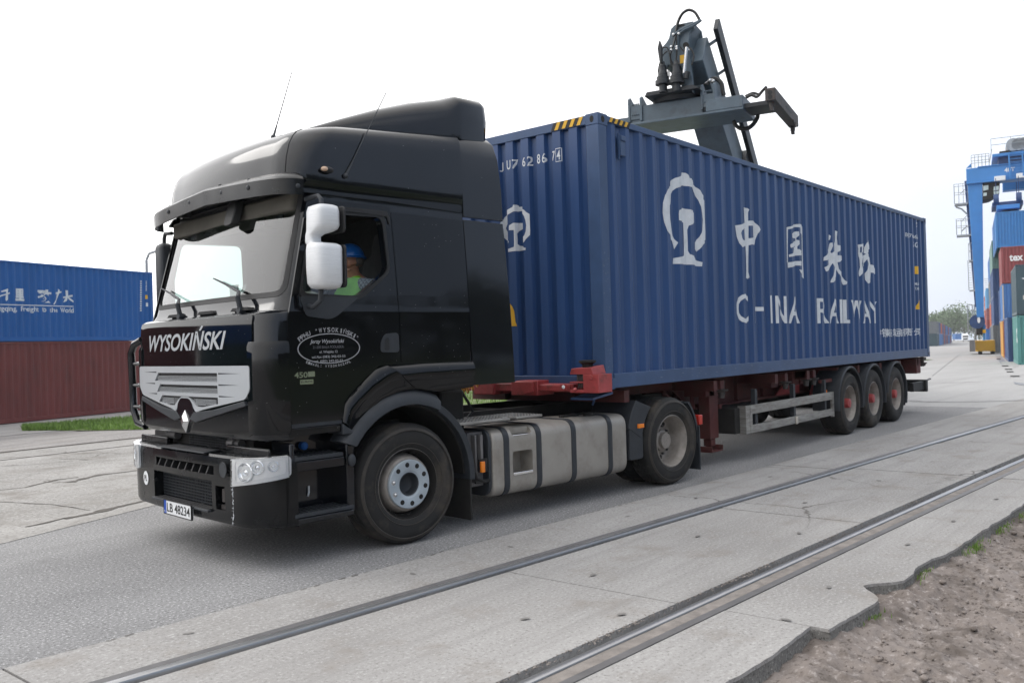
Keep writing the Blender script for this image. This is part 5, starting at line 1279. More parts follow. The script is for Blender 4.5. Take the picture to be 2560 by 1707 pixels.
# ---- door mirrors
def mirror(sg):
    Y = (lambda y: y) if sg > 0 else (lambda y: 2.5-y)
    e = bpy.data.objects.new('door_mirror', None); COL.objects.link(e); e.parent = TR
    # white shell: seen from the front, a small head over a large one joined by a neck
    def head(pts_levels):
        mb = MB(); rings = []
        for z, x0, x1, y0, y1 in pts_levels:
            sec = rounded([(x0, y0), (x1, y0), (x1, y1), (x0, y1)], min(x1-x0, abs(y1-y0))*.35, 5); rings.append([(x, Y(y), z) for x, y in sec])
        mb.loft(rings); return mb
    ya, yb = -.33, -.10
    L_ = [(2.115, -.93, -.80, ya+.06, yb-.05), (2.125, -.965, -.775, ya+.025, yb-.015), (2.16, -.99, -.765, ya, yb), (2.28, -.997, -.762, ya, yb), (2.41, -.995, -.76, ya, yb), (2.44, -.990, -.765, ya+.008, yb-.002), (2.455, -.985, -.79, ya+.03, yb-.004),
          (2.462, -.985, -.86, ya+.10, yb-.005), (2.475, -.985, -.885, ya+.12, yb-.006), (2.51, -.984, -.885, ya+.12, yb-.006), (2.53, -.984, -.86, ya+.10, yb-.005), (2.548, -.983, -.81, ya+.05, yb-.003),
          (2.565, -.983, -.785, ya+.02, yb-.002), (2.59, -.983, -.775, ya+.008, yb), (2.70, -.978, -.775, ya+.01, yb), (2.735, -.968, -.785, ya+.02, yb-.01), (2.747, -.94, -.81, ya+.05, yb-.04)]
    head(L_).build('mirror_shell', M['mirrorw'], e, 60)
    for z0, z1 in ((2.125, 2.45), (2.54, 2.74)):
        mb = MB(); mb.prism(rounded([(Y(ya), z0), (Y(yb), z0), (Y(yb), z1), (Y(ya), z1)], .04), 'x', -.770, -.752); mb.build('mirror_rim', M['black'], e, 40, .006)
        mb = MB(); mb.prism(rounded([(Y(ya+.012), z0+.02), (Y(yb-.012), z0+.02), (Y(yb-.012), z1-.02), (Y(ya+.012), z1-.02)], .03), 'x', -.753, -.749); mb.build('mirror_glass', M['chrome'], e, 40)
    mb = MB(); mb.tube([(-.90, Y(.0), 2.0), (-.91, Y(-.10), 1.985), (-.90, Y(-.18), 2.03), (-.89, Y(-.19), 2.2)], .02, 10); mb.tube([(-.86, Y(.05), 2.83), (-.87, Y(-.14), 2.83), (-.87, Y(-.18), 2.80), (-.87, Y(-.19), 2.6)], .018, 10); mb.build('mirror_arm', M['plastic'], e, 40)
mirror(1)
# far mirror, black, seen past the windshield
e = bpy.data.objects.new('door_mirror', None); COL.objects.link(e); e.parent = TR
mb = MB(); sec = lambda k: rounded([(-.95+k, 2.56+k), (-.80-k, 2.56+k), (-.80-k, 2.72-k), (-.95+k, 2.72-k)], .05)
mb.loft([[(x, y, z) for x, y in sec(k)] for z, k in ((2.10, .04), (2.13, .01), (2.16, 0), (2.70, 0), (2.73, .01), (2.75, .04))]); mb.build('mirror_shell', M['plastic'], e, 40)
mb = MB(); mb.tube([(-.88, 2.45, 2.83), (-.89, 2.58, 2.84), (-.88, 2.63, 2.80), (-.88, 2.64, 2.70)], .018, 10); mb.tube([(-.9, 2.45, 2.0), (-.9, 2.6, 2.0), (-.9, 2.64, 2.12)], .018, 10); mb.build('mirror_arm', M['plastic'], e, 40)

# ---- inside of the cab
mb = MB(); mb.box(.60, .66, .10, 2.40, 1.35, 3.2); mb.box(-.95, .6, .10, 2.40, 1.28, 1.34); mb.build('rear_wall', M['seat'], TR, 0)
mb = MB(); mb.box(-.80, .6, .11, 2.39, 2.93, 2.97); mb.box(-.92, -.60, .16, 2.34, 2.76, 2.90); mb.build('roof_lining', M['lining'], TR, 30, .02)
mb = MB(); rr = []
for v in (.09, .2, .45, .9, 1.05, 1.4, 2.3, 2.41):
    top = 2.13 if .1 < v < .95 else 2.07; rr.append([(-1.03, v, 1.9), (-1.02, v, 2.03), (-.90, v, 2.055), (-.74, v, top), (-.56, v, top-.05), (-.52, v, 1.75), (-.6, v, 1.4), (-1.0, v, 1.4)])
mb.loft(rr); mb.build('dashboard', M['beige'], TR, 40)
mb = MB(); mb.box(-.78, -.765, 1.36, 1.50, 2.10, 2.26); mb.build('dash_card', M['white'], TR, 0)
mb = MB()
for v in (.45, .75, 1.75, 2.05): mb.prism([(v-.09, 2.86), (v+.09, 2.86), (v+.06, 2.74), (v-.03, 2.70)], 'x', -.86, -.85)
mb.build('visor_flap', M['seat'], TR, 20)
def seat_at(v):
    mb = MB(); rr = []
    for z, w_, x0, x1 in [(1.85, .22, .05, .20), (2.2, .24, .10, .24), (2.45, .22, .16, .28), (2.50, .13, .18, .28), (2.56, .13, .18, .29), (2.68, .12, .21, .30), (2.70, .08, .23, .29)]:
        rr.append([(x, v+y, z) for x, y in rounded([(x0, -w_), (x1, -w_), (x1, w_), (x0, w_)], .05)])
    mb.loft(rr); mb.box(-.42, .14, v-.24, v+.24, 1.70, 1.86); mb.box(-.3, .1, v-.15, v+.15, 1.35, 1.70); mb.build('seat', M['seat'], TR, 45, .01)
seat_at(.55); seat_at(1.85)
SWC = Vector((-.56, .55, 2.10)); SWN = Vector((-.62, 0, .78)).normalized()
ax = SWN.cross(Vector((0, 1, 0))).normalized(); ay = Vector((0, 1, 0))
mb = MB(); mb.tube([SWC+ax*.225*math.cos(2*PI*k/40)+ay*.225*math.sin(2*PI*k/40) for k in range(41)], .017, 8)
for a in (.6, 2.5, 4.7): mb.tube([SWC, SWC+ax*.22*math.cos(a)+ay*.22*math.sin(a)], .014, 8)
mb.ball(SWC, (.07, .07, .03), 14, 8); mb.tube([SWC, SWC-SWN*.35], .035, 10); mb.build('steering_wheel', M['black'], TR, 45)
mb = MB(); mb.box(.50, .55, .10, .14, 1.5, 2.9); mb.tube([(.10, .10, 2.75), (.08, .14, 2.4), (.05, .2, 2.1)], .012, 6); mb.build('curtain', M['beige'], TR, 40)
# ------------------------------------------------------------------ driver, sitting behind the wheel and looking ahead
def skin(name, joints, links, mt, parent=None, sub=2, root=0):
    """joints: (x, y, z, rx, ry); links: pairs"""
    me = bpy.data.meshes.new(name); me.from_pydata([j[:3] for j in joints], links, [])
    o = bpy.data.objects.new(name, me); COL.objects.link(o)
    md = o.modifiers.new('skin', 'SKIN'); md.use_smooth_shade = True
    for i, j in enumerate(joints):
        sv = me.skin_vertices[0].data[i]; sv.radius = (j[3], j[4] if len(j) > 4 else j[3]); sv.use_root = (i == root)
    s = o.modifiers.new('sub', 'SUBSURF'); s.levels = sub; s.render_levels = sub
    bpy.context.view_layer.update()
    m2 = bpy.data.meshes.new_from_object(o.evaluated_get(bpy.context.evaluated_depsgraph_get()))
    o.modifiers.clear(); o.data = m2; m2.materials.clear(); m2.materials.append(mt); m2.shade_smooth(); m2.name = name
    if parent: o.parent = parent
    return o
M['skin'] = mat('skin', (.42, .20, .13), .5, var=.12, vs=12)
M['hair'] = mat('grey hair', (.14, .12, .11), .8, var=.3, vs=60)
M['vest'] = mat('hi-vis green vest', (.25, .66, .04), .7, var=.1, vs=8)
def checks():
    mt = bpy.data.materials.new('checked shirt'); mt.use_nodes = True; t = mt.node_tree; n = t.nodes; l = t.links; b = n['Principled BSDF']; b.inputs['Roughness'].default_value = .85
    tc = n.new('ShaderNodeTexCoord'); c = n.new('ShaderNodeTexChecker'); c.inputs['Scale'].default_value = 44; c.inputs[1].default_value = (.20, .21, .22, 1); c.inputs[2].default_value = (.03, .032, .036, 1)
    l.new(tc.outputs['Object'], c.inputs[0]); l.new(c.outputs[0], b.inputs['Base Color']); return mt
M['shirt'] = checks()
X0, Y0 = -.10, .50
J = [(X0-.02, Y0, 1.90, .15, .13), (X0, Y0, 2.05, .14, .12), (X0, Y0, 2.20, .15, .115), (X0-.01, Y0, 2.30, .12, .09), (X0-.03, Y0, 2.37, .055, .055), (X0-.045, Y0, 2.43, .058, .062),
     (X0-.065, Y0, 2.50, .078, .092), (X0-.06, Y0, 2.58, .076, .09), (X0-.055, Y0, 2.63, .055, .065),
     (X0, Y0-.19, 2.28, .062), (X0-.10, Y0-.25, 2.05, .048), (X0-.30, Y0-.19, 2.02, .036), (X0-.39, Y0-.16, 2.10, .026), (X0-.44, Y0-.15, 2.13, .028),
     (X0, Y0+.19, 2.28, .062), (X0-.12, Y0+.25, 2.06, .048), (X0-.30, Y0+.22, 2.06, .036), (X0-.40, Y0+.20, 2.14, .026), (X0-.45, Y0+.19, 2.17, .028),
     (X0-.20, Y0-.10, 1.91, .085), (X0-.48, Y0-.12, 1.95, .06), (X0-.20, Y0+.10, 1.91, .085), (X0-.48, Y0+.12, 1.95, .06), (X0-.56, Y0-.12, 1.62, .05), (X0-.56, Y0+.12, 1.62, .05),
     (X0-.155, Y0, 2.495, .014, .018), (X0-.135, Y0, 2.455, .022, .024), (X0-.05, Y0-.08, 2.50, .012, .022), (X0-.05, Y0+.08, 2.50, .012, .022)]
EDG = [(0, 1), (1, 2), (2, 3), (3, 4), (4, 5), (5, 6), (6, 7), (7, 8), (3, 9), (9, 10), (10, 11), (11, 12), (12, 13), (3, 14), (14, 15), (15, 16), (16, 17), (17, 18), (0, 19), (19, 20), (20, 23), (0, 21), (21, 22), (22, 24), (6, 25), (5, 26), (6, 27), (6, 28)]
person = skin('person', J, EDG, M['skin'])
person.location = TR.location+Vector((0, 0, -.085)); person.rotation_euler = TR.rotation_euler
tag(person, 'driver in a blue hard hat and green high visibility vest seated at the cab window', 'person')
for hi, sy in ((13, -1), (18, 1)):        # fingers closed round the wheel rim
    hx, hy, hz = J[hi][:3]; 
    for k in range(4):
        o = .018*(k-1.5); L_ = (.030, .034, .032, .026)[k]
        skin('finger', [(hx-.012, hy+o, hz+.004, .0095), (hx-.012-L_, hy+o, hz+.018, .009), (hx-.02-L_*1.25, hy+o, hz-.008, .0085), (hx-.012-L_, hy+o, hz-.028, .0075)], [(0, 1), (1, 2), (2, 3)], M['skin'], person, 1)
    skin('thumb', [(hx+.004, hy-sy*.026, hz+.004, .011), (hx-.018, hy-sy*.040, hz+.018, .0105), (hx-.042, hy-sy*.036, hz+.016, .009)], [(0, 1), (1, 2)], M['skin'], person, 1)
g = 1.13
JS = [(x, y, z, j[0]*g, (j[1] if len(j) > 1 else j[0])*g) for x, y, z, *j in [J[k] for k in (0, 1, 2, 3, 9, 10, 11, 14, 15, 16)]]
JS[6] = (JS[6][0]-.04, JS[6][1], JS[6][2]+.03, .042, .042); JS[9] = (JS[9][0]-.04, JS[9][1], JS[9][2]+.03, .042, .042)
skin('shirt', JS, [(0, 1), (1, 2), (2, 3), (3, 4), (4, 5), (5, 6), (3, 7), (7, 8), (8, 9)], M['shirt'], person)
JV = [(x-.02, y, z, r[0]*1.27, (r[1] if len(r) > 1 else r[0])*1.27) for x, y, z, *r in [J[k] for k in (0, 1, 2)]]+[(X0-.015, Y0, 2.31, .135, .115), (X0-.02, Y0-.125, 2.315, .075, .08), (X0-.02, Y0+.125, 2.315, .075, .08)]
skin('safety_vest', JV, [(0, 1), (1, 2), (2, 3), (3, 4), (3, 5)], M['vest'], person)
hc = (X0-.055, Y0, 2.535)
mb = MB(); mb.ball(hc, (.128, .108, .125), 28, 12, 0, .03, .5); rr = []
mb.loft([[(hc[0]+(.128+k)*math.cos(2*PI*i/28)-(.05*max(0, -math.cos(2*PI*i/28))*(k > 0)), hc[1]+(.108+k*.6)*math.sin(2*PI*i/28), hc[2]+dz) for i in range(28)] for k, dz in ((0, .012), (.022, .0), (.020, -.006), (-.006, .002))]); mb.box(hc[0]-.11, hc[0]+.10, hc[1]-.006, hc[1]+.006, 2.63, 2.655) if 0 else None
mb.build('hard_hat', mat('blue hard hat', (.012, .135, .48), .3, coat=.4), person, 50)
mb = MB(); mb.ball((X0-.025, Y0, 2.51), (.085, .090, .07), 18, 10, 0, -.3, .3); mb.build('hair', M['hair'], person, 60)
mb = MB()
for sy in (-1, 1): mb.ball((X0-.150, Y0+sy*.032, 2.515), (.008, .012, .007), 10, 6)
mb.build('eye', M['white'], person, 60)

# ------------------------------------------------------------------ semi-trailer chassis
TL = thing('semi_trailer', 'red skeletal container trailer with three axles under the long navy container', 'trailer', (0, 0, 0))
mb = MB()
for y0, y1 in ((.62, .80), (1.64, 1.82)):
    mb.prism([(.4, 1.0), (2.6, 1.0), (3.1, .72), (11.9, .74), (11.9, 1.13), (.4, 1.13)], 'y', (y0+y1)/2-.01, (y0+y1)/2+.01)
    mb.box(.4, 11.9, y0, y1, 1.105, 1.13); mb.box(3.1, 11.9, y0, y1, .705, .735)
    for x in rng(3.5, 11.5, .9): mb.box(x, x+.012, y0+.02, y1-.02, .735, 1.105)
for x in (.5, 2.6, 4.5, 5.7, 7.0, 8.0, 9.2, 10.4, 11.6): mb.box(x, x+.1, .1, 2.34, .99, 1.12)
mb.build('chassis_beams', M['redd'], TL, 30)
mb = MB(); mb.prism([(5.55, .74), (6.5, .74), (6.5, 1.05), (6.15, 1.05)], 'y', .55, .57); mb.build('gusset', M['red'], TL, 20)
# front bolster with twist locks
mb = MB(); mb.box(-.16, -.02, .30, 2.14, 1.14, 1.225); mb.box(-.2, .1, .75, 1.05, 1.10, 1.26); mb.box(-.2, .1, 1.38, 1.68, 1.10, 1.26); mb.box(-.185, -.16, .33, .80, 1.15, 1.215)
mb.prism([(.80, 1.14), (.80, 1.25), (1.1, 1.25), (1.1, 1.10), (.95, 1.10)], 'x', -.22, -.16)
mb.build('front_bolster', M['red'], TL, 30, .008)
def lock_bracket(y0, sg):
    Y = lambda a, b: sorted((y0+sg*a, y0+sg*b))
    mb = MB(); mb.box(-.26, -.008, *Y(-.085, .105), 1.14, 1.33); mb.box(-.26, -.06, *Y(.105, .275), 1.14, 1.17); mb.box(-.26, -.06, *Y(.105, .275), 1.24, 1.255); mb.box(-.08, -.06, *Y(.105, .275), 1.14, 1.33)
    b = mb
    b.loft([[(-.26, y0+sg*-.02, 1.33), (-.02, y0+sg*-.02, 1.33), (-.02, y0+sg*.27, 1.33), (-.26, y0+sg*.27, 1.33)], [(-.26, y0+sg*.0, 1.40), (-.03, y0+sg*.0, 1.42), (-.03, y0+sg*.25, 1.40), (-.26, y0+sg*.25, 1.39)]])
    b.cyl((-.262, y0+sg*.0, 1.30), (-.27, y0+sg*.0, 1.30), .025, 14); b.cyl((-.26, y0+sg*.2, 1.17), (-.275, y0+sg*.2, 1.185), .02, 10)
    o = b.build('twist_lock_bracket', M['red'], TL, 30, .008)
    mb = MB(); mb.lathe([(.001, .0), (.055, 0), (.055, .03), (.09, .05), (.09, .07), (.05, .075), (.001, .075)], 20, M=Matrix.Translation((-.15, y0+sg*.12, 1.40)) @ rotm(rx=PI/2)); mb.build('lock_knob', M['soot'], o, 30)
    mb = MB(); mb.cyl((-.16, y0+sg*.18, 1.19), (-.16, y0+sg*.18, 1.24), .05, 14); mb.cyl((-.16, y0+sg*.18, 1.26), (-.16, y0+sg*.18, 1.33), .06, 14); mb.build('lock_shaft', M['rusty'], o, 40)
lock_bracket(.0, 1); lock_bracket(2.438, -1)
mb = MB(); mb.box(-.27, -.258, .31, .39, 1.165, 1.225); ml = mb.build('front_marker', M['red'], TL, 0); mb = MB(); mb.ball((-.275, .345, 1.20), (.01, .02, .02), 12, 8); mb.build('lens', M['white'], ml, 40)
mb = MB(); mb.prism([(-.16, 1.08), (.22, 1.125), (.22, 1.10), (-.16, 1.06)], 'y', .06, .34); mb.tube([(.25, .3, 1.1), (.18, .3, .98)], .012, 6); mb.build('kick_plate', M['contr'], TL, 20)
# landing legs
for y in (.30, 2.0):
    mb = MB(); mb.box(2.86, 3.10, y, y+.16, .34, 1.08); mb.box(2.92, 3.04, y+.02, y+.14, .24, .34); mb.box(2.80, 3.12, y-.05, y+.2, .17, .19); mb.box(2.80, 2.82, y-.05, y+.2, .19, .25); mb.box(3.10, 3.12, y-.05, y+.2, .19, .25)
    mb.bar((2.9, y+.3, 1.05), (2.6, y+.1, .75), .05, .02); mb.build('landing_leg', M['redd'], TL, 30, .01)
mb = MB(); mb.box(3.14, 3.20, .3, 2.0, .72, .78); mb.bar((2.85, .5, .6), (2.2, .62, 1.0), .05, .02); mb.build('leg_brace', M['redd'], TL, 30)
# side guards in ribbed aluminium
for y in (.03, 2.36):
    mb = MB()
    for z0, z1 in ((.625, .745), (.37, .475)):
        mb.box(3.50, 6.55, y, y+.03, z0, z1); 
        for k in (.33, .66): mb.box(3.50, 6.55, y-.004, y, z0+(z1-z0)*k-.010, z0+(z1-z0)*k+.010)
    mb.box(3.38, 3.50, y+.005, y+.035, .37, .745); mb.box(3.36, 3.38, y+.0, y+.12, .37, .745); mb.box(6.55, 6.62, y-.002, y+.035, .345, .745); mb.prism([(3.48, .475), (3.56, .475), (3.56, .625), (3.48, .625)], 'y', y, y+.03)
    sgd = mb.build('side_guard', M['alu'], TL, 30, .004)
    for x in (3.72, 5.05, 6.3): mb = MB(); mb.box(x, x+.07, y+.03, y+.09, .37, .95); mb.build('guard_post', M['plastic'], sgd, 20)
mb = MB(); mb.box(5.02, 5.10, .015, .03, .36, .47); mb.build('tied_rag', M['beige'], TL, 20, .01)
# spare wheel lying flat
mb = MB(); mb.lathe([(.28, -.13), (.33, -.16), (.45, -.15), (.50, -.11), (.505, -.05), (.495, -.045), (.495, -.035), (.505, -.03), (.505, .03), (.495, .035), (.495, .045), (.505, .05), (.50, .11), (.45, .15), (.33, .16), (.28, .13)], 56, M=Matrix.Translation((4.2, .80, .555)) @ rotm(rx=PI/2)); mb.lathe([(.28, -.1), (.1, -.08), (.001, -.08)], 30, M=Matrix.Translation((4.2, .80, .555)) @ rotm(rx=PI/2)); mb.build('spare_wheel', M['tyre'], TL, 40)
mb = MB(); mb.box(3.22, 3.66, .12, 1.3, .38, .72); mb.build('spare_carrier', M['soot'], TL, 20, .01)
mb = MB(); mb.prism([(6.78, .55), (7.0, .86), (7.15, .86), (7.3, .72), (7.3, .55)], 'y', .50, .53); mb.build('axle_bracket', mat('chipped red plate', (.42, .09, .10), .5, spots=((.03, .025, .03), 11, .18)), TL, 20)
# twist lock boxes under the container edge
for x in (2.88, 4.95, 5.75, 6.05):
    mb = MB(); mb.box(x-.12, x+.12, .30, .62, .90, 1.12); mb.box(x-.05, x+.05, .12, .30, 1.0, 1.12); mb.build('lock_arm', M['redd'], TL, 20, .008)
    mb = MB(); mb.cyl((x+.05, .16, .88), (x+.05, .16, 1.1), .04, 12); mb.lathe([(.001, 0), (.05, 0), (.045, .03), (.09, .05), (.09, .06), (.001, .06)], 14, M=Matrix.Translation((x+.05, .16, .93)) @ rotm(rx=PI/2)); mb.build('twist_lock', M['rusty'], TL, 40)
# axles, wheels, mudguards
tw = None
for x in (7.24, 8.47, 9.77):
    mb = MB(); mb.cyl((x, .3, .5), (x, 2.1, .5), .075, 14); mb.box(x-.5, x+.1, .55, .70, .5, .62); mb.box(x-.5, x+.1, 1.74, 1.89, .5, .62); mb.cyl((x+.15, .62, .6), (x+.15, .62, .95), .13, 16); mb.cyl((x+.15, 1.82, .6), (x+.15, 1.82, .95), .13, 16); mb.build('axle', M['soot'], TL, 40)
    if tw is None:
        tw = wheel('trailer_wheel', .385, 'trailer', TL, (x, .165, .515), .515); tw.rotation_euler = (0, .1, 0)
    else: dup_part(tw, (x, .165, .515), TL).rotation_euler = (0, x, 0)
    flip(dup_part(tw, (x, 2.273, .515), TL))
    for y0, y1 in ((-.045, .40), (2.04, 2.48)):
        A0, A1 = (190, -12) if x < 9 else (176, -22)
        o = arcp((x+.02, .53), .605, A0, A1, 26); i = arcp((x+.02, .53), .565, A0, A1, 26)
        mb = MB(); ya, yb = (y0, y1) if y0 < 1 else (y1, y0); s = 1 if y0 < 1 else -1
        mb.loft([[(a, ya+s*.015, b), (c*.5+a*.5, ya, d*.5+b*.5), (c, ya+s*.012, d), (c, yb, d), (a, yb, b)] for (a, b), (c, d) in zip(o, i)])
        mb.build('mudguard', M['plastic'], TL, 50)
mb = MB(); mb.box(10.34, 10.36, .0, .42, .26, .62); mb.build('mud_flap', M['black'], TL, 20)
mb = MB(); mb.box(10.9, 11.2, .35, 2.1, .55, .7); mb.box(12.05, 12.17, .05, 2.39, .42, .67); mb.box(11.3, 12.1, .10, .18, .46, .64); mb.build('rear_bumper', M['black'], TL, 30, .012)
mb = MB(); mb.tube([(12.17, .1, .62), (12.28, .08, .66), (12.40, .08, .67)], .018, 8); mb.ball((12.41, .08, .67), (.05, .03, .022), 12, 6); mb.build('rear_marker', M['guard'], TL, 40)
mb = MB(); mb.box(11.55, 11.85, .10, .5, .82, 1.13); mb.box(11.85, 12.25, .15, .5, 1.02, 1.14); mb.build('rear_bolster', M['redd'], TL, 20, .01)
mb = MB(); mb.cyl((12.05, .12, .95), (12.05, .12, 1.15), .035, 10); mb.lathe([(.001, 0), (.06, 0), (.06, .02), (.10, .07), (.001, .07)], 14, M=Matrix.Translation((12.05, .12, .96)) @ rotm(rx=PI/2)); mb.box(11.98, 12.2, .08, .16, 1.08, 1.14); mb.build('twist_lock', M['rusty'], TL, 40)
mb = MB(); mb.box(6.98, 7.02, .05, .09, .5, .95) if 0 else mb.box(6.42, 6.46, .10, .14, .62, .95); mb.box(6.25, 6.75, .10, .14, .90, .95); mb.build('guard_hanger', M['redd'], TL, 20)
mb = MB(); mb.box(6.40, 6.48, .085, .10, .70, .78); mb.build('side_marker', M['amber'], TL, 20)
# ------------------------------------------------------------------ reach stacker behind the container (x away, y across, z up)
YR = R(12.3)
Q = atd(1925, 250, 17)
SO = Vector((Q.x, Q.y, 0))
RS = thing('reach_stacker', 'grey blue container handler raising its telescopic boom and spreader behind the navy container', 'container handler', SO, YR)
def rs(px, py, x):   # point of the photo on the stacker's upright plane at distance x along its length -> (across, up)
    p = onp(px, py, SO+E1*x, E1)-SO; return (p.dot(E2), p.z)
def r6(a, b, x): return rs(1550+a*500/1867, b*420/1568, x)
XF = .78; XC = 1.20
# main beam (box girder), lower flange, end stubs
def pts(L_, x): return [r6(a, b, x) for a, b in L_]
mb = MB(); zt = r6(600, 925, XF)[1]; zb = r6(600, 1085, XF)[1]; yl = r6(90, 1000, XF)[0]; yr = r6(1165, 1000, XF)[0]; yb1 = r6(770, 900, XF)[0]
zl0 = r6(600, 1118, XF)[1]
mb.box(XF, 1.62, yb1, yl, zb-.02, zt); sp = mb.build('spreader_beam', M['stacker'], RS, 30, .012)
mb = MB(); mb.box(XF-.16, 1.75, yr, yl+2.0, zl0, zb-.022); mb.box(XF-.16, 1.75, yr, yb1-.1, zb-.02, zt-.14); mb.build('spreader_arm', M['stacker'], RS, 30, .01)
mb = MB(); mb.box(XF+.02, 1.5, .02, yr-.002, zl0+.05, zb+.05); mb.box(XF-.04, XF+.02, .1, yr, zb-.03, zb+.06); mb.build('telescopic_arm', M['stackerd'], RS, 30, .006)
mb = MB(); mb.box(XF+.1, 1.5, yl+.02, yl+2.9, zl0+.08, zt-.18); mb.build('telescopic_arm', M['stacker'], RS, 30, .006)
# brackets on the beam
for a0, a1, b0, b1 in ((90, 200, 930, 1150), (770, 885, 800, 1030)):
    y0 = r6(a0, 1000, XF)[0]; y1 = r6(a1, 1000, XF)[0]; z0 = r6(a0, b1, XF)[1]; z1 = r6((a0+a1)/2, b0, XF)[1]
    for y in (y0, y1):
        mb = MB(); mb.prism([(XF-.05, z0), (XF-.05, z1), (XF+.02, z1+.05), (XF+.5, zt), (XF+.5, zt-.05), (XF+.0, z0)], 'y', y-.025, y+.025); mb.build('beam_bracket', M['stacker'], RS, 20, .006)
    mb = MB(); mb.box(XF-.03, XF, min(y0, y1), max(y0, y1), z0+.05, zt+.02)
    for k in range(4):
        for j in range(2): mb.ball((XF-.03, y0+(y1-y0)*(.25+.17*k), z0+.15+.22*j), .022, 8, 6)
    mb.build('bracket_plate', M['stacker'], RS, 30)
# near end cross beam with twist locks
zc1 = r6(1440, 815, 0)[1]; zc0 = r6(1400, 940, 0)[1]; yc0 = r6(1450, 870, 0)[0]; yc1 = r6(1352, 870, 0)[0]
mb = MB(); mb.box(-.0, 2.55, yc0, yc1, zc0, zc1)
xb = mb.build('end_beam', M['rusty'], RS, 20, .012)
mb = MB()
for z in (zc0+.07, zc1-.09): mb.lathe([(.045, .0), (.045, -.004), (.001, -.004)], 12, M=Matrix.Translation((-.001, (yc0+yc1)/2, z)) @ rotm(rz=-PI/2))
mb.prism(rounded([(1.1, zc0+.10), (1.1, zc1-.1), (1.7, zc1-.1), (1.7, zc0+.10)], .07), 'y', yc0-.004, yc0+.01); mb.build('beam_opening', M['black'], xb, 0)
for x in (.15, 2.4):
    mb = MB(); c = (x, (yc0+yc1)/2, zc0); mb.cyl(c, (x, c[1], zc0-.10), .05, 12); mb.box(x-.06, x+.06, c[1]-.03, c[1]+.03, zc0-.17, zc0-.10); mb.build('twist_lock', M['rusty'], xb, 30)
mb = MB(); mb.tube([(2.3, yc0-.0, zc0+.03), (2.05, yc0-.01, zc0-.10), (1.85, yc0, zc0+.0)], .02, 8); mb.build('guide_loop', M['rusty'], xb, 40)
# rotator and boom head
zp = r6(480, 835, .3)[1]; yc = r6(520, 835, .9)[0]
mb = MB(); pl = [r6(335, 835, .2), r6(370, 870, .2), r6(690, 868, .2), r6(645, 790, 1.0), r6(360, 800, 1.0)]
mb.lathe([(.001, -.10), (.55, -.10), (.58, -.05), (.58, .03), (.001, .03)], 40, M=Matrix.Translation((XC, yc, zt+.10)) @ rotm(rx=PI/2)); mb.build('slewing_ring', M['stackerd'], RS, 40)
mb = MB(); mb.loft([[(XC-.75, yc-.62, zp-.02), (XC-.75, yc+.55, zp-.02), (XC+.75, yc+.55, zp-.02), (XC+.75, yc-.62, zp-.02)], [(XC-.75, yc-.5, zp+.07), (XC-.75, yc+.5, zp+.07), (XC+.75, yc+.5, zp+.07), (XC+.75, yc-.5, zp+.07)]]); mb.build('rotator_plate', M['stackerd'], RS, 30, .01)
XH = .55
HEADP = [(400, 800), (395, 620), (385, 470), (395, 440), (430, 400), (455, 360), (475, 270), (510, 235), (680, 200), (690, 260), (655, 310), (640, 400), (640, 520), (660, 600), (690, 870), (590, 780), (575, 620), (545, 600), (450, 610), (425, 640), (420, 780)]
mb = MB(); hp = pts(HEADP, XH); mb.prism(hp, 'x', XH, XH+.10); mb.prism([(y, z) for y, z in hp], 'x', XH+.62, XH+.70)
hp2 = pts([(400, 620), (390, 470), (430, 400), (475, 270), (510, 235), (680, 200), (655, 310), (640, 400), (640, 560), (545, 590), (450, 600)], XH); mb.prism(hp2, 'x', XH+.10, XH+.62)
hd = mb.build('boom_head', M['stacker'], RS, 25, .012)
for a, b in ((405, 770), (532, 760)):
    y, z = r6(a, b, .45); mb = MB(); mb.lathe([(.001, .42), (.045, .42), (.055, .35), (.075, .33), (.075, .22), (.10, .18), (.10, .12), (.13, .10), (.13, .03), (.16, .02), (.16, -.06), (.085, -.06), (.085, -.22), (.001, -.22)], 22, M=Matrix.Translation((.42, y, z)) @ rotm(rx=PI/2)); mb.build('slew_motor', M['stackerd'], RS, 40)
y, z = r6(585, 555, XH); mb = MB(); mb.box(XH-.012, XH+.001, y-.055, y+.055, z-.085, z+.085); mb.build('warning_sticker', M['yellow'], hd, 0)
y, z = r6(440, 695, XH+.3); mb = MB(); mb.box(XH+.28, XH+.3, y-.06, y+.06, z-.07, z+.07); mb.build('data_plate', M['white'], hd, 0)
mb = MB(); y, z = r6(620, 430, XH); mb.lathe([(.06, 0), (.06, -.06), (.001, -.06)], 16, M=Matrix.Translation((XH, y, z)) @ rotm(rz=-PI/2)); y, z = r6(570, 242, XH); mb.prism([(y+.08*math.cos(t), z+.022*math.sin(t)) for t in [2*PI*k/16 for k in range(16)]], 'x', XH-.005, XH+.01); mb.build('pin', M['soot'], hd, 30)
mb = MB(); a = r6(605, 690, .45); b = r6(630, 450, .45); mb.cyl((.40, *a), (.40, *b), .035, 10); mb.build('piston_rod', M['steel'], hd, 40)
mb = MB(); a = r6(630, 740, .45); mb.cyl((.42, a[0]+.02, a[1]), (.42, b[0], b[1]-.5), .06, 12); mb.build('piston_barrel', M['stackerd'], hd, 40)
mb = MB(); mb.prism(pts([(365, 470), (380, 392), (398, 440), (400, 600), (385, 600)], .3), 'x', .2, .3); mb.build('side_lug', M['stackerd'], hd, 20)
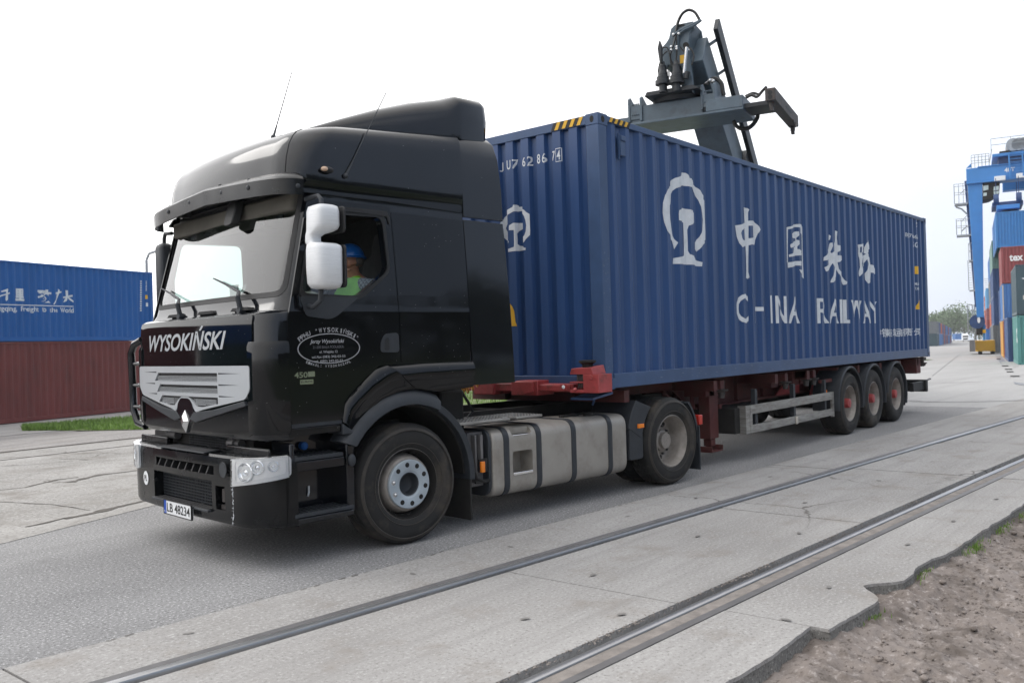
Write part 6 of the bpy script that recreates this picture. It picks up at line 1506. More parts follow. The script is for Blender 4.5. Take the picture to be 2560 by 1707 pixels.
# hoses
def hose(name, L_, x, r_, n=14):
    mb = MB(); P_ = [Vector((x+.0*i, *r6(a, b, x))) for i, (a, b) in enumerate(L_)]; out = []
    for i in range(len(P_)-1):
        p0, p1, p2, p3 = P_[max(0, i-1)], P_[i], P_[i+1], P_[min(len(P_)-1, i+2)]
        for k in range(6):
            t = k/6; out.append(.5*((2*p1)+(p2-p0)*t+(2*p0-5*p1+4*p2-p3)*t*t+(3*p1-p0-3*p2+p3)*t**3))
    out.append(P_[-1]); mb.tube(out, r_, 6); return mb.build(name, M['hose'], RS, 60)
hose('hydraulic_hose', [(525, 300), (540, 215), (575, 140), (620, 102), (660, 98), (700, 120), (730, 165), (742, 190)], .5, .03)
hose('hydraulic_hose', [(520, 330), (500, 420), (470, 520), (490, 600), (515, 690)], .45, .018); hose('hydraulic_hose', [(525, 330), (530, 450), (525, 560), (510, 690)], .45, .018)
hose('hydraulic_hose', [(440, 480), (400, 520), (370, 600), (358, 680), (385, 690)], .4, .014); hose('hydraulic_hose', [(560, 440), (600, 480), (650, 450), (690, 520), (670, 610)], .45, .016); hose('hydraulic_hose', [(380, 470), (410, 445), (440, 450), (460, 500), (475, 600)], .42, .014)
hose('hydraulic_hose', [(850, 745), (880, 735), (920, 750), (950, 790), (960, 850), (970, 890)], 1.2, .045); hose('hydraulic_hose', [(700, 860), (740, 820), (790, 790), (840, 770)], 1.0, .018)
hose('hydraulic_hose', [(1060, 1130), (1085, 1175), (1130, 1202), (1190, 1200), (1240, 1165), (1280, 1105), (1285, 1070)], 1.2, .045)
hose('hydraulic_hose', [(1175, 915), (1230, 890), (1280, 905), (1330, 850), (1370, 810)], 1.0, .03); hose('hydraulic_hose', [(1170, 900), (1240, 870), (1300, 880), (1345, 830)], 1.1, .025)
mb = MB()
for L_ in ([(490, 340), (560, 285), (640, 245), (750, 195)], [(535, 440), (545, 320), (600, 280), (700, 235), (760, 190)]): mb.tube([(.48, *r6(a, b, .48)) for a, b in L_], .028, 8)
mb.build('hydraulic_pipe', M['stacker'], RS, 60)
mb = MB()
for a, b in ((480, 440), (530, 440), (480, 470), (530, 460), (500, 325), (550, 318), (640, 470)):
    y, z = r6(a, b, .45); mb.ball((.45, y, z), .035, 8, 6)
for k in range(7):
    y, z = r6(770+k*16, 745+random.uniform(-12, 25), 1.1); mb.ball((1.1+.1*random.random(), y, z), .05, 8, 6)
mb.build('hose_couplings', M['steel'], RS, 50)
# telescopic boom sloping down and away
e_ = R(36); BD = Vector((math.cos(e_), 0, -math.sin(e_)))
top = Vector((XH+.35, yc-.36, r6(600, 300, XH)[1]-.30)); Lb = 8.6
def bsec(p, hw, hh):
    n_ = Vector((math.sin(e_), 0, math.cos(e_))); return [tuple(p+Vector((0, -hw, 0))+n_*hh), tuple(p+Vector((0, hw, 0))+n_*hh), tuple(p+Vector((0, hw, 0))-n_*hh), tuple(p+Vector((0, -hw, 0))-n_*hh)]
mb = MB(); mb.loft([bsec(top, .30, .38), bsec(top+BD*3.9, .36, .42)]); mb.build('boom_inner', M['stacker'], RS, 20, .02)
mb = MB(); mb.loft([bsec(top+BD*3.4, .46, .50), bsec(top+BD*Lb, .50, .62)]); bo = mb.build('boom_outer', M['stackerd'], RS, 20, .02)
# hose track beside the boom
nn = Vector((math.sin(e_), 0, math.cos(e_))); s0 = top+Vector((0, -.50, 0))+nn*.55-BD*.15
mb = MB(); mb.bar(s0, s0+BD*8.2, .10, .34); mb.build('hose_track', M['stackerd'], RS, 20, .01)
for k in (.35, 1.15, 4.2):
    p = s0+BD*k; mb = MB(); mb.bar(p, p+Vector((0, .25, 0))-nn*.22, .16, .05); mb.build('track_bracket', M['stacker'], RS, 20, .01)
# machine body, mostly hidden behind the container
gz_ = 0
mb = MB(); mb.box(3.2, 10.4, yc-1.5, yc+1.5, .7, 1.7); mb.prism([(8.2, 1.7), (8.2, 3.6), (9.2, 3.9), (10.4, 2.4), (10.4, 1.7)], 'y', yc-.9, yc+.9); mb.build('machine_body', M['stacker'], RS, 25, .05)
mb = MB(); mb.box(5.0, 6.6, yc-1.55, yc-.2, 1.75, 3.0); mb.build('operator_cab', M['stackerd'], RS, 25, .05)
for x, r_, n_ in ((4.0, .78, 2), (9.0, .70, 1)):
    for sy in (-1, 1):
        for k in range(n_):
            mb = MB(); mb.lathe([(.3, -.25), (r_-.1, -.27), (r_, -.2), (r_, .2), (r_-.1, .27), (.3, .25), (.001, .2)], 30, (x, yc+sy*(1.6+.55*k if n_ > 1 else 1.5), r_)); mb.build('wheel', M['tyre'], RS, 40)
for sy in (-.55, .55):
    mb = MB(); mb.cyl((5.0, yc+sy, 1.6), tuple(top+BD*5.6+Vector((0, sy, -.3))), .12, 14); mb.build('lift_cylinder', M['stackerd'], RS, 40)

# ------------------------------------------------------------------ container stacks, gantry crane and far yard
TEAL = mat('teal container paint', (.075, .235, .225), .5, var=.15, vs=.8, dirt=((.16, .17, .10), 1.5, .6, .8, .5))
SLATE = mat('slate container paint', (.040, .075, .095), .5, var=.12, vs=1)
MAROON = mat('dull red container paint', (.24, .055, .060), .5, var=.12, vs=1)
NAVY2 = mat('dark blue container paint', (.035, .075, .19), .5, var=.12, vs=1); MID = mat('mid blue container paint', (.05, .16, .40), .5, var=.12, vs=1)
OCHRE = mat('ochre container paint', (.55, .28, .06), .5, var=.12); ORANGE = mat('orange container paint', (.42, .09, .035), .5, var=.12); GREENC = mat('grey green container paint', (.16, .27, .24), .5, var=.12); GREYC = mat('grey container paint', (.13, .145, .16), .5, var=.15); SKYC = mat('sky blue container paint', (.12, .36, .62), .5, var=.1); CREAM = mat('cream end container paint', (.55, .54, .52), .5)
def place(o, P, lab=None):
    o.location = P; o.rotation_euler = (0, 0, YR); return o
T0 = atd(2546, 914, 45.5); HS = 2.62
rows = [[(TEAL, 'teal container on the ground, nearest of the right hand stacks'), (SLATE, 'slate container with white swirl emblem on top of the teal one')],
        [(NAVY2, 'dark blue container on the ground right behind the teal one')],
        [(MAROON, 'dull red container on the ground between the dark blue and ochre ones')],
        [(OCHRE, 'ochre container on the ground in the right hand row'), (MID, 'mid blue container with a cream edge above the ochre one'), (MAROON, 'dull red container with white tex lettering under the hanging blue one')],
        [(SLATE, 'slate container on the ground just beyond the ochre one'), (NAVY2, 'dark blue container on the second tier just beyond the mid blue one')],
        [(GREYC, 'grey container on the ground under the tall dark blue pair'), (NAVY2, 'dark blue container on the second tier under another dark blue one'), (NAVY2, 'dark blue container on the third tier under the grey green one'), (GREENC, 'grey green container on the top tier beside the hanging blue one')],
        [(NAVY2, 'dark blue container on the ground beside the striped crane base'), (ORANGE, 'orange container on the second tier beside the crane leg'), (GREYC, 'grey container on the third tier above the orange one'), (MID, 'mid blue container on the top tier left of the grey green one')],
        [(MID, 'mid blue container on the ground furthest but one along the right row'), (MAROON, 'dull red container on the second tier far along the right row'), (SKYC, 'pale blue container on the third tier far along the right row')],
        [(MAROON, 'dull red container on the ground at the far end of the right row'), (ORANGE, 'orange container on the second tier at the far end of the right row'), (ORANGE, 'orange container on the third tier at the far end of the right row')]]
offs = [0, 6.6, 12.8, 19, 25.6, 41, 57, 76, 96]; lats = [0, .25, .1, .15, .05, .35, .2, .5, .3]
proto = {}
for k, col in enumerate(rows):
    for j, (mt, lab) in enumerate(col):
        P = T0+E1*offs[k]-E2*(2.438+0)+E2*lats[k]*(.6 if j else .9); g_ = zg(P.x, P.y) if k else T0.z
        nr = k == 0 or (k == 3 and j == 2)
        if nr: o = container('shipping_container', lab, 6.058, 2.438, 2.59, mt, mt, 'containers stacked along the right side')
        else: o = far_container('shipping_container', lab, 6.058 if k < 5 else 12.19, 2.438, 2.59, mt, 'containers stacked along the right side', ph=.03*j)
        place(o, (P.x, P.y, g_+j*HS)); rows[k][j] = o
# slate container shows its doors: bars, swirl, papers
def endmap(o_w, W_=2.438): return lambda a, b, d: (-.012-d, W_-a, b)
so_ = rows[0][1]; em = endmap(so_)
mb = MB()
for y in (.45, .95, 1.5, 2.0): mb.cyl((-.04, y, .1), (-.04, y, 2.5), .02, 8)
mb.build('locking_bar', M['galv'], so_)
mb = MB(); mb.box(-.02, .01, .12, 2.32, .14, 2.46)
for k in range(4): mb.box(-.03, -.02, .2, 1.18, .3+k*.55, .62+k*.55); mb.box(-.03, -.02, 1.26, 2.24, .3+k*.55, .62+k*.55)
mb.build('door', SLATE, so_, 20, .01)
mb = MB(); n = 40
sw = [(.55+.16*math.cos(2*PI*k/24), 1.84+.13*math.sin(2*PI*k/24)) for k in range(24)]; si = [(.58+.09*math.cos(2*PI*k/24), 1.83+.06*math.sin(2*PI*k/24)) for k in range(24)]
em2 = lambda a, b, d: (-.034-d, 2.438-a, b)
panel(mb, fill2d([sw, si]), em2, .002, None); panel(mb, fill2d([[(.66, 1.90), (.9, 1.98), (1.2, 1.96), (1.5, 1.90), (1.2, 1.90), (1.1, 1.86), (1.4, 1.82), (1.1, 1.80), (.9, 1.74), (.66, 1.74)]]), em2, .0025, None); panel(mb, fill2d([[(.25, 1.88), (.42, 1.9), (.42, 1.80)]]), em2, .003, None)
mb.build('swirl_emblem', M['white'], so_, 0)
mb = MB(); panel(mb, fill2d([[(.5+.13*math.cos(2*PI*k/20), 1.35+.1*math.sin(2*PI*k/20)) for k in range(20)]]), em2, .002, None); panel(mb, fill2d([[(.3, .78), (.66, .78), (.66, 1.0), (.3, 1.0)]]), em2, .002, None); mb.build('document_plate', M['beige'], so_, 0)
to_ = rows[0][0]
mb = MB(); panel(mb, fit(flat_text('2', .05), .9, 2.0, 1.0, 2.1), lambda a, b, d: (a, 2.438+.002+d, b), .003, None); mb.build('lettering', M['white'], to_, 0) if 0 else None
mb = MB(); panel(mb, fit(flat_text('C', .06), 1.3, .5, 1.15, 1.95), lambda a, b, d: (a, 2.438-.010+d, b), .003, None); mb.build('lettering', M['white'], to_, 0)
ro = rows[3][2]; mb = MB(); panel(mb, fit(flat_text('tex', .03), .50, 1.35, 1.55, 2.0), lambda a, b, d: (-.002-d, 2.438-a, b), .003, None); mb.build('lettering', M['white'], ro, 0)
mb = MB(); mb.cyl((-.02, 2.438-1.5, .15), (-.02, 2.438-1.5, 2.4), .03, 8); mb.cyl((-.02, 2.438-1.95, .15), (-.02, 2.438-1.95, 2.4), .03, 8); mb.build('locking_bar', M['beige'], ro)
mb = MB(); mb.box(-.015, .0, 2.36, 2.44, .1, 2.5); mb.build('cream_post', M['beige'], rows[3][1])

# far row on the left of the road
F0 = atd(2343.8, 865, 184); fl = [GREYC, NAVY2, ORANGE, NAVY2, MAROON, NAVY2, MID, NAVY2, MAROON, MID, NAVY2, NAVY2]; fb = [SLATE, MID, MID, NAVY2, MAROON, NAVY2, MAROON, NAVY2, MID, NAVY2, MAROON, NAVY2]
words = ['nearest', 'second', 'third', 'fourth', 'fifth', 'sixth', 'seventh', 'eighth', 'ninth', 'tenth', 'eleventh', 'farthest']
cname = {GREYC.name: 'grey', NAVY2.name: 'dark blue', ORANGE.name: 'orange', MAROON.name: 'dull red', MID.name: 'mid blue', SLATE.name: 'slate'}
pm_ = {}
for tier, cols in ((0, fb), (1, fl)):
    for k, mt in enumerate(cols):
        lab = '%s container, %s along the distant left row, %s tier' % (cname[mt.name], words[k], 'upper' if tier else 'ground')
        P = F0+E1*(12.6*k); z = F0.z-.0073*12.6*k
        if mt.name not in pm_:
            o = far_container('shipping_container', lab, 12.19, 2.438, 2.59, mt, 'containers in the distant left row'); pm_[mt.name] = o
        else: o = pm_[mt.name].copy(); COL.objects.link(o); o['label'] = lab
        place(o, (P.x, P.y, z+tier*2.60))

# container hanging from the crane
H0 = atd(2260+557*.4144, 300+772*.4144, 72)
hc_ = container('shipping_container', 'bright blue container hanging under the crane spreader above the tex one', 12.19, 2.438, 2.896, MID2 if 0 else mat('hung blue container paint', (.035, .185, .47), .45, var=.08), mat('hung blue rail paint', (.04, .19, .46), .45), 'containers stacked along the right side')
P = H0-E2*2.438; place(hc_, P)

GD = 78
GB = atd(2463, 884, GD); GO = Vector((GB.x, GB.y, GB.z))
GC = thing('gantry_crane', 'tall blue rail gantry crane with a tapering leg and 40T on its girder', 'crane', GO, YR)
def g7(a, b, x=0):
    p = onp(2260+a*.4144, 300+b*.4144, GO+E1*x, E1)-GO; return (p.dot(E2), p.z)
def g6(a, b, x=0):
    p = onp(2380+a*.1594, 350+b*.1594, GO+E1*x, E1)-GO; return (p.dot(E2), p.z)
def gpr(name, L_, x0, x1, mt, f=None, parent=None):
    mb = MB(); mb.prism([f(a, b) for a, b in L_], 'x', x0, x1); return mb.build(name, mt, parent or GC, 20, .02)
mb = MB(); tp = [g7(384, 392), g7(472, 380)]; bt = [g7(440, 1190), g7(482, 1190)]
mb.loft([[(-.7, tp[0][0], tp[0][1]), (-.7, tp[1][0], tp[1][1]), (1.4, tp[1][0], tp[1][1]), (1.4, tp[0][0], tp[0][1])], [(-.5, bt[0][0], bt[0][1]), (-.5, bt[1][0], bt[1][1]), (.5, bt[1][0], bt[1][1]), (.5, bt[0][0], bt[0][1])]])
leg = mb.build('leg', M['crane'], GC, 20, .03)
mb = MB(); tb = g7(366, 360); mb.loft([[(.3, g7(364, 365)[0], g7(364, 365)[1]), (.3, g7(382, 365)[0], g7(382, 365)[1]), (1.2, g7(382, 365)[0], g7(382, 365)[1]), (1.2, g7(364, 365)[0], g7(364, 365)[1])], [(.1, g7(428, 1130)[0], g7(428, 1130)[1]), (.1, g7(442, 1130)[0], g7(442, 1130)[1]), (.4, g7(442, 1130)[0], g7(442, 1130)[1]), (.4, g7(428, 1130)[0], g7(428, 1130)[1])]]); mb.build('leg_web', M['craned'], GC, 20)
zt_ = g6(225, 480)[1]; zb_ = g6(235, 700)[1]; yg = g6(225, 600)[0]
mb = MB(); mb.box(-.9, .5, yg-26, yg, zb_, zt_); mb.box(-1.0, .6, yg-26, yg, zb_-.10, zb_-.002); mb.box(-1.0, .6, yg-26, yg-.9, zt_+.002, zt_+.08); mb.box(6, 7.4, yg-26, yg-3, zb_, zt_); gird = mb.build('girder', M['crane'], GC, 20, .02)
mb = MB(); mb.prism([g6(225, 470), g6(300, 395), g6(300, 460)], 'x', -.9, -.8); mb.build('girder_gusset', M['crane'], GC, 0)
mb = MB(); (y0, z0), (y1, z1) = g6(822, 512, -.9), g6(985, 425, -.9); panel(mb, fit(flat_text('40T', .03), y0, y1, z0, z1), lambda a, b, d: (-.905-d, a, b), .01, None); mb.build('lettering', M['white'], gird, 0)
# railings and machinery on top
def rail_(mb, y0, y1, z, x, h=1.1, n=5, r_=.025):
    for k in range(n+1): y = y0+(y1-y0)*k/n; mb.cyl((x, y, z), (x, y, z+h), r_, 6)
    for q in (1, .55): mb.cyl((x, y0, z+h*q), (x, y1, z+h*q), r_, 6)
mb = MB(); rail_(mb, g6(300, 330)[0], g6(580, 330)[0], zt_, -.8, 1.15, 5); rail_(mb, g6(300, 330)[0], g6(580, 330)[0], zt_, .4, 1.15, 5); rail_(mb, g6(610, 200)[0], yg-20, zt_+1.15, -1.0, 1.2, 12); mb.tube([(-1.0, *g6(580, 400)), (-1.0, *g6(620, 180))], .04, 6); mb.build('railing', M['galv'], GC, 40)
mb = MB(); mb.box(-1.1, 7.5, yg-21, g6(630, 330)[0], zt_+.75, zt_+1.0); 
mb.build('trolley_deck', M['crane'], GC, 20, .02)
mb = MB(); mb.box(-.5, 4, yg-20, g6(640, 330)[0]-.4, zt_+.1, zt_+.74); mb.build('trolley_frame', M['craned'], GC, 20, .03)
mb = MB(); a = g6(740, 180); b = g6(935, 290); mb.box(0, 2.5, b[0], a[0], zt_+1.0, a[1]); mb.build('hoist_winch', M['soot'], GC, 20, .06)
for q in range(3):
    mb = MB(); a = g6(960+q*90, 170); mb.cyl((-.2, a[0], zt_+1.8), (1.6, a[0], zt_+1.8), .55, 18); mb.build('hoist_drum', M['galv'], GC, 40)
# trolley ladder frame in front of the girder
mb = MB(); L1_ = g6(880, 240); L2_ = g6(905, 640); R1_ = g6(1090, 230); R2_ = g6(1110, 600)
for a, b in ((L1_, L2_), (R1_, R2_)): mb.bar((-1.25, *a), (-1.25, *b), .12, .12)
for k in range(9):
    t = k/8; mb.bar((-1.25, L1_[0]+(L2_[0]-L1_[0])*t, L1_[1]+(L2_[1]-L1_[1])*t), (-1.25, R1_[0]+(R2_[0]-R1_[0])*t, R1_[1]+(R2_[1]-R1_[1])*t), .05, .05)
mb.build('trolley_ladder', M['crane'], GC, 0)
mb = MB()
for a, b in ((745, 635), (1085, 590)): y, z = g6(a, b); mb.box(-1.3, -.95, y-.42, y+.42, z-.2, z+.2)
mb.build('floodlight', M['white'], GC, 20, .03)
# operator cabin under the girder
mb = MB(); cp = [g6(482, 690), g6(482, 965), g6(580, 945), g6(740, 850), g6(750, 680)]; mb.prism(cp, 'x', -.6, 1.6); cabn = mb.build('operator_cabin', M['soot'], GC, 20, .03)
mb = MB()
for L_ in ([(490, 720), (570, 710), (570, 780), (490, 800)], [(490, 830), (545, 825), (545, 875), (490, 885)], [(655, 735), (735, 720), (735, 785), (650, 800)], [(650, 810), (740, 800), (735, 840), (660, 865)]): mb.prism([g6(a, b, -.6) for a, b in L_], 'x', -.62, -.59)
mb.build('cabin_window', mat('bright cabin glass', (.5, .6, .6), .1, coat=.5), cabn, 0)
# stairs and platforms beside the leg
mb = MB()
def plat(y0, y1, z, h=1.1):
    mb.box(-.5, .9, y0, y1, z-.12, z); 
    for x in (-.5, .9): rail_(mb, y0, y1, z, x, h, 3, .022)
    rail_(mb, y0, y0+.01, z, -.5, h, 1)
p1, p2 = g6(40, 1010), g6(250, 990); plat(p1[0], p2[0], p1[1], 1.7); p3, p4 = g6(75, 1500), g6(300, 1495); plat(p3[0], p4[0], p3[1], 1.4)
mb.bar((-.5, *g6(150, 1440)), (-.5, *g6(240, 1360)), .1, .1); mb.tube([(-.5, *g6(150, 1290)), (-.5, *g6(240, 1190))], .03, 6); mb.tube([(-.5, *g6(130, 860)), (-.5, *g6(200, 790))], .03, 6)
mb.tube([(.2, *g6(60, 1050)), (.2, *g6(150, 1080)), (.2, *g6(235, 1160))], .07, 6)
for a, b, c, d in ((385, 850, 420, 1020),):
    A0, A1, B0, B1 = g7(385, 850), g7(418, 850), g7(392, 1028), g7(428, 1025)
    mb.bar((-.4, *A0), (-.4, *B0), .06, .06); mb.bar((-.4, *A1), (-.4, *B1), .06, .06)
    for k in range(13): t = k/12; mb.bar((-.4, A0[0]+(B0[0]-A0[0])*t, A0[1]+(B0[1]-A0[1])*t), (-.4, A1[0]+(B1[0]-A1[0])*t, A1[1]+(B1[1]-A1[1])*t), .03, .03)
    q = g7(385, 848); plat(q[0]-.1, g7(425, 848)[0], q[1], 1.5) ; q = g7(395, 1028); mb.box(-.5, .5, g7(432, 1028)[0], q[0], q[1]-.1, q[1])
for k in range(22): t = k/21; a = g7(484, 960); b = g7(495, 1200); mb.bar((-.2, a[0]+(b[0]-a[0])*t, a[1]+(b[1]-a[1])*t), (-.2, a[0]+(b[0]-a[0])*t-.32, a[1]+(b[1]-a[1])*t), .03, .03)
mb.build('access_stairs', M['galv'], GC, 0)
# foot: slewing column, motor, striped bogie box
mb = MB(); f5 = lambda a, b: g7((2300+a*.1403-2260)/.4144, (740+b*.1403-300)/.4144)
a, b = f5(1110, 370), f5(1170, 820); ym = (f5(1080, 500)[0]+f5(1190, 500)[0])/2; hw = abs(a[0]-b[0])/2
mb.tube([(0, ym, f5(1, 380)[1]), (0, ym, f5(1, 520)[1])], hw*.9, 16); mb.tube([(0, ym, f5(1, 820)[1]), (0, ym, f5(1, 380)[1]-.0)], hw*.95, 16); mb.tube([(0, ym, f5(1, 620)[1]), (0, ym, f5(1, 545)[1])], hw*1.5, 18); col = mb.build('column', M['crane'], GC, 40)
mb = MB(); mb.tube([(0, ym, f5(1, 690)[1]), (0, ym, f5(1, 630)[1])], hw*1.65, 18); mb.build('column_band', M['yellow'], col, 40)
mb = MB(); a = f5(955, 460); yk = f5(1020, 450)[0]; mb.lathe([(.001, -.25), (.62, -.25), (.62, .25), (.001, .25)], 26, M=Matrix.Translation((-.1, yk, a[1])) @ rotm(rz=-PI/2)); mb.box(-.3, .3, f5(1100, 1)[0], f5(960, 1)[0], f5(1, 560)[1], f5(1, 520)[1]); rl_ = mb.build('cable_reel', M['craned'], GC, 40)
mb = MB(); mb.prism([(yk-.12+.12*math.cos(t), a[1]+.15+.28*math.sin(t)) for t in [2*PI*q/20 for q in range(20)]], 'x', -.40, -.34); mb.build('reel_hub', M['white'], rl_, 30)
mb = MB(); mb.box(-.3, .5, f5(1090, 1)[0], f5(985, 1)[0], f5(1, 720)[1], f5(1, 560)[1]); mb.build('drive_motor', M['soot'], GC, 30, .05)
mb = MB(); x0, x1 = f5(1330, 900)[0], f5(985, 900)[0]; z0, z1 = f5(1, 1000)[1], f5(1, 820)[1]; mb.box(-1.6, 4.0, x0, x1, z0, z1); bog = mb.build('bogie_box', M['yellow'], GC, 20, .02)
mb = MB(); wdt = x1-x0; hgt = z1-z0
from mathutils.geometry import intersect_line_line_2d
for k in range(-3, 8):
    s = x1-wdt*(k/6.0); w_ = wdt*.085; sl = hgt*1.15
    P_ = [(s, z1), (s-w_, z1), (s-w_-sl, z0), (s-sl, z0)]
    # clip to the box across
    cl = []
    def clip(poly, lim, lower):
        o = []
        for i in range(len(poly)):
            p, q = poly[i], poly[(i+1) % len(poly)]; pi_ = (p[0] >= lim) if lower else (p[0] <= lim); qi = (q[0] >= lim) if lower else (q[0] <= lim)
            if pi_: o.append(p)
            if pi_ != qi: t = (lim-p[0])/(q[0]-p[0]); o.append((lim, p[1]+(q[1]-p[1])*t))
        return o
    P_ = clip(P_, x0+.01, True); P_ = clip(P_, x1-.01, False) if P_ else P_
    if len(P_) > 2: mb.prism(P_, 'x', -1.606, -1.59)
mb.build('black_stripes', M['black'], bog, 0)
mb = MB(); mb.box(-1.7, 4, x1+.03, x1+.45, z0, z1+.05); mb.build('bogie_side', M['guard'], GC, 20)
mb = MB()
for y in (f5(1040, 1)[0], f5(1255, 1)[0]): mb.lathe([(.001, -.16), (.30, -.16), (.30, .16), (.001, .16)], 20, (-1.2, y, z0-.02))
mb.build('crane_wheel', M['soot'], GC, 40)
mb = MB()
for yq in (840, 925, 960, 1010): mb.cyl((.5, f5(yq, 1)[0], f5(1, 700)[1]), (.5, f5(yq, 1)[0], f5(1, 190)[1]), .05, 6)
for zq in (190, 300, 420, 530, 660): mb.cyl((.5, f5(840, 1)[0], f5(1, zq)[1]), (.5, f5(925, 1)[0], f5(1, zq)[1]), .04, 6)
for zq in (260, 575): mb.cyl((.5, f5(960, 1)[0], f5(1, zq)[1]), (.5, f5(1040, 1)[0], f5(1, zq)[1]), .05, 6)
mb.tube([(.5, *f5(960, 830)), (.5, *f5(1000, 580)), (.5, *f5(1050, 740))], .05, 6); mb.build('ladder_cage', M['galv'], GC, 0)
# hoist tackle between the trolley and the hanging container
mb = MB(); yh = H0.dot(E2)-GO.dot(E2); zh = H0.z-GO.z+2.93; xh = (H0-GO).dot(E1)
mb.box(xh+3, xh+9, yh-1.9, yh-.2, zh+.55, zh+.9); mb.loft([[(xh+2, yh-2.3, zh), (xh+10, yh-2.3, zh), (xh+10, yh-.1, zh), (xh+2, yh-.1, zh)], [(xh+4, yh-1.8, zh+.5), (xh+8, yh-1.8, zh+.5), (xh+8, yh-.6, zh+.5), (xh+4, yh-.6, zh+.5)]]); mb.build('crane_spreader', M['crane'], GC, 20, .03)
mb = MB(); mb.box(xh+4, xh+8, yh-2.2, yh+.1, zh+.95, zh+1.3); 
for y in (yh-1.9, yh-.2): mb.cyl((xh+4.2, y, zh+1.2), (xh+4.2, y, zb_), .03, 6); mb.cyl((xh+7.8, y, zh+1.2), (xh+7.8, y, zb_), .03, 6); mb.lathe([(.001, -.2), (.5, -.2), (.5, .2), (.001, .2)], 18, (xh+4.2, y, zh+1.5))
mb.build('hoist_block', M['craned'], GC, 40)

# drain grating beside the crane track, far truck, lamps
mb = MB()
def yd(px, py, h=0.006):
    lo = onp(px, py, (0, 0, 0), ZV)
    for _ in range(12): lo = onp(px, py, (0, 0, zg(lo.x, lo.y)), ZV)
    return (lo.x, lo.y, zg(lo.x, lo.y)+h)
def q5(a, b): return (2300+a*.1403, 740+b*.1403)
gratA = yd(*q5(1345, 1070)); gratB = yd(*q5(1445, 1070)); gratC = yd(*q5(1900, 1600)); gratD = yd(*q5(1690, 1568))
mb.add([gratA, gratB, gratC, gratD], [(0, 1, 2, 3)]); struct('drain_channel', mb, mat('grey grating', (.21, .22, .24), .6, var=.2, vs=8))
mb = MB()
for b, a0, a1 in ((1122, 1362, 1432), (1245, 1455, 1570), (1305, 1510, 1640), (1350, 1540, 1660), (1428, 1605, 1770)):
    mb.add([yd(*q5(a0, b-6), .012), yd(*q5(a1, b-8), .012), yd(*q5(a1+8, b+8), .012), yd(*q5(a0+8, b+9), .012)], [(0, 1, 2, 3)])
struct('drain_openings', mb, M['soot'])
mb = MB()
def seam(L_, w_):
    for (a, b), (c, d) in zip(L_, L_[1:]): mb.add([yd(a, b-w_, .01), yd(c, d-w_, .01), yd(c, d+w_, .01), yd(a, b+w_, .01)], [(0, 1, 2, 3)])
seam([(2275, 1004), (2400, 1005), (2560, 1001)], .35); seam([(2400, 885), (2330, 940)], .5)
struct('yard_joints', mb, M['guard'], 0)

WT = atd(2414, 854, 400)
wt = thing('distant_truck', 'small white truck with a blue container far down the yard road', 'truck', WT, YR)
mb = MB(); rr = []
for z, x0, s in ((.5, .0, .0), (1.0, -.05, 0), (1.9, -.02, 0), (2.8, .35, .06), (3.3, .6, .1), (3.7, 1.1, .25)): rr.append([(x0, -1.25+s, z), (x0, 1.25-s, z), (2.3, 1.25-s, z), (2.3, -1.25+s, z)])
mb.loft(rr); mb.build('cab', mat('far white cab', (.8, .82, .84), .4), wt, 30, .08)
mb = MB(); mb.add([(-.03, -1.1, 2.0), (-.03, 1.1, 2.0), (.30, 1.05, 2.75), (.30, -1.05, 2.75)], [(0, 1, 2, 3)]); mb.add([(-.06, -.9, .9), (-.06, .9, .9), (-.06, .9, 1.6), (-.06, -.9, 1.6)], [(0, 1, 2, 3)]); mb.build('windshield', M['soot'], wt, 0)
mb = MB()
for y in (-1.0, 1.0):
    for x in (.9, 4.5, 10, 11.3): mb.lathe([(.001, -.2), (.5, -.2), (.5, .2), (.001, .2)], 16, (x, y, .5))
mb.build('wheels', M['black'], wt, 40)
fc = far_container('shipping_container', 'small blue container loaded behind the distant white truck', 12.19, 2.438, 2.59, MID)
P = WT+E1*2.8+E2*(1.7); fc.location = (P.x, P.y, WT.z+1.1); fc.rotation_euler = (0, 0, YR+.12)

def lamp_post(label, base, h, yaw, arm=1.5):
    t = thing('street_lamp', label, 'street lamp', base, yaw)
    mb = MB(); mb.tube([(0, 0, 0), (0, 0, h*.86), (0, 0, h*.861), (0, 0, h)], [.16, .14, .08, .07], 10); mb.tube([(0, 0, h), (.15, 0, h+.35), (arm*.6, 0, h+.55)], .07, 8); mb.build('post', M['galv'], t, 40)
    mb = MB(); mb.loft([[(arm*.5, -.10, h+.45), (arm*.5, .10, h+.45), (arm*.5, .08, h+.58), (arm*.5, -.08, h+.58)], [(arm*.8, -.16, h+.55), (arm*.8, .16, h+.55), (arm*.8, .12, h+.72), (arm*.8, -.12, h+.72)], [(arm*1.2, -.12, h+.72), (arm*1.2, .12, h+.72), (arm*1.2, .09, h+.85), (arm*1.2, -.09, h+.85)]]); mb.build('lamp_head', M['galv'], t, 40, .02)
lb_ = atd(366, 650, 48); lamp_post('grey street lamp showing above the left end of the blue container', (lb_.x, lb_.y, zg(lb_.x, lb_.y)), lb_.z-zg(lb_.x, lb_.y), -.75, 1.3)

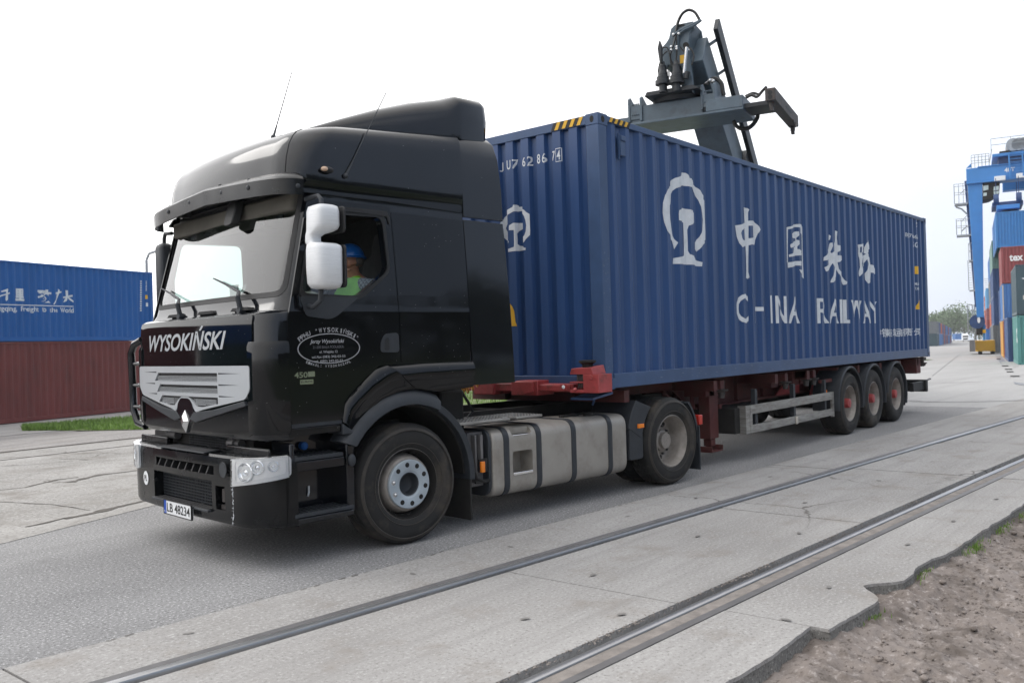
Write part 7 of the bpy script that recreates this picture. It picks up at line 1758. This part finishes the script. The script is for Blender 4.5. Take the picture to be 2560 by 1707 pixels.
# ------------------------------------------------------------------ trees
def tree(label, base, h, cr, seed, n=2600, leaf=.55, mt='leaf', group='trees at the end of the yard road'):
    rd = random.Random(seed); t = thing('broadleaf_tree', label, 'tree', base, rd.uniform(0, 6), group)
    mb = MB(); mb.tube([(0, 0, -.3), (.1, 0, h*.25), (-.1, .1, h*.5), (0, 0, h*.8)], [h*.028, h*.022, h*.014, h*.004], 8)
    cl = []
    for k in range(14):
        a = rd.uniform(0, 2*PI); z = h*rd.uniform(.35, .9); r_ = cr*rd.uniform(.35, .85)*(1.1-abs(z/h-.6)); p = Vector((r_*math.cos(a), r_*math.sin(a), z)); cl.append((p, cr*rd.uniform(.28, .48)))
        mb.tube([(0, 0, z*.6), tuple(p*.6+Vector((0, 0, z*.25))), tuple(p)], [h*.010, h*.006, h*.002], 5)
    cl.append((Vector((0, 0, h*.88)), cr*.4)); mb.build('trunk', M['bark'], t, 60)
    mb = MB()
    for i in range(n):
        c, r_ = cl[rd.randrange(len(cl))]; d = Vector((rd.gauss(0, 1), rd.gauss(0, 1), rd.gauss(0, .75))).normalized()*r_*rd.uniform(.55, 1.08); p = c+d
        a = Vector((rd.gauss(0, 1), rd.gauss(0, 1), rd.gauss(0, 1))).normalized(); b = a.cross(Vector((rd.gauss(0, 1), rd.gauss(0, 1), rd.gauss(0, 1)))).normalized(); s = leaf*rd.uniform(.6, 1.3)
        mb.add([p+a*s, p+b*s*.6, p-a*s, p-b*s*.6], [(0, 1, 2, 3)])
    mb.build('crown', M[mt], t, 0); return t
for px, d, top, cr, sd, lab in [(2345, 470, 783, 9, 1, 'bushy green tree over the distant left container row'), (2312, 480, 788, 8, 2, 'pale green tree just right of the navy container end'), (2412, 450, 770, 12, 3, 'tallest green tree at the end of the yard road'), (2385, 455, 792, 8, 4, 'low green tree between the two taller far crowns'), (2440, 460, 790, 10, 5, 'green tree partly behind the crane ladder cage'), (2368, 490, 800, 8, 6, 'small far tree low behind the distant container row'), (2470, 470, 800, 9, 7, 'green tree hidden behind the crane foot')]:
    b = atd(px, 850, d); tp_ = atd(px, top, d); tree(lab, b, tp_.z-b.z, cr, sd)
# the wood behind the photographer, mirrored in the black paint
mb = MB(); rd = random.Random(11)
for i in range(13000):
    x = rd.uniform(-70, 190); hh = 14.5+4.5*noise.noise((x*.07, 2, 0))+3.5*noise.noise((x*.3, 5, 0)); z = hh*rd.random()**.7; y = -82+rd.uniform(-5, 5)
    a = Vector((rd.gauss(0, 1), rd.gauss(0, .4), rd.gauss(0, 1))).normalized(); b = Vector((a.z, rd.gauss(0, .3), -a.x)); s = rd.uniform(.5, 1.3)
    p = Vector((x, y, z)); mb.add([p+a*s, p+b*s*.7, p-a*s, p-b*s*.7], [(0, 1, 2, 3)])
o = mb.build('woodland', M['leafd'], None, 0); tag(o, 'dark line of trees mirrored in the black cab door', 'woodland', kind='stuff')
# the twin armed lamp that shows as a reflection in the sleeper side
Nv = Vector((math.sin(-TYAW), math.cos(-TYAW), 0)); d = ray(1088, 590); hit = onp(1088, 590, TR.location, Nv); rd_ = d-Nv*(2*d.dot(Nv)); lp = hit+rd_*26
lt = thing('street_lamp', 'twin armed street lamp mirrored in the sleeper panel', 'street lamp', (lp.x, lp.y, -.15), 1.1)
mb = MB(); mb.tube([(0, 0, 0), (0, 0, lp.z)], [.10, .06], 10); mb.tube([(-1.0, 0, lp.z+.25), (0, 0, lp.z), (1.0, 0, lp.z+.25)], .05, 8); mb.build('post', M['soot'], lt, 40)
for s_ in (-1, 1): mb = MB(); mb.box(s_*1.0-.25, s_*1.0+.25, -.12, .12, lp.z+.22, lp.z+.34); mb.build('lamp_head', M['soot'], lt, 30, .03)


# thin summer haze
mb = MB(); mb.box(-420, 920, -420, 520, -9, 26)
hz_ = mb.build('haze', [], None, 0); hz_['kind'] = 'stuff'; hz_['label'] = 'thin pale summer haze over the far yard'; hz_['category'] = 'haze'
hm = bpy.data.materials.new('haze air'); hm.use_nodes = True; t = hm.node_tree; t.nodes.remove(t.nodes['Principled BSDF'])
pv = t.nodes.new('ShaderNodeVolumePrincipled'); pv.inputs['Color'].default_value = (.95, .97, 1, 1); pv.inputs['Density'].default_value = .00035
t.links.new(pv.outputs[0], t.nodes['Material Output'].inputs['Volume']); hz_.data.materials.append(hm)
